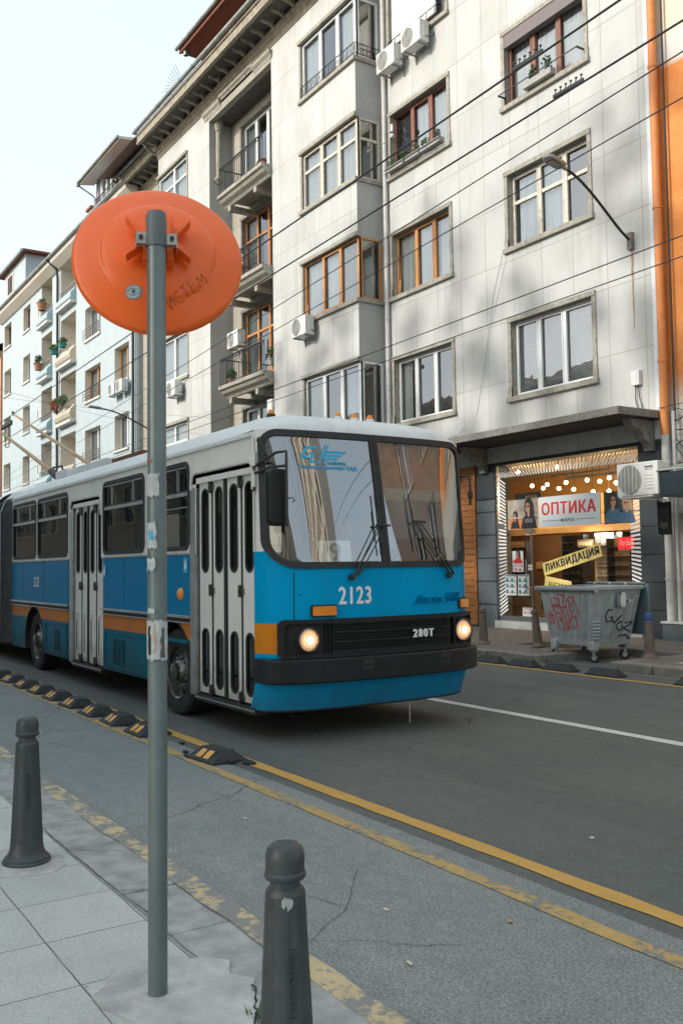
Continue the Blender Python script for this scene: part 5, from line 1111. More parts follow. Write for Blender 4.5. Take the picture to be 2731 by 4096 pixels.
mb = MB('ac_white'); mb.box(-12.72, -12.52, YM-.1, YM, 5.25, 5.55); mb.use('metal_black'); mb.tube([(-12.65, YM-.05, 5.25), (-12.66, YM-.05, 4.95), (-12.6, YM-.03, 4.7)], .012, 5); mb.tube([(-12.58, YM-.05, 5.25), (-12.56, YM-.05, 5.0), (-12.5, YM-.03, 4.7)], .012, 5)
tag(mb.build('junction_box', bevel=.005, loc=(-12.6, YM, 5.2)), 'small white junction box with cables above the canopy near the orange pipe', 'junction box')
# street lamps on wall arms
def lamp(xw, yw, zb, dx, rise, out, lab, s=1.0):
    t_ = thing('street_lamp', lab, 'street lamp', (xw, yw, zb), group='street lamps on wall brackets'); mb = MB('metal_black')
    P = []
    for i in range(13):
        q = i/12; P.append((xw+dx*q, yw-.1-out*q**.85, zb+rise*math.sin(q*1.45)/math.sin(1.45)))
    mb.tube(P, .028*s, 10); mb.use('kerb_stone'); mb.box(xw-.06, xw+.06, yw-.1, yw, zb-.2, zb+.15); mb.build('arm', t_)
    h = Vector(P[-1]); d = (Vector(P[-1])-Vector(P[-2])).normalized(); rot = d.to_track_quat('X', 'Z').to_matrix().to_4x4(); M_ = Matrix.Translation(h) @ rot
    mb = MB('gutter_zinc'); pts = rrect(0, .52*s, -.13*s, .13*s, .11*s, 6)[0]
    mb.poly(pts, lambda u, v, w: M_ @ Vector((u, v, w)), -.03*s, .045*s); mb.tube([M_ @ Vector((-.1*s, 0, 0)), M_ @ Vector((.08*s, 0, 0))], .04*s, 10); hd = mb.build('head', t_, bevel=.02*s)
    mb = MB('ac_grille'); pts = rrect(.14*s, .40*s, -.085*s, .085*s, .02*s, 3)[0]; mb.poly(pts, lambda u, v, w: M_ @ Vector((u, v, w)), -.036*s, -.031*s); mb.use('shelf_white')
    for a in range(6):
        for b_ in range(3): mb.add([M_ @ Vector((.16*s+a*.038*s+p*.026*s, -.06*s+b_*.045*s+q*.03*s, -.037*s)) for p, q in ((0, 0), (1, 0), (1, 1), (0, 1))], [(0, 1, 2, 3)])
    mb.build('lens', hd, recalc=False)
lamp(-12.66, YM, 8.28, .10, 1.05, 1.95, 'street lamp on a curved dark arm fixed to the stone wall near the orange building')
lamp(-38.2, YM, 7.45, -.2, 1.0, 2.6, 'distant street lamp on a curved arm in front of the pale blue building', 1.1)
# ================================================================== OVERHEAD WIRES
mat('wire', (.015, .016, .018), .5, var=0)
def wire(a, b_, lab, r=.009, sag=.0, ext=0, hang=None, name='overhead_wire'):
    A, B_ = Vector(a), Vector(b_); mb = MB('wire'); P = []
    for i in range(25): q = -ext+(1+2*ext)*i/24; P.append(A+(B_-A)*q + Vector((0, 0, -sag*4*q*(1-q))))
    mb.tube(P, r, 6); o = mb.build(name, loc=A); tag(o, lab, 'wire', 'overhead wires along the street'); return o
WP = [((-4.27, 5.11, 5.6), (-10.55, 5.28, 5.6), 'thick trolley wire nearest the camera crossing in front of the upper windows', .009),
      ((-4.19, 5.70, 5.6), (-10.13, 5.91, 5.6), 'thick trolley wire second from the camera, carrying a fitting near the orange building', .009),
      ((-4.46, 6.05, 5.6), (-11.88, 6.7, 5.6), 'thin overhead wire just above the wall lamp head', .006),
      ((-4.93, 6.66, 5.6), (-13.02, 7.34, 5.6), 'thin overhead wire touching the street lamp head', .006),
      ((-7.1, 9.51, 5.6), (-21.67, 10.0, 5.6), 'overhead wire passing over the lowest venetian blind window, upper of two', .008),
      ((-7.6, 10.16, 5.6), (-23.04, 10.63, 5.6), 'overhead wire passing over the lowest venetian blind window, lower of two', .008)]
for a, b_, lab, r in WP:
    A, B_ = Vector(a), Vector(b_); d = B_-A; wire(A-d*(9/abs(d.x)), B_+d*((52-abs(B_.x))/abs(d.x)), lab, r)
def fitting(x, y, z, lab):
    t_ = thing('wire_fitting', lab, 'wire fitting', (x, y, z), group='fittings clamped on the trolley wires'); mb = MB('metal_black'); mb.box(x-.17, x+.17, y-.008, y+.008, z-.008, z+.018)
    for i in range(6): xx = x-.15+i*.058; mb.tube([(xx, y, z+.01), (xx+.008, y, z+.05)], .005, 6); mb.lathe([(.0, .006), (.012, .004), (.012, -.004), (0, -.006)], (xx+.008, y, z+.055), 8)
    mb.build('bar', t_)
fitting(-5.22, 5.14, 5.62, 'row of insulators on the nearest trolley wire in front of the dark red window')
fitting(-5.36, 5.74, 5.62, 'row of insulators on the second trolley wire below the dark red window')
# span wires and hangers near the poles at the left
for i, (a, b_, lab) in enumerate((((-30, 1.2, 7.6), (-30, 15.0, 7.0), 'span wire across the street above the rear of the bus'), ((-24.5, 1.5, 7.2), (-32, 15.0, 6.6), 'slanting span wire at the left above the trolley poles'), ((-60, 0, 30), (-30, 15, 38), 'faint thin wire high in the sky at the left'))):
    wire(a, b_, lab, .004, .3)
mb = MB('metal_black')
for k_, (x, y) in enumerate(((-27.0, 5.45), (-27.0, 6.15))):
    mb = MB('metal_black')
    for q in range(7): mb.tube([(x-.6+q*.18, y, 5.72+.02*(q % 2)), (x-.52+q*.18, y, 5.70)], .035, 6)
    mb.box(x-.6, x+.6, y-.02, y+.02, 5.74, 5.80); mb.tube([(x-.2, y, 5.7), (x, y-.02, 5.1), (x+.3, y, 5.1)], .012, 5); mb.tube([(x+.2, y, 5.7), (x+.3, y, 5.1)], .012, 5)
    tag(mb.build('wire_switch', loc=(x, y, 5.7)), ('left', 'right')[k_]+' of the two dark insulator assemblies on the wires above the trolley poles', 'wire fitting', 'insulator assemblies above the poles')
# ================================================================== TROLLEYBUS
def buspaint(name, col, dirtc=(.05, .06, .06), d=.5, rough=.36, coat=.02):
    m, t, b = _nt(name); vec = _coord(t)
    n = _noise(t, 1.1, 5, .6, vec); o = _mix(t, n.outputs[0], tuple(x*.82 for x in col), tuple(min(1, x*1.15) for x in col))
    v2 = _coord(t, scale=(5, 5, .5)); n2 = _noise(t, 1, 6, .7, v2); r = _ramp(t, n2.outputs[0], .50, .85, (0, 0, 0, 1), (d*.6,)*3 + (1,)); o = _mix(t, r.outputs[0], o, dirtc)
    n3 = _noise(t, 7, 8, .75, vec); r3 = _ramp(t, n3.outputs[0], .66, .72, (0, 0, 0, 1), (.5,)*3 + (1,)); o = _mix(t, r3.outputs[0], o, tuple(x*.5+.02 for x in col))
    sp_ = _n(t, 'ShaderNodeSeparateXYZ'); t.links.new(vec, sp_.inputs[0]); nd = _noise(t, 4, 7, .75, vec, .6)   # road grime thrown up on the skirts
    mz = _n(t, 'ShaderNodeMath'); mz.operation = 'MULTIPLY_ADD'; mz.inputs[1].default_value = 1.1; t.links.new(nd.outputs[0], mz.inputs[0]); t.links.new(sp_.outputs[2], mz.inputs[2])
    mg = _n(t, 'ShaderNodeMapRange'); mg.inputs['From Min'].default_value = 1.28; mg.inputs['From Max'].default_value = .75; mg.inputs['To Max'].default_value = .55; t.links.new(mz.outputs[0], mg.inputs[0])
    o = _mix(t, mg.outputs[0], o, (.045, .042, .036))
    t.links.new(o, b.inputs['Base Color']); b.inputs['Coat Weight'].default_value = coat; b.inputs['Coat Roughness'].default_value = .15; b.inputs['Specular IOR Level'].default_value = .15; b.inputs['IOR'].default_value = 1.22
    mr = _n(t, 'ShaderNodeMapRange'); mr.inputs['To Min'].default_value = rough*.8; mr.inputs['To Max'].default_value = rough*1.4; t.links.new(n.outputs[0], mr.inputs[0]); t.links.new(mr.outputs[0], b.inputs['Roughness'])
    nb = _noise(t, 2.2, 3, .5, vec); bp = _n(t, 'ShaderNodeBump'); bp.inputs['Strength'].default_value = .6; bp.inputs['Distance'].default_value = .006
    t.links.new(nb.outputs[0], bp.inputs['Height']); t.links.new(bp.outputs[0], b.inputs['Normal']); return m
buspaint('bus_blue', (.001, .18, .37), d=.2); buspaint('bus_blue_front', (.001, .315, .60), d=.3); buspaint('bus_teal', (.003, .135, .21), d=.8)  # front blue is the brighter copy, skylight on the front put into it
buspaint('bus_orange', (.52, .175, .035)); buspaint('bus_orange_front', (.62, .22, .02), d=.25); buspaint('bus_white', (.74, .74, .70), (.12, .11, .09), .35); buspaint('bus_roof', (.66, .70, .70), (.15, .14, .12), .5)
mat('rubber', (.018, .020, .021), .6, var=.2); mat('tyre', (.022, .022, .023), .85, var=.2, bump=.3); mat('black_plastic', (.010, .012, .013), .5, var=.25, dirt=.35, dirtcol=(.035, .036, .034), spec=.35, bump=.3, bscale=12, bdist=.004)
mat('bus_inside', (.05, .05, .048), .8, var=.1); mat('bus_seat', (.16, .05, .03), .6, var=.15); mat('chrome_worn', (.17, .175, .17), .35, .9, var=.3, scale=14, dirt=.6, dirtcol=(.05, .045, .04), dscale=8)
mat('amber', (.60, .20, .015), .3, var=.15, emit=.05); mat('handrail_yellow', (.55, .33, .03), .4, var=0); mat('bellows', (.060, .068, .072), .75, var=.3, scale=9)
mat('headlamp', (.85, .50, .26), .12, var=.0, emit=.12); mat('headlamp_mid', (1.0, .66, .38), .12, var=0, emit=.22); mat('headlamp_hot', (1, .85, .62), .1, var=0, emit=.7); mat('white_paint', (.78, .80, .80), .4, var=.04); mat('alu', (.45, .46, .46), .4, .8, var=.2); mat('rust', (.16, .07, .035), .9, var=.4, scale=20)
bus = thing('trolleybus', 'blue, white and orange articulated trolleybus number 2123 driving along the street', 'bus', (-12, 5.35, 0))
YS, YF = 4.1, 6.6
S_ = lambda u, v, w: Vector((u, YS-w, v))
# ---- side: windows, doors
WIN = [(-17.42, -15.86), (-15.74, -14.05), (-12.40, -10.86), (-10.74, -9.50)]
WZ = (1.86, 2.82)
D1 = (-9.32, -7.98); D2 = (-13.80, -12.50); DZ = (.34, 2.62)
AR = [(-9.93-.08, .60), (-15.98, .58)]
ZH = .48
def arc(cx, r, z0, z1, left_to_right=True):
    """points of the wheel arch outline between heights z0..z1 (entering at left)"""
    P = []
    for i in range(41):
        a = R(200-220*i/40); x = cx+r*math.cos(a); z = ZH+r*math.sin(a)
        if z0 <= z <= z1: P.append((x, z))
    return P
mb = MB('bus_white')
holes = [(a, b, WZ[0]+.01, WZ[1]-.01) for a, b in WIN] + [(D1[0], D1[1], 1.8, DZ[1]), (D2[0], D2[1], 1.8, DZ[1])]
wall_holes(mb, -17.5, -7.96, 1.81, 2.96, holes, lambda u, v: Vector((u, YS, v)))
for a, b in WIN:
    A, B = rrect(a-.005, b+.005, WZ[0]-.005, WZ[1]+.005, .10, 6); mb.ring(B, A, S_, -.02, .002)
bd = mb.build('body_side', bus, recalc=False)
FW = MB('bus_white'); wall_holes(FW, -17.5, -7.96, .35, 2.93, [(-17.3, -14.2, 1.86, 2.75), (-13.9, -10.9, 1.86, 2.75), (-10.6, -8.3, 1.86, 2.75)], lambda u, v: Vector((u, YF, v)))
FW.use('bus_blue'); wall_holes(FW, -17.5, -7.96, .35, 1.80, [], lambda u, v: Vector((u, YF+.004, v))); FW.build('body_side', bus)
# lower panels
mb = MB('bus_blue')
def panel(x0, x1, z0, z1, m, arch=None, w0=-.02, w1=0.0):
    mb.use(m); pts = [(x0, z0)]
    if arch:
        cx, r = arch; P = arc(cx, r, z0, z1)
        if P and min(p[0] for p in P) > x0:
            top = max(p[1] for p in P) > z1-.03 and ZH+r > z1
            if top:   # the arch runs through the strip: split in two
                Lp = [p for p in P if p[0] < cx]; Rp = [p for p in P if p[0] >= cx]
                mb.poly([(x0, z0), (Lp[0][0], z0)] + Lp + [(Lp[-1][0]+.01, z1), (x0, z1)], S_, w0, w1)
                mb.poly([(x1, z1), (Rp[0][0]-.01, z1)] + Rp + [(Rp[-1][0], z0), (x1, z0)], S_, w0, w1); return
            pts += P
    pts += [(x1, z0), (x1, z1), (x0, z1)]; mb.poly(pts, S_, w0, w1)
SEG = [(-17.5, -14.02, AR[1]), (-12.42, -9.48, AR[0])]
for x0, x1, ar in SEG:
    mb.cut(); panel(x0, x1, 1.13, 1.81, 'bus_blue'); panel(x0, x1, 1.05, 1.129, 'rubber')
    panel(x0, x1, .865, 1.049, 'bus_orange', ar); panel(x0, x1, .32, .864, 'bus_teal', ar, -.02, -.002)
mb.build('side_panel', bus, bevel=.004)
mb = MB('alu')
for x0, x1, ar in SEG: mb.cut(); mb.box(x0-.02, x1, YS-.03, YS-.0, 1.105, 1.135); mb.box(x0-.02, x1, YS-.026, YS-.0, 1.05, 1.062); mb.box(x0, x1, YS-.010, YS-.001, 1.80, 1.825)
mb.build('rub_rail', bus, bevel=.004)
mb = MB('rubber')
for x in (-16.7, -15.4, -11.6, -10.55):
    mb.cut(); mb.box(x-.003, x+.003, YS-.002, YS+.004, 1.14, 1.80)
for x in (-13.95, -12.46, -9.44, -17.46):
    for k in range(18): mb.cut() if k == 0 else None; mb.box(x-.004, x+.004, YS-.004, YS+.002, .45+k*.13, .458+k*.13)
mb.build('seam', bus)
mb = MB('bus_teal')   # hatches with louvres
for hx0, hx1, lx in ((-15.25, -14.1, -14.75), (-12.34, -10.72, -12.0)):
    mb.cut(); mb.use('bus_teal'); A, B = rrect(hx0, hx1, .36, .83, .01, 1); A2, _ = rrect(hx0+.02, hx1-.02, .38, .81, .01, 1); mb.ring(A, A2, S_, .0, .008)
    for c in range(3 if hx1 > -11 else 2):
        for r_ in range(11):
            x = lx+c*.17; z = .42+r_*.03; mb.use('bus_teal'); mb.add([S_(x, z, 0), S_(x+.11, z, 0), S_(x+.11, z+.012, .012), S_(x, z+.012, .012)], [(0, 1, 2, 3)]); mb.use('rubber'); mb.add([S_(x, z+.0125, .003), S_(x+.11, z+.0125, .003), S_(x+.11, z+.022, .003), S_(x, z+.022, .003)], [(0, 1, 2, 3)])
mb.build('hatch', bus, recalc=False)
for (cx, r) in AR:
    mb = MB('rubber'); P = [(cx+(r)*math.cos(R(a)), ZH+r*math.sin(R(a))) for a in range(-15, 196, 6)]; P2 = [(cx+(r-.02)*math.cos(R(a)), ZH+(r-.02)*math.sin(R(a))) for a in range(-15, 196, 6)]
    n = len(P); mb.add([S_(u, v, .004) for u, v in P] + [S_(u, v, .004) for u, v in P2], [(i, i+1, n+i+1, n+i) for i in range(n-1)])
    mb.add([S_(u, v, .004) for u, v in P2] + [S_(u, v, -.75) for u, v in P2], [(i, i+1, n+i+1, n+i) for i in range(n-1)]); mb.use('room_dark'); mb.add([S_(u, v, -.7) for u, v in P2], [tuple(range(n))]); mb.build('wheel_arch', bus, recalc=False)
# windows
for i, (a, b) in enumerate(WIN):
    mb = MB('rubber'); A, _ = rrect(a-.012, b+.012, WZ[0]-.012, WZ[1]+.012, .11, 6); B, _ = rrect(a+.035, b-.035, WZ[0]+.035, WZ[1]-.035, .07, 6); mb.ring(A, B, S_, -.03, .012); wn_ = mb.build('window', bus)
    mb = MB('glass_bus'); mb.add([S_(u, v, -.012) for u, v in B], [tuple(range(len(B)))]); mb.build('pane', wn_)
    mb = MB('alu'); zb = 2.47; mb.box(a+.04, b-.04, YS-.008, YS+.02, zb-.02, zb+.02); mb.use('rubber'); mb.box(a+.03, b-.03, YS-.004, YS+.02, zb+.02, zb+.04)
    for q in (.22, .74): x = a+(b-a)*q; mb.use('alu'); mb.box(x-.012, x+.012, YS-.006, YS+.02, zb+.04, WZ[1]-.05)
    mb.box(a+.05, b-.05, YS-.006, YS+.02, WZ[1]-.06, WZ[1]-.045); mb.build('vent_frame', wn_)
# doors
def door(x0, x1, lower_glass, nm='door'):
    """two pairs of folding leaves"""
    mb = MB('bus_white')
    # white head frame with rounded corners, side pillar, threshold
    A, B = rrect(x0-.11, x1+.05, DZ[1]-.12, DZ[1]+.14, .10, 6); mb.use('room_dark'); mb.box(x0, x1, YS+.07, YS+.10, DZ[0], DZ[1])
    mb.use('bus_white'); mb.poly([(x0-.13, 2.50), (x0-.10, 2.50), (x0-.10, 2.56), (x0-.06, 2.64), (x0, 2.67), (x1-.08, 2.67), (x1-.02, 2.64), (x1+.0, 2.56), (x1+.0, 2.40), (x1+.03, 2.40), (x1+.03, 2.58), (x1-.0, 2.68), (x1-.08, 2.71), (x0, 2.71), (x0-.08, 2.68), (x0-.13, 2.58)], S_, 0, .02)
    mb.box(x0-.12, x1+.0, YS+.0, YS+.05, 2.56, 2.66); mb.use('alu'); mb.box(x0-.16, x0-.02, YS-.005, YS+.05, DZ[0]-.04, 2.52); mb.use('rubber'); mb.box(x0-.03, x1, YS-.0, YS+.12, DZ[0]-.09, DZ[0]-.02); mb.use('alu'); mb.box(x0-.03, x1, YS-.012, YS+.02, DZ[0]-.06, DZ[0]-.045)
    d_ = mb.build(nm, bus, recalc=False)
    W_ = x1-x0; gap = .055; lw = (W_-gap-.02)/4
    xs = [x0+.005, x0+.005+lw, x0+.005+2*lw+gap, x0+.005+3*lw+gap]
    for k, xa in enumerate(xs):
        a, b = xa+.012, xa+lw-.012; yo = -.035-.012*(k % 2)
        fn = lambda u, v, w: Vector((u, YS-yo-w, v)); mb = MB('bus_white'); m = (a+b)/2; hw = (b-a)/2
        # white leaf split round the two oval openings
        r = hw-.055
        U0, U1, L0, L1 = 1.60, 2.50, .40, 1.02
        Ao, Bo = rrect(m-r, m+r, U0, U1, r-.001, 8); mb.ring(Bo, Ao, fn, -.02, .0)
        Al, Bl = rrect(m-r, m+r, L0, L1, r-.001, 8); mb.ring(Bl, Al, fn, -.02, .0)
        for (p, q, s, t_) in ((a, m-r, DZ[0], DZ[1]-.05), (m+r, b, DZ[0], DZ[1]-.05), (m-r, m+r, DZ[0], L0), (m-r, m+r, L1, U0), (m-r, m+r, U1, DZ[1]-.05)): mb.poly([(p, s), (q, s), (q, t_), (p, t_)], fn, -.02, 0)
        lf = mb.build('leaf', d_)
        mb = MB('rubber'); A1, _ = rrect(m-r-.0, m+r+.0, U0, U1, r-.001, 8); A2, _ = rrect(m-r+.022, m+r-.022, U0+.022, U1-.022, r-.023, 8); mb.ring(A1, A2, fn, -.018, .006)
        mb.cut()
        if lower_glass: A3, _ = rrect(m-r, m+r, L0, L1, r-.001, 8); A4, _ = rrect(m-r+.022, m+r-.022, L0+.022, L1-.022, r-.023, 8); mb.ring(A3, A4, fn, -.018, .006)
        mb.build('seal', d_); mb = MB('glass_bus'); mb.add([fn(u, v, -.010) for u, v in A2], [tuple(range(len(A2)))])
        mb.cut()
        if lower_glass: mb.add([fn(u, v, -.010) for u, v in A4], [tuple(range(len(A4)))])
        mb.build('pane', d_)
        if not lower_glass:
            mb = MB('bus_white'); mb.add([fn(u, v, -.012) for u, v in Al], [tuple(range(len(Al)))]); mb.build('embossed_panel', d_)
    mb = MB('rubber'); xg = x0+.005+2*lw; mb.box(xg+.0, xg+gap, YS+.02, YS+.06, DZ[0], DZ[1]-.05)
    for k in (0, 2): mb.box(xs[k]+lw-.013, xs[k]+lw+.013, YS+.04, YS+.06, DZ[0], DZ[1]-.05)
    mb.build('rubber_edge', d_)
    mb = MB('chrome_worn')
    for k in (0, 2):
        xh = xs[k]+lw
        for zh in (2.50, 1.42, .38):
            mb.cut(); mb.poly([(xh-.012, zh-.06), (xh+.05, zh-.025), (xh+.05, zh+.025), (xh-.012, zh+.06), (xh-.04, zh+.03), (xh-.04, zh-.03)], S_, -.034, -.018); mb.tube([(xh, YS+.005, zh-.06), (xh, YS+.005, zh+.06)], .011, 6)
            mb.use('rust'); mb.box(xh-.012, xh+.012, YS+.0, YS+.012, zh-.03, zh-.02); mb.use('chrome_worn')
    mb.build('hinge', d_); return d_
door(*D1, True, 'front_door'); door(*D2, False, 'middle_door')
# ---- front surface
YC, HW = 5.35, 1.25
def roofz(t): return 3.20-.24*abs(t)**7
def Fp(t, z, w=0.0):
    k = max(0, min(1, (z-1.63)/1.35)); D = .42-.23*k**1.1; e = 3.6-1.2*k
    x = -7.97+D*max(0, 1-abs(t)**e)**.45
    if z < .54: x -= (.54-z)*.42
    y = YC+HW*t
    if w: # offset along plan normal
        d = 1e-3; t0, t1 = max(-1, t-d), min(1, t+d)
        xa = -7.97+D*max(0, 1-abs(t0)**e)**.45; xb = -7.97+D*max(0, 1-abs(t1)**e)**.45; tx, ty = xb-xa, HW*(t1-t0); L = math.hypot(tx, ty); x += w*ty/L; y += -w*tx/L
    return Vector((x, y, z))
tt = lambda y: (y-YC)/HW
def spread(a, b, n):  # denser towards the corners
    return [a+(b-a)*(.5-.5*math.cos(math.pi*i/n)) for i in range(n+1)]
TS = sorted(set([-1, -.997, -.99, -.975, -.95, -.92, -.88, -.83] + [-.78+.78*2*i/26 for i in range(27)] + [.83, .88, .92, .95, .975, .99, .997, 1]))
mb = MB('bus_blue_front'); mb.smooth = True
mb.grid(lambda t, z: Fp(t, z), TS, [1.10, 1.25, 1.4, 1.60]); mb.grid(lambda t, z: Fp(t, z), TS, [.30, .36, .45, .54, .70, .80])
mb.grid(lambda t, z: Fp(t, z, .0), [t for t in TS if t < -.85], [.79, .84]); mb.grid(lambda t, z: Fp(t, z), [t for t in TS if t > .85], [.79, .84])
mb.use('bus_orange_front'); mb.grid(lambda t, z: Fp(t, z, .001), [t for t in TS if t < -.80], [.84, 1.0, 1.12]); mb.grid(lambda t, z: Fp(t, z, .001), [t for t in TS if t > .80], [.84, 1.0, 1.12])
mb.use('rubber'); mb.smooth = False; mb.grid(lambda t, z: Fp(t, z, -.03), TS, [.78, 1.12]); mb.grid(lambda t, z: Fp(t, z, .003), [t for t in TS if -.99 < t < .99], [.285, .302])
fb = mb.build('front_panel', bus)
# panel seams of the front flap
mb = MB('rubber')
for t in (-.80, .86): mb.cut(); mb.add([Fp(t-.004, 1.12, .002), Fp(t+.004, 1.12, .002), Fp(t+.004, 1.60, .002), Fp(t-.004, 1.60, .002)], [(0, 1, 2, 3)])
mb.build('panel_seam', fb)
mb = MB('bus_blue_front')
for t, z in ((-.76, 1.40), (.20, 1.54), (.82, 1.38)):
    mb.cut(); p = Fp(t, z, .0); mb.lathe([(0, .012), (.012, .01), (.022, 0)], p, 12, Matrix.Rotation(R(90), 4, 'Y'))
mb.build('lock', fb)
# windscreen: rounded opening in t/z
GZ0, GZ1, GT = 1.645, 2.975, .985
def wloop(t0, t1, z0, z1, rt, rb, n=8):
    """closed loop in (t,z); top radius rt, bottom radius rb (metres)"""
    P = []; Q = []
    def cr(ct, cz, a0, r):
        for i in range(n+1):
            a = R(a0+90*i/n); c, s = math.cos(a), math.sin(a); k = 1/max(abs(c), abs(s)); P.append((ct+r/HW*c, cz+r*s)); Q.append((ct+r/HW*c*k, cz+r*s*k))
    def ln(m, t_, z_):
        p, q = P[-1], Q[-1]
        for i in range(1, m): P.append((p[0]+(t_-p[0])*i/m, p[1]+(z_-p[1])*i/m)); Q.append(P[-1])
    cr(t1-rb/HW, z0+rb, -90, rb); ln(10, t1, z1-rt); cr(t1-rt/HW, z1-rt, 0, rt); ln(34, t0+rt/HW, z1); cr(t0+rt/HW, z1-rt, 90, rt); ln(10, t0, z0+rb); cr(t0+rb/HW, z0+rb, 180, rb); ln(34, t1-rb/HW, z0)
    return P, Q
P0, Q0 = wloop(-GT, GT, GZ0, GZ1, .16, .26)
tcl = lambda t: max(-1, min(1, t))
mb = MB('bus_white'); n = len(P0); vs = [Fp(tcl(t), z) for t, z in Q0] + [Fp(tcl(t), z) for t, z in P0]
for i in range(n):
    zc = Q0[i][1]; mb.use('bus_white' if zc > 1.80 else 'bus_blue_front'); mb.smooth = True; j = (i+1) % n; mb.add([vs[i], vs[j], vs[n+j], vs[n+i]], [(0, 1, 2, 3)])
mb.use('bus_white')
for s in (-1, 1): mb.grid(lambda t, z: Fp(t, z), [s*.985, s*.995, s] if s > 0 else [-1, -.995, -.985], [1.80, 2.2, 2.6, 2.975])
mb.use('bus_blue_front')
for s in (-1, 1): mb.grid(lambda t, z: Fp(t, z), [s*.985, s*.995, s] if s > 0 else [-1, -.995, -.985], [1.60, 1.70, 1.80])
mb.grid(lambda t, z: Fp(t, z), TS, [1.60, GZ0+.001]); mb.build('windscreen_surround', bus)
mb = MB('rubber'); P1, _ = wloop(-GT+.004, GT-.004, GZ0-.01, GZ1+.005, .17, .27); P2, _ = wloop(-GT+.045, GT-.045, GZ0+.05, GZ1-.06, .12, .22)
mb.ring(P1, P2, lambda t, z, w: Fp(t, z, w), -.02, .016); P3, _ = wloop(-GT+.03, GT-.03, GZ0+.03, GZ1-.04, .14, .24)
ws_ = mb.build('windscreen', bus, recalc=False); ws_['label'] = 'curved two piece windscreen in black rubber'
mb = MB('glass_front'); mb.smooth = True
def gt(z):  # half-width of the rounded glass at height z
    a, b = GZ0+.03, GZ1-.04; r = .24 if z < a+.24 else (.14 if z > b-.14 else 0)
    if r: d = (a+r-z) if z < a+r else (z-(b-r)); return (GT-.03) - (r-math.sqrt(max(0, r*r-d*d)))/HW
    return GT-.03
zs = [GZ0+.031]+[GZ0+.03+(1.26)*i/22 for i in range(1, 22)]+[GZ1-.041]
mb.grid(lambda q, z: Fp(q*gt(z), z, .0), [i/40-1 for i in range(81)], zs); mb.build('pane', ws_)
mb = MB('rubber'); td = .0
def tz(z): return .0
dv = []
for k in range(9): z = GZ0+(GZ1-GZ0)*k/8; dv.append(z)
for off, ww, m in ((-.045, .034, 'rubber'), (.012, .034, 'rubber'), (-.012, .024, 'black_plastic')):
    mb.use(m)
    for a, b in zip(dv[:-1], dv[1:]):
        q = [Fp((off)/HW, a, .018), Fp((off+ww)/HW, a, .018), Fp((off+ww)/HW, b, .018), Fp((off)/HW, b, .018)]; q2 = [Fp((off)/HW, a, -.01), Fp((off+ww)/HW, a, -.01), Fp((off+ww)/HW, b, -.01), Fp((off)/HW, b, -.01)]
        mb.add(q+q2, [(0, 1, 2, 3), (0, 4, 7, 3), (1, 5, 6, 2)])
for k in range(10): p = Fp(0, GZ0+.1+k*.12, .022); mb.use('black_plastic'); mb.lathe([(0, .004), (.006, 0)], p, 6, Matrix.Rotation(R(90), 4, 'Y'))
mb.build('centre_post', ws_)
# operator emblem and name on the glass
mat('logo_blue', (.02, .36, .62), .5, var=0)
yt = lambda y: (y-YC)/HW
ff = lambda u, v, w: Fp(yt(u), v, .004+w)
mb = MB('logo_blue')
def lp(pts): mb.add([ff(u, v, 0) for u, v in pts], [tuple(range(len(pts)))])
ox, oz = 4.50, 2.70
lp([(ox, oz), (ox+.03, oz), (ox+.09, oz+.10), (ox+.20, oz+.10), (ox+.21, oz+.125), (ox+.075, oz+.125)]); lp([(ox, oz), (ox+.10, oz), (ox+.085, oz+.025), (ox+.03, oz+.025)])
lp([(ox+.10, oz+.06), (ox+.16, oz+.06), (ox+.12, oz-.02), (ox+.165, oz-.02), (ox+.16, oz-.04), (ox+.08, oz-.04), (ox+.125, oz+.04), (ox+.09, oz+.04)])
lp([(ox+.20, oz), (ox+.22, oz), (ox+.30, oz+.14), (ox+.28, oz+.14)]); lp([(ox+.23, oz), (ox+.25, oz), (ox+.33, oz+.14), (ox+.31, oz+.14)])
for k in range(3): lp([(ox+.28-k*.012, oz+.085-k*.035), (ox+.52-k*.05, oz+.085-k*.035), (ox+.50-k*.05, oz+.06-k*.035), (ox+.27-k*.012, oz+.06-k*.035)])
c = [(ox+.20+.02*math.cos(a), oz-.035+.02*math.sin(a)) for a in [k*.52 for k in range(12)]]; lp(c)
mb.build('emblem', ws_)
text_mesh('lettering', 'Столичен', (ox+.25, ox+.50, oz-.058, oz-.010), ff, 'logo_blue', ws_, bold=.03); text_mesh('lettering', 'Електротранспорт ЕАД', (ox-.02, ox+.62, oz-.112, oz-.063), ff, 'logo_blue', ws_, bold=.03)
text_mesh('fleet_number', '2123', (4.79, 5.16, 1.285, 1.455), lambda u, v, w: Fp(yt(u), v, .002+w), 'white_paint', fb, off=.0, bold=.045, space=1.14)
text_mesh('badge', 'GANZ', (6.10, 6.33, 1.275, 1.365), lambda u, v, w: Fp(yt(u), v, .002+w), 'bus_blue', fb, depth=.014, bold=.015, space=1.2)
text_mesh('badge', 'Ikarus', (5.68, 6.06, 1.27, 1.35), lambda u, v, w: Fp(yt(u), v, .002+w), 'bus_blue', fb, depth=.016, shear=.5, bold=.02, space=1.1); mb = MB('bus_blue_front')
mb.add([Fp(yt(5.66), 1.265, .012), Fp(yt(6.08), 1.265, .012), Fp(yt(6.08), 1.275, .012), Fp(yt(5.66), 1.275, .012)], [(0, 1, 2, 3)]); mb.build('badge', fb)
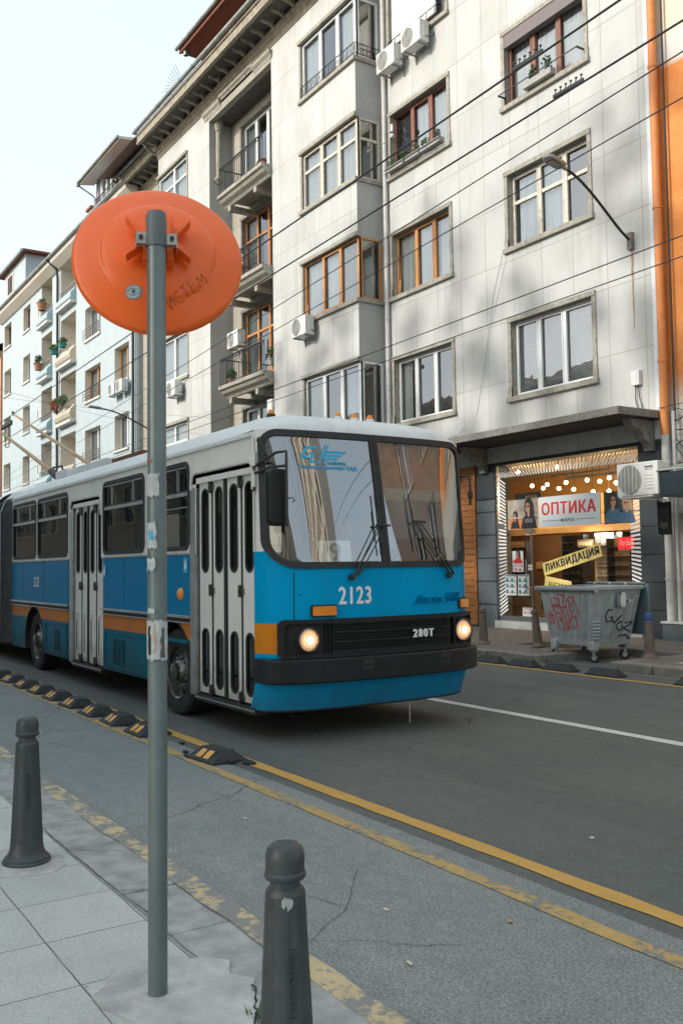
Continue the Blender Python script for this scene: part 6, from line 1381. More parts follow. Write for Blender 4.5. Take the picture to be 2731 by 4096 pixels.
# indicators
for (y0, y1, z) in ((4.50, 4.76, 1.175), (6.31, 6.49, 1.19)):
    mb = MB('rubber'); f_ = lambda u, v, w: Fp(yt(u), v, w); A, _ = rrect(y0, y1, z, z+.115, .015, 3); mb.poly(A, f_, 0, .022); o = mb.build('indicator', bus); mb = MB('amber'); A, _ = rrect(y0+.015, y1-.015, z+.014, z+.10, .012, 3); mb.poly(A, f_, .022, .045)
    for k in range(12): u = y0+.03+(y1-y0-.06)*k/11; mb.box(f_(u, z, .045).x-.001, f_(u, z, .045).x+.003, u-.002, u+.002, z+.02, z+.095)
    mb.build('lens', o)
# grille surround, headlights
f_ = lambda u, v, w: Fp(yt(u), v, w)
mb = MB('black_plastic'); A, _ = rrect(4.22, 6.53, .795, 1.155, .05, 4, 24); B, _ = rrect(4.27, 6.48, .835, 1.115, .03, 4, 24); mb.ring(A, B, f_, -.03, .055)
mb.use('room_dark'); mb.grid(lambda u, v: f_(u, v, -.01), [4.27+2.21*i/24 for i in range(25)], [.83, 1.12]); mb.use('black_plastic')
for a, b in ((4.27, 4.63), (6.20, 6.48)):   # lamp panels
    mb.grid(lambda u, v: f_(u, v, .012), [a+(b-a)*i/5 for i in range(6)], [.835, 1.115])
for a in (4.63, 4.66, 6.19): mb.box(f_(a, 1, 0).x-.01, f_(a, 1, .04).x, a, a+.012, .835, 1.115)
gr = mb.build('grille_surround', bus)
mb = MB('black_plastic')
for r_ in range(12):
    z = .85+r_*.0225; wd_ = .009
    k = 30; U = [4.70+1.44*i/k for i in range(k+1)]
    vs = [f_(u, zz, w) for u in U for zz, w in ((z, .03), (z+wd_, .03), (z, .012), (z+wd_, .012))]; fs = []
    for i in range(k): b = 4*i; fs += [(b, b+4, b+5, b+1), (b+1, b+5, b+7, b+3), (b, b+2, b+6, b+4)]
    mb.add(vs, fs)
for z in (.835, .93, 1.02, 1.10):
    vs = [f_(u, zz, w) for u in U for zz, w in ((z, .04), (z+.016, .04), (z, .01), (z+.016, .01))]; fs = []
    for i in range(k): b = 4*i; fs += [(b, b+4, b+5, b+1), (b+1, b+5, b+7, b+3), (b, b+2, b+6, b+4)]
    mb.add(vs, fs)
for i in range(37):
    u = 4.70+i*.04; p = f_(u, 0, .028); mb.box(p.x-.02, p.x, u-.0045, u+.0045, .84, 1.11)
mb.build('grille', gr, recalc=False)
text_mesh('badge', '280T', (5.62, 5.88, .935, 1.015), lambda u, v, w: f_(u, v, .05+w), 'white_paint', gr, depth=.012, bold=.06, space=1.3)
for (yc, zc) in ((4.46, .965), (6.345, .97)):
    p = f_(yc, zc, .012); M_ = Matrix.Rotation(R(90), 4, 'Y'); mb = MB('rubber'); mb.lathe([(.122, 0), (.124, .045), (.112, .05), (.106, .02)], p, 28, M_); o = mb.build('headlight', bus)
    mb = MB('headlamp'); mb.lathe([(.106, .02), (.09, .045), (.072, .052)], p, 28, M_); mb.use('headlamp_mid'); mb.lathe([(.072, .052), (.04, .060)], p, 28, M_); mb.use('headlamp_hot'); mb.lathe([(.04, .060), (0, .063)], p, 28, M_)
    mb.use('headlamp')
    for k in range(-6, 7): u = k*.015; hh = math.sqrt(max(0, .1**2-u*u)); mb.box(p.x+.055 if abs(u) < .06 else p.x+.04, p.x+.066 if abs(u) < .06 else p.x+.05, p.y+u-.0012, p.y+u+.0012, p.z-hh*.75, p.z+hh*.75)
    mb.build('lens', o)
    mb = MB('chrome_worn'); mb.lathe([(.112, .05), (.106, .056), (.10, .036)], p, 28, M_); mb.build('rim', o)
# bumper
def bump(t, z, w): q = Fp(t, .6); return Fp(t, .6, w)+Vector((0, 0, z-.6))
mb = MB('black_plastic'); TB = [-1.0]+[t for t in TS if -1 < t < 1]+[1.0]
vs = []; 
for t in TB:
    for z, w in ((.79, 0), (.79, .10), (.78, .115), (.575, .115), (.565, .10), (.565, 0)): 
        p = bump(t, z, w); p.y = max(p.y, 4.088); vs.append(p)
k = 6; mb.add(vs, [(i*k+j, (i+1)*k+j, (i+1)*k+(j+1) % k, i*k+(j+1) % k) for i in range(len(TB)-1) for j in range(k)] + [tuple(range(k)), tuple((len(TB)-1)*k+j for j in range(k))])
bp_ = mb.build('bumper', bus, bevel=.006)
mb = MB('room_dark')
for y in (5.04, 5.98):
    mb.cut(); t = yt(y); mb.add([bump(t-.05, .67, .118), bump(t+.05, .67, .118), bump(t+.05, .76, .118), bump(t-.05, .76, .118)], [(0, 1, 2, 3)]); mb.use('black_plastic'); mb.add([bump(t-.035, .70, .122), bump(t+.03, .70, .122), bump(t+.03, .725, .122), bump(t-.035, .725, .122)], [(0, 1, 2, 3)]); mb.use('room_dark')
mb.build('towing_hole', bp_)
mb = MB('alu'); prevz = .32
for k in range(9): z = .31-k*.033; mb.tube([(-7.86+(.008 if k % 2 else 0)*math.cos(a), 5.83+(.008 if not k % 2 else 0)*math.cos(a), z+.02*math.sin(a)) for a in [q*math.pi/4 for q in range(9)]], .004, 5)
mb.build('ground_chain', bus)
# roof
mb = MB('bus_roof'); mb.smooth = True
rows = []
for k in range(7):
    ph = R(15*k)
    rows.append([Vector((Fp(t, 2.975).x-.55*(1-math.cos(ph)), YC+HW*t*(1-.0*math.sin(ph)), 2.975+(roofz(t)-2.975)*math.sin(ph))) for t in TS])
for X in (-9.5, -11, -13, -15, -17.5): rows.append([Vector((X, YC+HW*t, roofz(t))) for t in TS])
n = len(TS); mb.add([p for r_ in rows for p in r_], [(j*n+i, j*n+i+1, (j+1)*n+i+1, (j+1)*n+i) for j in range(len(rows)-1) for i in range(n-1)])
mb.add([Vector((-17.5, YC+HW*t, roofz(t))) for t in TS]+[Vector((-17.5, YC+HW*t, 2.6)) for t in TS], [(i, i+1, n+i+1, n+i) for i in range(n-1)])
mb.smooth = False; mb.box(-17.5, -8.0, YS-.024, YS+.0, 2.912, 2.94); mb.box(-17.5, -8.1, YF, YF+.024, 2.912, 2.94)
mb.use('bus_white'); mb.quad((-17.5, YS, 2.85), (-17.5, YS, .35), (-17.5, YF, .35), (-17.5, YF, 2.85))
mb.build('roof', bus, recalc=True)
# roof beacons
for i, (x, y) in enumerate(((-8.25, 4.45), (-8.2, 5.22), (-8.2, 5.42), (-8.2, 5.62))):
    mb = MB('black_plastic' if i == 0 else 'bus_roof'); z = roofz(yt(y)); mb.lathe([(0, .025), (.042, .018), (.055, -.03)], (x, y, z), 14); o = mb.build('roof_marker', bus); mb = MB('amber'); mb.lathe([(.034, .02), (.032, .045), (.02, .062), (0, .066)], (x, y, z), 14); mb.build('lens', o)
# roof equipment: box, vent, trolley base and poles
mb = MB('bus_roof'); mb.box(-16.3, -14.6, 4.85, 5.9, 3.05, 3.45); mb.build('roof_box', bus, bevel=.02)
mb = MB('rust'); mb.box(-14.55, -13.2, 4.95, 5.8, 3.32, 3.42)
for i in range(12): mb.box(-14.5, -14.35, 4.9, 5.8, 3.08+i*.022, 3.09+i*.022)
for i in range(6): mb.box(-14.3+i*.2, -14.2+i*.2, 4.92, 5.8, 3.30, 3.36)
mb.build('resistor_vent', bus)
mb = MB('bus_roof'); mb.poly([(-18.0, 3.05), (-16.3, 3.05), (-16.35, 3.26), (-16.8, 3.30), (-17.7, 3.27)], lambda u, v, w: Vector((u, w, v)), 4.7, 6.0); mb.box(-16.9, -16.2, 4.7, 5.2, 3.28, 3.42); mb.build('pole_base', bus, bevel=.02)
mat('pole_tan', (.46, .30, .14), .55, var=.1)
for (y, px, pz) in ((5.0, -17.55, 3.36), (5.75, -17.1, 3.40)):
    mb = MB('rubber'); d = Vector((-8.0, .15, 2.35)); b0 = Vector((px, y, pz)); e = b0+d; u = d.normalized(); mb.tube([b0-u*.3-Vector((0, 0, .05)), b0+u*.75], .075, 10); mb.use('pole_tan'); mb.tube([b0+u*.7, e], .045, 10, r1=.025); mb.use('metal_black'); mb.tube([e, e+Vector((-.15, 0, .08))], .04, 6)
    mb.use('rubber'); mb.tube([b0+u*.1+Vector((0, .08, .02)), b0+u*.5+Vector((.1, .1, .15)), b0+u*.9+Vector((0, .06, .05))], .02, 6); mb.build('trolley_pole', bus)
# mirror left, on a bent bracket
mb = MB('metal_black'); mz = [(-7.93, 4.10, 2.62), (-7.62, 4.16, 2.72), (-7.50, 4.20, 2.72), (-7.50, 4.20, 2.60), (-7.50, 4.20, 2.02)]
mb.tube(mz, .014, 8); mb.tube([(-7.93, 4.10, 2.55), (-7.7, 4.14, 2.59), (-7.50, 4.20, 2.585)], .013, 8); mb.tube([(-7.92, 4.12, 2.86), (-7.90, 4.12, 2.89), (-7.72, 4.14, 2.67)], .010, 8)
mo = mb.build('wing_mirror', bus)
mb = MB('black_plastic'); A, _ = rrect(4.02, 4.245, 2.03, 2.56, .055, 5); Mm_ = Matrix.Translation((-7.56, 4.13, 2.3)) @ Matrix.Rotation(R(12), 4, 'Z') @ Matrix.Translation((7.56, -4.13, -2.3)); mb.poly(A, lambda u, v, w: Mm_ @ Vector((-7.56+w, u, v)), -.045, .04); mb.build('mirror_housing', mo, bevel=.02)
mb = MB('metal_black'); mb.tube([(-7.72, 4.14, 2.28), (-7.50, 4.26, 2.29), (-7.5, 4.29, 2.27), (-7.5, 4.26, 2.25)], .006, 5); mb.cut(); mb.tube([(-7.98, 6.66, 2.62), (-7.86, 6.70, 2.62), (-7.84, 6.70, 2.40), (-7.86, 6.70, 2.30)], .016, 8); mb.tube([(-7.85, 6.70, 2.45), (-7.85, 6.70, 2.38)], .03, 8); mb.build('mirror_bracket', mo)
mb = MB('bus_white')
for z0, z1 in ((2.62, 2.76), (2.42, 2.53)): mb.tube([(-7.93, 4.085, z0), (-7.93, 4.085, z1)], .022, 10); mb.use('rust'); mb.tube([(-7.93, 4.085, z0-.04), (-7.93, 4.085, z0)], .014, 8); mb.use('bus_white')
mb.tube([(-7.945, 4.09, 1.8), (-7.945, 4.09, 2.9)], .010, 8); mb.build('mirror_socket', mo)
# wipers
def wiper(yb, arms, blade):
    mb = MB('metal_black'); b = Fp(yt(yb), 1.545, .03); mb.lathe([(.03, -.02), (.03, .02), (0, .025)], b, 12, Matrix.Rotation(R(90), 4, 'Y'))
    for dy, (ye, ze) in zip((0, .05), arms):
        s = Fp(yt(yb+dy), 1.545+dy*.2, .05); e = Fp(yt(ye), ze, .05); m = Fp(yt(yb+dy+(ye-yb-dy)*.3), 1.545+(ze-1.545)*.3, .055); mb.tube([s, m], .012, 6); mb.tube([m, e], .006, 6)
    (y0, z0), (y1, z1) = blade; P = [Fp(yt(y0+(y1-y0)*q/8), z0+(z1-z0)*q/8, .035) for q in range(9)]; mb.tube(P, .008, 6); P2 = [Fp(yt(y0+(y1-y0)*q/8), z0+(z1-z0)*q/8, .05 if 2 <= q <= 6 else .04) for q in range(2, 7)]; mb.tube(P2, .008, 6)
    a1, a2 = arms; mb.tube([Fp(yt(a1[0]-.03), a1[1], .05), Fp(yt(a2[0]+.06), a2[1]+.01, .05)], .012, 6); mb.build('wiper', bus)
wiper(4.92, ((5.27, 2.05), (5.35, 2.04)), ((5.27, 1.76), (5.27, 2.36)))
wiper(6.14, ((5.72, 2.10), (5.80, 2.08)), ((5.72, 1.80), (5.69, 2.38)))
# route number card, interior
mb = MB('paper'); mb.add([Fp(yt(4.62), 1.69, -.05), Fp(yt(4.98), 1.69, -.05), Fp(yt(4.98), 1.90, -.05), Fp(yt(4.62), 1.90, -.05)], [(0, 1, 2, 3)]); rc = mb.build('route_card', bus)
text_mesh('lettering', '9', (4.74, 4.86, 1.70, 1.88), lambda u, v, w: Fp(yt(u), v, -.045+w), 'print_black', rc, bold=.04)
mb = MB('bus_inside'); mb.box(-24.4, -8.1, YS+.1, YF-.05, .82, .86); mb.box(-17.4, -8.3, YS+.1, YF-.05, 2.84, 2.87); mb.box(-9.6, -9.5, 5.3, YF-.05, .86, 2.84)
mb.use('black_plastic'); mb.poly([(-8.45, .86), (-7.92, .86), (-7.88, 1.58), (-8.0, 1.62), (-8.35, 1.58)], lambda u, v, w: Vector((u, w, v)), 4.4, 6.3)
mb.box(-8.5, -8.0, 6.15, 6.5, .86, 1.95); mb.use('handrail_yellow')
for x, y in ((-8.4, 4.35), (-9.1, 5.1), (-11.1, 4.9), (-11.1, 5.9), (-12.5, 4.6), (-14, 4.6), (-15.6, 4.9), (-15.6, 5.9)): mb.tube([(x, y, .86), (x, y, 2.84)], .017, 6)
for y in (4.9, 5.85): mb.tube([(-17, y, 2.55), (-9.2, y, 2.55)], .016, 6)
mb.use('bus_seat')
for x in [-10.2-.78*i for i in range(9)]:
    for y in (4.45, 6.1):
        if y < 5 and (-13.8 < x < -12.3): continue
        mb.box(x-.22, x+.22, y-.25, y+.3, 1.24, 1.30); mb.box(x-.26, x-.20, y-.25, y+.3, 1.30, 1.85)
mb.build('interior', bus, bevel=0)
mb = MB('poster_beige'); mb.add([Fp(yt(5.44), 2.32, -.06), Fp(yt(6.30), 2.32, -.06), Fp(yt(6.30), 2.44, -.06), Fp(yt(5.44), 2.44, -.06)], [(0, 1, 2, 3)]); mb.use('wood_slat'); mb.add([Fp(yt(5.44), 2.44, -.058), Fp(yt(6.34), 2.44, -.058), Fp(yt(6.34), 2.90, -.058), Fp(yt(5.44), 2.90, -.058)], [(0, 1, 2, 3)]); mb.build('sun_blind', bus)
mb = MB('rubber'); Mw = Matrix.Translation((-8.32, 5.75, 1.72)) @ Matrix.Rotation(R(-22), 4, 'Y'); mb.tube([Mw @ Vector((.25*math.cos(a), .25*math.sin(a), 0)) for a in [k*math.pi/16 for k in range(33)]], .018, 8); mb.tube([Mw @ Vector((-.25, 0, 0)), Mw @ Vector((.25, 0, 0))], .014, 6); mb.tube([Mw @ Vector((0, 0, 0)), (-8.1, 5.75, 1.2)], .03, 8); mb.build('steering_wheel', bus)
mb = MB('denim_print'); mb.box(-9.25, -8.75, 5.45, 6.05, 1.22, 1.34); mb.box(-9.35, -9.22, 5.45, 6.05, 1.34, 2.1); mb.build('driver_seat', bus, bevel=.04)
# small marks on the side
text_mesh('fleet_number', '2123', (-15.98, -15.66, 1.38, 1.55), lambda u, v, w: S_(u, v, .004+w), 'white_paint', bus, off=.01)
mb = MB('logo_blue')
for x, z in ((-9.66, 1.60), (-12.40, 1.55)): mb.cut(); mb.add([S_(x, z, .006), S_(x+.12, z, .006), S_(x+.12, z+.17, .006), S_(x, z+.17, .006)], [(0, 1, 2, 3)]); mb.use('white_paint'); mb.add([S_(x+.03, z+.03, .008), S_(x+.09, z+.05, .008), S_(x+.08, z+.13, .008), S_(x+.05, z+.14, .008)], [(0, 1, 2, 3)]); mb.use('logo_blue')
mb.build('sticker', bus, recalc=False)
mb = MB('amber'); mb.lathe([(.045, 0), (.04, .03), (.02, .05), (0, .055)], (-9.72, YS, 1.37), 14, Matrix.Rotation(R(90), 4, 'X') @ Matrix.Scale(1.5, 4, (0, 1, 0))); mb.build('side_marker', bus)
mb = MB('paper'); mb.add([S_(-10.62, 2.34, -.03), S_(-10.05, 2.34, -.03), S_(-10.05, 2.62, -.03), S_(-10.62, 2.62, -.03)][:4], [(0, 1, 2, 3)]); rb = mb.build('route_board', bus)
text_mesh('lettering', 'Ж.К. БОРОВО', (-10.28, -10.08, 2.52, 2.57), lambda u, v, w: S_(u, v, -.028+w), 'print_black', rb); text_mesh('lettering', 'СТОЧНА ГАРА', (-10.30, -10.08, 2.42, 2.47), lambda u, v, w: S_(u, v, -.028+w), 'print_black', rb)
# wheels
def wheel(cx, cy, side=-1, dual=False):
    mb = MB('tyre'); M_ = Matrix.Rotation(R(90*-side*-1), 4, 'X'); M_ = Matrix.Rotation(R(90), 4, 'X') if side < 0 else Matrix.Rotation(R(-90), 4, 'X')
    c = (cx, cy, .485); mb.lathe([(.30, -.26), (.44, -.27), (.485, -.24), (.485, -.02), (.46, .01), (.40, .02), (.305, .0)], c, 40, M_); w_ = mb.build('wheel', bus)
    mb = MB('chrome_worn'); mb.lathe([(.305, .0), (.30, .012), (.285, .0), (.275, -.05), (.235, -.07), (.15, -.055), (.13, .0), (.10, .02), (.10, .05), (.06, .065), (0, .07)], c, 40, M_)
    mb.use('black_plastic')
    for k in range(8):
        a = k*math.pi/4; p = M_ @ Vector((.225*math.cos(a), .225*math.sin(a), -.062)) + Vector(c); mb.lathe([(.034, .0), (0, .002)], p, 10, M_)
    mb.use('alu')
    for k in range(10):
        a = k*math.pi/5+.2; p = M_ @ Vector((.165*math.cos(a), .165*math.sin(a), -.052)) + Vector(c); mb.lathe([(.018, .0), (.016, .03), (0, .034)], p, 6, M_)
    mb.build('rim', w_)
for cx in (-10.01, -15.98): wheel(cx, YS+.07); wheel(cx, YF-.07, 1)
mb = MB('rubber'); mb.box(-17.3, -8.3, 4.5, 6.2, .30, .80); mb.box(-9.2, -8.3, 4.9, 5.3, .22, .4); mb.tube([(-8.3, 4.55, .3), (-8.25, 4.65, .15), (-8.3, 4.85, .14), (-8.35, 4.95, .3)], .02, 6); mb.box(-12.3, -11, YS+.02, YS+.4, .34, .8); mb.build('chassis', bus)
# bellows and rear section
mb = MB('bellows')
def sect(x, s): return [Vector((x, YC+(HW+s)*c_, 1.68+(1.30+s)*d_)) for c_, d_ in [(-1, -1), (-1, -.5), (-1, 0), (-1, .5), (-1, .78), (-.93, .95), (-.75, 1.03), (0, 1.09), (.75, 1.03), (.93, .95), (1, .78), (1, 0), (1, -1)]]
X_ = [-17.5-.062*i for i in range(21)]; rows = [sect(x, (.05 if i % 2 else -.03)) for i, x in enumerate(X_)]; m = len(rows[0]); mb.add([p for r_ in rows for p in r_], [(j*m+i, j*m+i+1, (j+1)*m+i+1, (j+1)*m+i) for j in range(20) for i in range(m-1)])
mb.use('alu'); r1, r2 = sect(-18.12, .07), sect(-18.16, .07); mb.add(r1+r2, [(i, i+1, m+i+1, m+i) for i in range(m-1)]); mb.build('bellows', bus, recalc=False)
mb = MB('bus_roof'); mb.poly([(3.9+.35, 3.02), (6.4, 3.02), (6.3, 3.17), (4.4, 3.17)], lambda u, v, w: Vector((w, u, v)), -19.6, -18.25); mb.build('roof_hatch', bus, bevel=.02)
mb = MB('bus_white'); wall_holes(mb, -25.3, -18.76, 1.81, 2.93, [(-20.6, -19.0, 1.87, 2.8), (-22.4, -20.8, 1.87, 2.8), (-25, -23.4, 1.87, 2.8)], lambda u, v: Vector((u, YS, v))); mb.use('bus_blue'); mb.quad((-25.3, YS, 1.05), (-18.76, YS, 1.05), (-18.76, YS, 1.81), (-25.3, YS, 1.81)); mb.use('bus_orange'); mb.quad((-25.3, YS, .86), (-18.76, YS, .86), (-18.76, YS, 1.05), (-25.3, YS, 1.05)); mb.use('bus_teal'); mb.quad((-25.3, YS, .35), (-18.76, YS, .35), (-18.76, YS, .86), (-25.3, YS, .86))
mb.use('bus_white'); mb.quad((-25.3, YF, .35), (-18.76, YF, .35), (-18.76, YF, 2.93), (-25.3, YF, 2.93)); mb.quad((-25.3, YS, .35), (-25.3, YF, .35), (-25.3, YF, 3.1), (-25.3, YS, 3.1)); mb.use('bus_roof'); mb.add([Vector((X, YC+HW*t, roofz(t))) for X in (-25.3, -18.76) for t in TS], [(i, i+1, len(TS)+i+1, len(TS)+i) for i in range(len(TS)-1)])
mb.use('glass_bus'); mb.quad((-25.3, YS+.01, 1.85), (-18.9, YS+.01, 1.85), (-18.9, YS+.01, 2.82), (-25.3, YS+.01, 2.82)); mb.use('rubber'); mb.box(-25.2, -18.7, 4.4, 6.3, .3, .8)
mb.build('rear_section', bus, recalc=False); wheel(-22.9, YS+.07); wheel(-22.9, YF-.07, 1)

# ---- people in the bus
mat('skin', (.45, .25, .17), .55, var=.05); mat('hair', (.05, .035, .025), .7, var=.1); mat('shirt_orange', (.55, .13, .04), .8, var=.1); mat('jacket_dark', (.03, .035, .05), .85, var=.1); mat('trousers', (.03, .03, .04), .85, var=.1); mat('eye_white', (.7, .7, .68), .3, var=0)
def skin_fig(name, verts, edges, rad, m, parent, sub=2, org=Vector()):
    me = bpy.data.meshes.new(name); me.from_pydata([tuple(Vector(v)-org) for v in verts], edges, []); me.materials.append(MATS[m]); o = bpy.data.objects.new(name, me); COL.objects.link(o); o.parent = parent; ORG[o.name] = org
    sk = o.modifiers.new('skin', 'SKIN'); sk.use_smooth_shade = True
    for i, r in enumerate(rad): me.skin_vertices[0].data[i].radius = (r, r) if not isinstance(r, tuple) else r
    me.skin_vertices[0].data[0].use_root = True
    if sub: s = o.modifiers.new('sub', 'SUBSURF'); s.levels = s.render_levels = sub
    return o
def seated(x, y, z, shirt, lab, hands=None, sc=1.0, grp=None):
    """seated person facing +X; hip at (x,y,z); hands = two wrist targets"""
    t_ = thing('person', lab, 'person', (x, y, z), group=grp); org = Vector((x, y, z)); P = lambda a, b, c: (x+a*sc, y+b*sc, z+c*sc)
    H = hands or (P(.34, -.17, .10), P(.34, .17, .10))
    V = [P(0, 0, .05), P(-.03, 0, .22), P(-.02, 0, .40), P(0, 0, .50), P(.02, 0, .58), P(-.01, -.17, .47), P(-.01, .17, .47)]
    el = [P(.08, -.24, .24), P(.08, .24, .24)] if not hands else [tuple((Vector(P(-.01, -.2, .44))+Vector(H[0]))/2+Vector((-.02, -.06, -.10))), tuple((Vector(P(-.01, .2, .44))+Vector(H[1]))/2+Vector((-.02, .06, -.10)))]
    V += [el[0], el[1], H[0], H[1], P(.20, -.10, .04), P(.20, .10, .04), P(.45, -.12, .04), P(.45, .12, .04), P(.48, -.12, -.36), P(.48, .12, -.36), P(.60, -.12, -.39), P(.60, .12, -.39)]
    E_ = [(0, 1), (1, 2), (2, 3), (3, 4), (3, 5), (3, 6), (5, 7), (6, 8), (7, 9), (8, 10), (0, 11), (0, 12), (11, 13), (12, 14), (13, 15), (14, 16), (15, 17), (16, 18)]
    rd = [(.15, .12), (.14, .11), (.17, .11), (.09, .08), .055, .06, .06, .042, .042, .03, .03, .085, .085, .062, .062, .045, .045, .04, .04]
    skin_fig('body', V, E_, rd, shirt, t_, org=org)
    h = Vector(P(.04, 0, .72)); mb = MB('skin'); mb.smooth = True
    def hp(a, b):  # head surface, a azimuth, b elevation
        r = .098*(1+.18*max(0, math.sin(b))-.10*max(0, -math.sin(b))); xx, yy, zz = math.cos(a)*math.cos(b), math.sin(a)*math.cos(b), math.sin(b)
        f = 1+(.16 if xx > .93 and -.25 < zz < .1 else 0)+(.05 if xx > .8 and -.55 < zz < -.35 else 0); return h+Vector((xx*r*f*1.05, yy*r*.82, zz*.125))*sc
    mb.grid(lambda a, b: hp(a, b), [R(10*i) for i in range(37)], [R(-88+8*i) for i in range(23)])
    for s in (-1, 1): mb.lathe([(0, .012), (.02, .008), (.026, -.006)], h+Vector((0, s*.083, -.005)), 8, Matrix.Rotation(R(90*-s), 4, 'X'))
    hd = mb.build('head', t_)
    mb = MB('hair'); mb.smooth = True; mb.grid(lambda a, b: h+(hp(a, b)-h)*1.07, [R(55+10*i) for i in range(26)], [R(-25+8*i) for i in range(15)]); mb.grid(lambda a, b: h+(hp(a, b)-h)*1.075, [R(-60+10*i) for i in range(13)], [R(36+6*i) for i in range(10)]); mb.build('hair', t_)
    mb = MB('eye_white'); 
    for s in (-1, 1): p = h+Vector((.098, s*.034, .012)); mb.use('eye_white'); mb.lathe([(0, .012), (.009, .008), (.013, 0)], p, 8, Matrix.Rotation(R(90), 4, 'Y')); mb.use('hair'); mb.lathe([(0, .015), (.005, .012)], p, 8, Matrix.Rotation(R(90), 4, 'Y')); mb.box(p.x-.004, p.x+.008, p.y-.017, p.y+.017, p.z+.02, p.z+.026)
    mb.use('rust'); mb.box(h.x+.088, h.x+.099, h.y-.022, h.y+.022, h.z-.062, h.z-.056); mb.build('face', hd)
    for s, hw in ((-1, H[0]), (1, H[1])):
        w0 = Vector(hw); fw = Vector((.09, -s*.02, .0)); verts = [w0-Vector((.02, 0, 0)), w0+fw*.45, w0+fw*.9]; ed = [(0, 1), (1, 2)]; rr = [(.026, .022), (.036, .018), (.036, .016)]
        for k in range(4):
            b0 = w0+fw*.9+Vector((0, (k-1.5)*.019, 0)); L = (.038, .044, .041, .032)[k]; i0 = len(verts); verts += [b0+Vector((.006, 0, .002)), b0+Vector((L*.6, 0, -.006)), b0+Vector((L*.85, 0, -.032)), b0+Vector((L*.35, 0, -.048))]; ed += [(2, i0), (i0, i0+1), (i0+1, i0+2), (i0+2, i0+3)]; rr += [.0095, .0092, .0085, .0075]
        i0 = len(verts); sd = -s; verts += [w0+fw*.4+Vector((.01, sd*.036, -.005)), w0+fw*.7+Vector((.015, sd*.048, -.025)), w0+fw*.9+Vector((.02, sd*.04, -.042))]; ed += [(1, i0), (i0, i0+1), (i0+1, i0+2)]; rr += [.011, .010, .008]
        skin_fig('hand', verts, ed, rr, 'skin', t_, 1, org)
    return t_
hw = [Mw @ Vector((-.02, -.25, 0)), Mw @ Vector((-.06, .235, 0))]
hands = [tuple(hw[0]+Vector((-.12, 0, .035))), tuple(hw[1]+Vector((-.12, 0, .035)))]
seated(-9.0, 5.75, 1.36, 'shirt_orange', 'bus driver in an orange top with both hands on the steering wheel', hands)
for i, (x, y, s, lab) in enumerate(((-10.15, 4.55, 'jacket_dark', 'passenger in a dark jacket at the window right behind the front door'), (-14.0, 4.55, 'shirt_orange', 'passenger in a reddish top seated at the window left of the middle door'), (-11.7, 6.15, 'jacket_dark', 'passenger seated on the far side between the two doors'))):
    seated(x, y, 1.33, s, lab, grp='passengers in the bus')
# ================================================================== ORANGE MIRROR ON A POLE
mat('galv', (.15, .195, .20), .42, .55, var=.18, scale=4, dirt=.35, dirtcol=(.22, .25, .25), dscale=5, streak=.25)
def polemat():
    m = MATS['galv']; t = m.node_tree; b = t.nodes['Principled BSDF']; b.inputs['Metallic'].default_value = .45
polemat()
mat('mirror_orange', (.80, .125, .014), .36, var=.06, scale=5, spec=.35, coat=.15, bump=.15, bscale=3, bdist=.01); mat('zinc_bright', (.55, .57, .57), .3, .85, var=.2, scale=12); mat('marker_ink', (.10, .03, .02), .7, var=0)
mat('sticker_worn', (.40, .45, .46), .6, var=.3, scale=30); mat('sticker_cyan', (.05, .32, .50), .6, var=.1); mat('mirror_glass', (.8, .82, .84), .03, 1.0, var=0)
pt = thing('signpost', 'grey metal pole standing on the near pavement with a dark cap and torn stickers', 'pole', (-3.47, 1.36, .03))
mb = MB('galv'); mb.tube([(-3.47, 1.36, .0), (-3.465, 1.36, 1.0), (-3.455, 1.355, 2.0), (-3.44, 1.35, 3.02)], .037, 24); mb.build('shaft', pt)
mat('cap_grey', (.10, .125, .135), .5, var=.1)
mb = MB('cap_grey'); mb.lathe([(.041, -.11), (.041, .01), (.036, .03), (.02, .035), (0, .036)], (-3.44, 1.35, 3.03), 24); mb.build('cap', pt)
vd = Vector((.93, -.36, 0)); side = Vector((.36, .93, 0))   # towards the viewer, to the right
def patch(z0, z1, a0, a1, m, seed, r=.0379):
    """torn sticker wrapped round the pole, angles from the viewer direction"""
    rn = random.Random(seed); mb.use(m); n = 14; k = int(max(2, (z1-z0)/.02)); V = []
    for j in range(k+1):
        z = z0+(z1-z0)*j/k; e0, e1 = a0+rn.uniform(-6, 6), a1+rn.uniform(-6, 6); cx = -3.47+.03*z/3.0; cy = 1.36-.01*z/3
        for i in range(n+1): a = R(e0+(e1-e0)*i/n)+math.atan2(vd.y, vd.x); V.append((cx+r*math.cos(a), cy+r*math.sin(a), z+(rn.uniform(-.006, .006) if j in (0, k) else 0)))
    mb.add(V, [(j*(n+1)+i, j*(n+1)+i+1, (j+1)*(n+1)+i+1, (j+1)*(n+1)+i) for j in range(k) for i in range(n)])
mb = MB('sticker_worn')
for z0, z1, a0, a1, m, s in ((1.73, 1.83, -80, -5, 'sticker_worn', 1), (1.76, 1.80, -55, -20, 'sticker_cyan', 2), (1.645, 1.69, -75, -10, 'sticker_worn', 4), (1.30, 1.45, -85, 85, 'sticker_worn', 5), (1.32, 1.43, -60, -40, 'print_black', 6), (1.33, 1.44, -20, -5, 'poster_beige', 7), (1.31, 1.42, 20, 45, 'ac_grille', 8), (1.48, 1.50, -60, -15, 'sticker_worn', 9), (1.93, 2.02, -70, 10, 'sticker_worn', 10), (2.07, 2.073, -80, -30, 'print_red', 11)):
    mb.cut(); rr = .0379+.0003*s; patch(z0, z1, a0, a1, m, s, rr)
mb.build('sticker', pt, recalc=False)
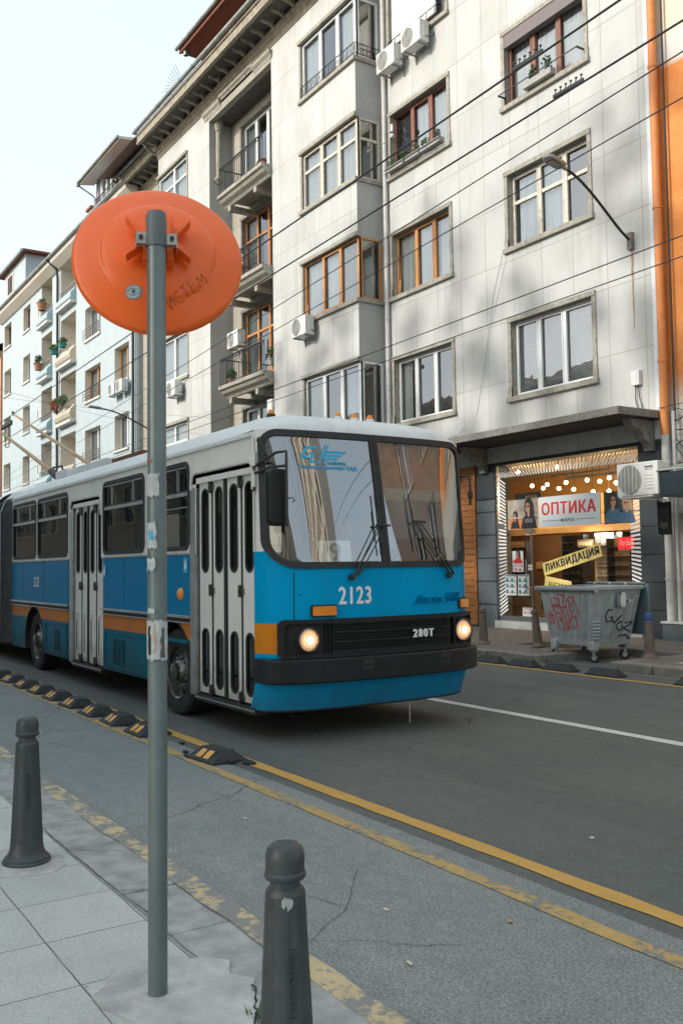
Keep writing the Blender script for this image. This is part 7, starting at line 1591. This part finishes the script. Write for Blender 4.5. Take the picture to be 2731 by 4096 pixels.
YAW, TL = 2.77, .29; nv = Vector((math.cos(YAW)*math.cos(TL), math.sin(YAW)*math.cos(TL), -math.sin(TL))); hv = Vector((-math.sin(YAW), math.cos(YAW), 0)); uv = nv.cross(hv)
MC = Vector((-3.65, 1.44, 2.95)); mirror = thing('traffic_mirror', 'round orange convex traffic mirror seen from behind, clamped to the pole top', 'mirror', MC)
MM = Matrix((hv, uv, nv)).transposed().to_4x4(); MM.translation = MC      # local z = away from the camera (mirror front)
PRO = [(.0, -.088), (.06, -.087), (.12, -.081), (.18, -.070), (.222, -.058), (.230, -.053), (.236, -.044), (.244, -.041), (.30, -.022), (.335, -.008), (.346, -.002)]
mb = MB('mirror_orange'); mb.lathe(PRO+[(.352, .006), (.352, .030), (.344, .035), (.335, .02)], n=96, M=MM); mb.build('back_shell', mirror)
mb = MB('mirror_glass'); mb.lathe([(0, .06), (.12, .055), (.24, .04), (.335, .02)], n=64, M=MM); mb.build('glass', mirror)
mb = MB('mirror_orange')
def mbox(x0, x1, y0, y1, z0, z1, rot=0): mb.box(x0, x1, y0, y1, z0, z1, MM @ Matrix.Rotation(R(rot), 4, 'Z'))
sx = -1 if (MM.to_3x3() @ Vector((1, 0, 0))).dot(side) < 0 else 1
K = .76; cy_ = .005
def sp(pts): return [(p[0]*K, p[1]*K+cy_) for p in pts]
for s in (-1, 1):
    mb.poly(sp([(.045*s, -.15), (.080*s, -.15), (.080*s, .13), (.045*s, .13)]), lambda u, v, w: MM @ Vector((u, v, w)), -.155, -.10)
    for q in (-1, 1):
        pts = sp([(.060*s, .02*q), (.080*s, .05*q), (.165*s, .125*q), (.172*s, .112*q), (.090*s, .005*q)]); mb.poly(pts, lambda u, v, w: MM @ Vector((u, v, w)), -.145, -.095)
mb.poly(sp([(-.07, -.05), (.07, -.05), (.07, .09), (-.07, .09)]), lambda u, v, w: MM @ Vector((u, v, w)), -.160, -.10)
mb.build('star_bracket', mirror, bevel=.003)
mb = MB('zinc_bright'); cz = 2.955; cc = Vector((-3.442, 1.351, cz)); mb.lathe([(.0385, -.024), (.040, -.024), (.040, .024), (.0385, .024)], cc, 24)
for s in (-1, 1):
    a = cc+side*s*.038; b = cc+side*s*.085; u_ = side*s
    Mx = Matrix((side, vd, Vector((0, 0, 1)))).transposed().to_4x4(); Mx.translation = cc
    mb.box(.036 if s > 0 else -.082, .082 if s > 0 else -.036, -.004, .008, -.022, .022, Mx); mb.box(.036 if s > 0 else -.082, .082 if s > 0 else -.036, -.03, -.024, -.022, .022, Mx); mb.box(.078 if s > 0 else -.082, .082 if s > 0 else -.078, -.07, .008, -.035, .022, Mx)
    mb.use('metal_black'); mb.lathe([(.009, 0), (.009, .016), (0, .018)], cc+side*s*.06+vd*.006, 6, vd.to_track_quat('Z', 'Y').to_matrix().to_4x4()); mb.use('zinc_bright')
mb.build('clamp', mirror, recalc=True)
# eye sticker and marker scribble on the shell
def onshell(px, py, w=.002):   # local disc coordinates -> shell surface
    r = math.hypot(px, py); pr = PRO
    for (r0, z0), (r1, z1) in zip(pr[:-1], pr[1:]):
        if r0 <= r <= r1: z = z0+(z1-z0)*(r-r0)/(r1-r0); break
    else: z = 0
    return MM @ Vector((px*sx, py, z-w))
mb = MB('sticker_worn'); ex, ey = -.098, -.202
mb.grid(lambda q, a: onshell(ex+.030*q*math.cos(a), ey+.024*q*math.sin(a)), [0, .5, 1], [k*math.pi/10 for k in range(21)]); mb.use('sticker_cyan')
mb.grid(lambda q, a: onshell(ex+.031*q*math.cos(a), ey+.025*q*math.sin(a), .0025), [.9, 1.05], [k*math.pi/10 for k in range(21)]); mb.grid(lambda q, a: onshell(ex+.009*q*math.cos(a), ey+.009*q*math.sin(a), .003), [0, 1], [k*math.pi/6 for k in range(13)])
mb.use('print_black'); mb.grid(lambda q, a: onshell(ex+.004*q*math.cos(a), ey+.004*q*math.sin(a), .0036), [0, 1], [k*math.pi/6 for k in range(13)])
for sg in (-1, 1): mb.tube([onshell(ex+.024*math.cos(a), ey+sg*.012*math.sin(a), .003) for a in [k*math.pi/12 for k in range(13)]], .0008, 4)
mb.build('eye_sticker', mirror, recalc=False)
mb = MB('marker_ink')
ST = [[(0, 0), (0, 1)], [(0, .1), (.5, 1)], [(.5, 1), (.5, 0)], [(1.4, .85), (1.0, 1), (.75, .6), (.85, .1), (1.3, 0)], [(1.55, 1), (2.2, 1.05)], [(1.85, 1), (1.9, 0)], [(2.5, 1.05), (2.45, 0)], [(2.5, 1.05), (3.0, 1.05)], [(2.48, .55), (2.9, .6)], [(2.45, 0), (3.0, 0)], [(3.3, 0), (3.45, 1)], [(3.45, 1), (3.75, .4)], [(3.75, .4), (4.1, 1)], [(4.1, 1), (4.2, 0)], [(4.6, 1.1), (4.7, 1.0)]]
for st in ST:
    P = []
    for (a, b), (c_, d_) in zip(st[:-1], st[1:]):
        for q in range(6): P.append((a+(c_-a)*q/5, b+(d_-b)*q/5))
    W_ = []
    for (a, b) in P:
        bx, by = .055+a*.036, -.265+a*.030+.0; ang = math.atan2(.030, .036); W_.append(onshell(bx-math.sin(ang)*b*.045, by+math.cos(ang)*b*.045, .0015))
    mb.tube(W_, .0008, 4)
mb.build('scribble', mirror, recalc=False)

# ================================================================== BOLLARDS
mat('bollard_dark', (.045, .058, .062), .48, .25, var=.25, scale=7, dirt=.35, dirtcol=(.13, .14, .14), dscale=4, bump=.2, bscale=30)
mat('bollard_brown', (.15, .115, .09), .75, var=.25, scale=7, dirt=.5, dirtcol=(.06, .05, .04), bump=.4, bscale=40); mat('paint_blue', (.03, .09, .24), .5, var=.2)
def bollard(m, h=.80, blue=False, tall=False):
    t_ = thing('bollard', 'x', 'bollard'); k = h/.80; mb = MB(m)
    pf = [(.118, 0), (.120, .012), (.112, .022), (.112, .030), (.094, .045), (.083, .075), (.079, .12)]
    mb.lathe([(r*1.1, z*k) for r, z in pf], n=32)
    # fluted shaft: eight shallow flutes
    n = 48; rows = []
    for i in range(9):
        q = i/8; z = (.12+.53*q)*k; r0 = .087-.025*q
        rows.append([(lambda r_: (r_*math.cos(a), r_*math.sin(a), z))(r0*(1-.085*max(0, math.cos(6*a))**2*(1 if 0 < i < 8 else .2))) for a in [2*math.pi*j/n for j in range(n)]])
    mb.smooth = True; mb.add([p for r_ in rows for p in r_], [(i*n+j, i*n+(j+1) % n, (i+1)*n+(j+1) % n, (i+1)*n+j) for i in range(8) for j in range(n)]); mb.smooth = False
    b = mb.build('post', t_)
    mb = MB('paint_blue' if blue else m); mb.lathe([(r*1.18, z*k) for r, z in [(.053, .65), (.050, .66), (.040, .672), (.039, .69), (.052, .695), (.055, .70), (.055, .712), (.051, .718), (.052, .76), (.047, .785), (.034, .798), (.015, .803), (0, .804)]], n=32)
    mb.build('cap', t_)
    mb = MB(m); f_ = lambda u, v, w: Vector((-.0*0+.0+(.0775-.019*(v-.2)/.4)+w, u, v)); A, _ = rrect(-.016, .016, .30, .50, .004, 2); B, _ = rrect(-.012, .012, .304, .496, .003, 2); mb.ring(A, B, f_, -.01, .006)
    pl = mb.build('name_plate', t_)
    text_mesh('lettering', 'СОФИЯ', (.32, .48, -.008, .008), lambda u, v, w: f_(v*1.0, u, .001+w), m, pl, depth=.003)
    return t_
b0 = bollard('bollard_dark'); b0.location = (-5.43, 1.36, .03); b0.rotation_euler = (0, 0, R(-8)); b0['label'] = 'dark cast iron bollard on the pavement at the left edge, behind the signpost'; b0['group'] = 'dark bollards on the near pavement'
b1 = dup(b0, (-2.58, 1.425, .0), R(-12), 'nearest dark cast iron bollard with a chipped grey patch, right of the signpost')
mat('chip_grey', (.30, .33, .33), .8, var=.2)
mb = MB('chip_grey'); rn = random.Random(6); n = 16
a0 = math.atan2(-1.425, 2.58)+R(5)
P = []
for i in range(n):
    th_ = 2*math.pi*i/n; q = rn.uniform(.7, 1.2); a = a0+.28*q*math.cos(th_); z = .655+.022*q*math.sin(th_)-.02; r = .0635; P.append((-2.58+r*math.cos(a), 1.425+r*math.sin(a), z))
mb.add(P, [tuple(range(n))]); 
o = mb.build('chip', b1, loc=(-2.58, 1.425, .0), recalc=False)
for v in o.data.vertices: v.co = Matrix.Rotation(R(12), 4, 'Z') @ v.co
c0 = bollard('bollard_brown', .69); c0.location = (-13.72, 11.96, .13); c0['label'] = 'brown stone-like bollard nearest the bus front, left of the bin'; c0['group'] = 'brown bollards on the far pavement'
o = dup(c0, (-12.51, 12.21, .13), 0, 'leaning brown bollard between the bus and the bin'); o.rotation_euler = (0, R(-7), 0)
mb = MB('black_gloss'); mb.lathe([(0, 1.02), (.05, 1.0), (.06, .97), (.05, .94), (0, .93)], (-12.58, 12.4, .13), 14); mb.use('metal_black'); mb.tube([(-12.58, 12.4, .8), (-12.58, 12.4, 1.1)], .012, 6); tag(mb.build('black_knob_post', loc=(-12.58, 12.4, .13)), 'black round knob on a thin rod behind the leaning brown bollard', 'post')
c1 = bollard('bollard_brown', .71, blue=True); c1.location = (-9.93, 12.10, .13); c1['label'] = 'brown bollard with a blue painted top right of the bin'; c1['group'] = 'brown bollards on the far pavement'

# ================================================================== LANE SEPARATORS
mat('rubber_sep', (.018, .022, .024), .7, var=.25, scale=9, dirt=.4, dirtcol=(.10, .11, .11)); mat('sep_yellow', (.58, .33, .09), .7, var=.2, dirt=.25, dirtcol=(.08, .07, .05), dscale=6)
def separator(L, near):
    t_ = thing('lane_separator', 'x', 'lane separator'); mb = MB('rubber_sep'); W_ = .17 if near else .11; h = .10 if near else .11; l = L/2
    b = [(-l, -W_), (l, -W_), (l, W_), (-l, W_)]; m_ = [(-l+.01, -W_+.01), (l-.01, -W_+.01), (l-.01, W_-.01), (-l+.01, W_-.01)]; tp = [(-l*.72, -W_*.30), (l*.72, -W_*.30), (l*.72, W_*.30), (-l*.72, W_*.30)]
    vs = [(x, y, 0) for x, y in b]+[(x, y, .018) for x, y in b]+[(x, y, .022) for x, y in m_]+[(x, y, h*.86) for x, y in [(p[0]*1.06, p[1]*1.35) for p in tp]]+[(x, y, h) for x, y in tp]
    fs = [(4*k+i, 4*k+(i+1) % 4, 4*k+4+(i+1) % 4, 4*k+4+i) for k in range(4) for i in range(4)]+[(16, 17, 18, 19)]; mb.add(vs, fs); bd = mb.build('body', t_, bevel=.006)
    if near:
        mb = MB('sep_yellow')
        for s in (-1, 1):
            for xc in (-.062, .062):
                y0, z0, y1, z1 = s*.150, .034, s*.074, .089; mb.add([(xc-.045, y0, z0), (xc+.045, y0, z0), (xc+.045, y1, z1), (xc-.045, y1, z1)], [(0, 1, 2, 3)])
        mb.build('reflector', t_, recalc=False)
        mb = MB('rubber_sep')
        for xc in (-.135, 0, .135): mb.poly([(-.155, .02), (.155, .02), (.078, .096), (-.078, .096)], lambda u, v, w: Vector((w, u, v)), xc-.012, xc+.012)
        for sx_ in (-1, 1): mb.box(sx_*l-.03 if sx_ > 0 else -l-.05, l+.05 if sx_ > 0 else -l+.03, -.035, .035, 0, .03)
        mb.build('rib', t_, bevel=.004)
    return t_
s0 = separator(.46, True); G = 'rubber lane separators between the yellow lines'
xs_ = [-9.06, -9.86, -10.6, -11.4, -12.2, -12.95, -13.7, -14.5, -15.3, -16.1, -16.9, -17.7, -18.5, -19.3, -20.1, -20.9]
s0.location = (-7.48, 3.47, 0.004); s0.rotation_euler = (0, 0, R(5)); s0['label'] = 'torn black and yellow lane separator standing alone right of the signpost'; s0['group'] = G
words = ['first', 'second', 'third', 'fourth', 'fifth', 'sixth', 'seventh', 'eighth', 'ninth', 'tenth', 'eleventh', 'twelfth', 'thirteenth', 'fourteenth', 'fifteenth', 'sixteenth']
rn = random.Random(12)
for i, x in enumerate(xs_):
    if i < 11: dup(s0, (x, 3.45+rn.uniform(-.012, .012), .004), R(rn.uniform(-3, 3)), '%s black and yellow lane separator to the left of the signpost, counting from the pole' % words[i], G)
for (x, y, s) in ((-7.15, 3.62, .10), (-7.9, 3.36, .05), (-8.3, 3.5, .04), (-9.35, 3.62, .08), (-7.72, 3.30, .05)):
    mb = MB('rubber_sep'); n = 7; rn2 = random.Random(int(x*100)); mb.poly([(x+s*math.cos(2*math.pi*k/n)*rn2.uniform(.5, 1.4), y+s*.5*math.sin(2*math.pi*k/n)*rn2.uniform(.5, 1.3)) for k in range(n)], lambda u, v, w: Vector((u, v, w)), .006, .022)
    tag(mb.build('rubber_scrap', loc=(x, y, 0)), 'torn scrap of black rubber, %s' % {-7.15: 'biggest, on the yellow line right of the broken separator', -7.9: 'left of the broken separator', -8.3: 'beside the signpost', -9.35: 'on the yellow line left of the signpost', -7.72: 'just in front of the broken separator'}[x], 'rubber scrap', 'rubber scraps round the broken separator')
f0 = separator(.62, False); G = 'plain black separators on the far lane line'
f0.location = (-9.52, 10.62, .004); f0['label'] = 'plain black lane separator in front of the bin, fourth from the bus'; f0['group'] = G
for x, lab in ((-10.42, 'plain black lane separator just left of the bin front wheels, third from the bus'), (-11.22, 'plain black lane separator near the kerb corner, second from the bus'), (-12.02, 'plain black lane separator half hidden by the bus bumper'), (-7.95, 'plain black lane separator cut by the right edge of the picture')): dup(f0, (x, 10.62, .004), R(-1), lab, G)

# ================================================================== BIN
def binmat():
    m, t, b = _nt('galv_bin'); vec = _coord(t)
    n = _noise(t, 3.5, 8, .75, vec, .5); v2 = _coord(t, scale=(9, 9, .7)); n2 = _noise(t, 1, 6, .7, v2)
    o = _mix(t, _ramp(t, n.outputs[0], .3, .7).outputs[0], (.26, .29, .29), (.42, .45, .445)); r = _ramp(t, n2.outputs[0], .5, .75, (0, 0, 0, 1), (.5, .5, .5, 1)); o = _mix(t, r.outputs[0], o, (.58, .61, .60))
    r3 = _ramp(t, n2.outputs[0], .20, .36, (.55, .55, .55, 1), (0, 0, 0, 1)); o = _mix(t, r3.outputs[0], o, (.06, .06, .055))
    vo = _n(t, 'ShaderNodeTexVoronoi'); vo.inputs['Scale'].default_value = 60; t.links.new(vec, vo.inputs[0]); o = _mix(t, .22, o, vo.outputs[0], 'OVERLAY')
    t.links.new(o, b.inputs['Base Color']); b.inputs['Roughness'].default_value = .5; b.inputs['Metallic'].default_value = .1
    bp = _n(t, 'ShaderNodeBump'); bp.inputs['Strength'].default_value = .4; bp.inputs['Distance'].default_value = .01; nn = _noise(t, 2.4, 3, .5, vec); t.links.new(nn.outputs[0], bp.inputs['Height']); t.links.new(bp.outputs[0], b.inputs['Normal'])
binmat(); mat('bin_lid', (.10, .15, .165), .5, var=.1, streak=.3); mat('graffiti_red', (.55, .04, .03), .6, var=.1)
bn = thing('waste_container', 'battered galvanised wheeled rubbish bin with red and black graffiti in front of the optician', 'rubbish bin', (-11.3, 12.3, 0))
# four corner columns: bottom (z .27) and top (z 1.2)
yf0, yf1, yb0, yb1 = 11.86, 11.74, 12.68, 12.84
xb0, xb1, xt0, xt1 = -11.83, -10.83, -11.96, -10.68
def BF(u, v, w=0): # front face u 0..1 v 0..1
    return Vector(((xb0*(1-v)+xt0*v)*(1-u)+(xb1*(1-v)+xt1*v)*u, yf0*(1-v)+yf1*v-w, .27+.93*v))
def BS(u, v, w=0): return Vector(((xb1*(1-v)+xt1*v)+w, (yf0*(1-v)+yf1*v)*(1-u)+(yb0*(1-v)+yb1*v)*u, .27+.93*v))
def BL(u, v, w=0): return Vector(((xb0*(1-v)+xt0*v)-w, (yf0*(1-v)+yf1*v)*(1-u)+(yb0*(1-v)+yb1*v)*u, .27+.93*v))
def BB(u, v, w=0): return Vector(((xb0*(1-v)+xt0*v)*(1-u)+(xb1*(1-v)+xt1*v)*u, yb0*(1-v)+yb1*v+w, .27+.93*v))
mb = MB('galv_bin'); mb.smooth = True
def ribf(u, v, k):  # rounded vertical ribs pressed into the sheet
    x = (u*k) % 1.0; s = max(0, 1-abs(x-.5)/.30); return .022*(s*s*(3-2*s))*max(0, min(1, (v-.13)/.04))*max(0, min(1, (.90-v)/.05))
U = [i/84 for i in range(85)]; V = [0, .05, .1, .13, .17, .3, .5, .7, .85, .88, .92, 1]
mb.grid(lambda u, v: BF(u, v, ribf(u, v, 7)), U, V); mb.grid(lambda u, v: BB(u, v, ribf(u, v, 7)), U, V)
mb.grid(lambda u, v: BS(u, v, ribf(u, v, 4)), [i/48 for i in range(49)], V); mb.grid(lambda u, v: BL(u, v, ribf(u, v, 4)), [i/48 for i in range(49)], V)
mb.smooth = False; mb.add([BF(0, 0), BF(1, 0), BB(1, 0), BB(0, 0)], [(0, 1, 2, 3)]); mb.add([BF(0, .02), BF(1, .02), BB(1, .02), BB(0, .02)], [(0, 1, 2, 3)])
for q in range(6): z = .40+q*.055; mb.tube([(xb1-.02, yf0-.02, z), (xb1+.01+.13*(z-.27), yf0-.035-.1*(z-.27), z), (xb1+.03+.13*(z-.27), yf0+.03, z)], .022, 8)
bo = mb.build('tub', bn, recalc=False)
mb = MB('galv_bin')
def rim(o, z0, z1):
    A = [(xt0-o-.02, yf1-o-.03), (xt1+o+.02, yf1-o-.03), (xt1+o+.02, yb1+o), (xt0-o-.02, yb1+o)]; B = [(xt0+.01, yf1+.01), (xt1-.01, yf1+.01), (xt1-.01, yb1-.01), (xt0+.01, yb1-.01)]; mb.ring(A, B, lambda u, v, w: Vector((u, v, w)), z0, z1)
rim(.03, 1.20, 1.215); rim(.035, 1.222, 1.245); rim(.01, 1.245, 1.258)
mb.box(xt0-.06, xt0-.03, yf1-.07, yf1+.0, 1.19, 1.26); mb.box(xt1+.03, xt1+.06, yf1-.07, yf1+.0, 1.16, 1.25); mb.build('rim', bn, bevel=.004)
mb = MB('bin_lid'); mb.box(xt0+.02, xt1+.10, yb1+.06, yb1+.11, .42, 1.28); mb.tube([(xt0+.02, yb1+.06, 1.29), (xt1+.05, yb1+.06, 1.29)], .022, 10); mb.use('galv_bin'); 
for x in (-11.7, -11.35, -11.0): mb.box(x-.02, x+.02, yb1-.02, yb1+.08, 1.26, 1.31)
mb.build('lid', bn, bevel=.01)
mb = MB('zinc_bright'); c = BS(.50, .82, .02); mb.poly([(-.05, -.12), (.05, -.12), (.08, .05), (.05, .12), (-.01, .13), (-.06, .04)], lambda u, v, w: Vector((c.x+w, c.y+u, c.z+v)), 0, .10); mb.tube([BS(.62, .80, .02), BS(.62, .80, .16)], .022, 10); mb.tube([BS(.8, .86, .01), BS(.8, .86, .07), BS(.9, .88, .07), BS(.9, .88, .01)], .012, 6); mb.build('lifting_pin', bn, bevel=.012)
mb = MB('galv_bin')
for x, y in ((-11.73, 11.84), (-10.89, 11.84), (-11.72, 12.66), (-10.95, 12.66)): mb.box(x-.07, x+.07, y-.03, y+.10, .20, .34)
mb.build('foot_plate', bn, bevel=.01)
for i, (x, y, a) in enumerate(((-11.73, 11.84, 75), (-10.86, 11.86, 25), (-11.75, 12.6, 80), (-10.95, 12.70, 50))):
    M_ = Matrix.Translation((x, y, .085)) @ Matrix.Rotation(R(a), 4, 'Z') @ Matrix.Rotation(R(90), 4, 'X'); mb = MB('tyre'); mb.lathe([(.05, -.024), (.08, -.026), (.086, -.016), (.086, .016), (.08, .026), (.05, .024)], n=24, M=M_); w_ = mb.build('castor', bn)
    mb = MB('zinc_bright'); mb.lathe([(0, .022), (.025, .03), (.035, .02), (.052, .018)], n=20, M=M_); mb.lathe([(0, -.022), (.025, -.03), (.035, -.02), (.052, -.018)], n=20, M=M_); mb.build('hub', w_)
    mb = MB('zinc_bright'); M2 = Matrix.Translation((x, y, .085)) @ Matrix.Rotation(R(a), 4, 'Z'); mb.box(-.02, .03, -.04, -.034, 0, .10, M2); mb.box(-.02, .03, .034, .04, 0, .10, M2); mb.box(-.045, .045, -.045, .045, .10, .115, M2); mb.build('fork', w_)
def scrib(face, strokes, ox, oz, sx_, sz, r, m, nm):
    mb = MB(m)
    for st in strokes:
        P = []
        for (a, b), (c_, d_) in zip(st[:-1], st[1:]):
            for q in range(6): uu, vv = ox+(a+(c_-a)*q/6)*sx_, oz+(b+(d_-b)*q/6)*sz; P.append(face(uu, vv, .004+(ribf(uu, vv, 7) if face is BF else ribf(uu, vv, 4))))
        uu, vv = ox+st[-1][0]*sx_, oz+st[-1][1]*sz; P.append(face(uu, vv, .004+(ribf(uu, vv, 7) if face is BF else ribf(uu, vv, 4)))); mb.tube(P, r, 5)
    mb.build(nm, bo, recalc=False)
# measured outline of the red tag (crop units: x 530..800, y 145..415)
def g(*pts): return [((x-510)/400.0, (520-y)/405.0) for x, y in pts]
scrib(BF, [g((578, 228), (640, 230)), g((590, 175), (650, 185), (648, 230), (600, 245), (600, 285), (660, 292), (655, 240)), g((588, 175), (600, 285)), g((640, 148), (685, 155), (668, 215), (700, 268)), g((640, 148), (650, 250), (690, 240), (715, 172), (720, 268)), g((715, 172), (755, 165), (770, 215), (785, 300)), g((725, 238), (760, 172)), g((735, 320), (765, 300), (770, 395), (705, 385)), g((600, 298), (612, 402), (695, 412), (690, 350)), g((612, 310), (640, 350), (648, 300), (665, 405)), g((660, 270), (690, 412)), g((700, 270), (712, 360), (730, 300), (735, 260)), g((585, 320), (560, 282), (540, 310), (545, 355), (570, 372), (588, 345), (585, 320)), g((575, 318), (562, 305), (553, 325), (562, 348), (576, 338))], 0, 0, 1, 1, .0075, 'graffiti_red', 'red_graffiti')
def h(*pts): return [((x-925)/200.0, (515-y)/400.0) for x, y in pts]
scrib(BS, [h((1000, 262), (985, 255), (972, 300), (980, 345), (1000, 335), (1005, 310), (990, 312)), h((1005, 330), (1020, 355), (1050, 300)), h((1062, 352), (1045, 348), (1030, 375), (1045, 410), (1070, 400), (1065, 375)), h((1075, 360), (1115, 350), (1075, 400), (1115, 425)), h((1045, 450), (1090, 445), (1120, 480))], 0, 0, 1, 1, .011, 'print_black', 'black_graffiti')

# ================================================================== LITTER AND WEEDS
mat('leaf_litter', (.42, .26, .12), .8, var=.3); mat('paper_litter', (.52, .50, .45), .8, var=.1)
for i, (x, y, s, m, lab) in enumerate(((-4.05, 2.17, .035, 'leaf_litter', 'dry pale leaf on the cycle path beside the kerb paint'), (-9.05, 6.15, .05, 'leaf_litter', 'small brown leaf on the road right of the bus'), (-3.75, 2.62, .018, 'paper_litter', 'tiny white paper scrap on the cycle path'), (-3.3, 3.0, .02, 'leaf_litter', 'small brown scrap near the inner yellow line'), (-5.6, 2.8, .02, 'paper_litter', 'thin pale scrap on the cycle path left of the pole'), (-4.0, 4.3, .02, 'paper_litter', 'pale greenish scrap on the road'), (-3.2, 2.35, .02, 'paper_litter', 'white cigarette butt on the cycle path at the lower right'))):
    rn = random.Random(i); mb = MB(m); n = 8; mb.add([(x+s*math.cos(2*math.pi*k/n)*rn.uniform(.5, 1.3), y+s*.6*math.sin(2*math.pi*k/n)*rn.uniform(.5, 1.3), .006+rn.uniform(0, s*.4)) for k in range(n)] + [(x, y, .012+s*.2)], [(k, (k+1) % n, n) for k in range(n)])
    tag(mb.build('litter_scrap', loc=(x, y, 0), recalc=False), lab, 'litter', 'scraps lying on the road')
mb = MB('leaf_green'); rn = random.Random(3)
for k in range(40):
    x, y = -3.08+rn.gauss(0, .035), 1.60+rn.gauss(0, .02); a = rn.random()*6.28; l = rn.uniform(.02, .055); d = Vector((math.cos(a)*.6, math.sin(a)*.6, 1)).normalized()*l; s = Vector((-math.sin(a), math.cos(a), 0))*.005
    p = Vector((x, y, .028)); mb.use(('leaf_green', 'leaf_dark')[k % 2]); mb.add([p-s, p+s, p+d], [(0, 1, 2)])
tag(mb.build('weed', loc=(-3.08, 1.6, .03), recalc=False), 'small green weed growing from the kerb joint beside the nearest bollard', 'weed')
mb = MB('crack_dark')
def crack(P, w, seed):
    rn = random.Random(seed); pts = []
    for (a, b) in zip(P[:-1], P[1:]):
        for q in range(8): pts.append((a[0]+(b[0]-a[0])*q/8+rn.gauss(0, .006), a[1]+(b[1]-a[1])*q/8+rn.gauss(0, .006)))
    V = []
    for i, (x, y) in enumerate(pts): ww = w*rn.uniform(.3, 1); V += [(x, y-ww, P[0][2]), (x, y+ww, P[0][2])]
    mb.add(V, [(2*i, 2*i+2, 2*i+3, 2*i+1) for i in range(len(pts)-1)])
crack([(-6.05, 1.61, .0365), (-4.3, 1.62, .0365), (-3.0, 1.61, .0365)], .0035, 1); crack([(-4.68, 1.61, .036), (-4.55, 1.8, .036), (-4.45, 2.0, .036)], .004, 2); crack([(-5.5, 1.62, .036), (-5.35, 1.8, .036), (-5.2, 2.0, .036)], .004, 3)
crack([(-3.55, 2.0, .006), (-3.9, 2.5, .006), (-4.4, 2.9, .006)], .003, 4); crack([(-3.9, 2.5, .006), (-4.3, 2.35, .006), (-4.7, 2.6, .006)], .003, 5); crack([(-9.5, 3.2, .006), (-9.0, 2.4, .006), (-8.8, 2.0, .006)], .004, 6); crack([(-2.98, 1.50, .04), (-3.15, 1.62, .04), (-3.35, 1.70, .04)], .006, 7)
struct(mb.build('pavement_cracks', loc=(0, 0, 0), recalc=False))
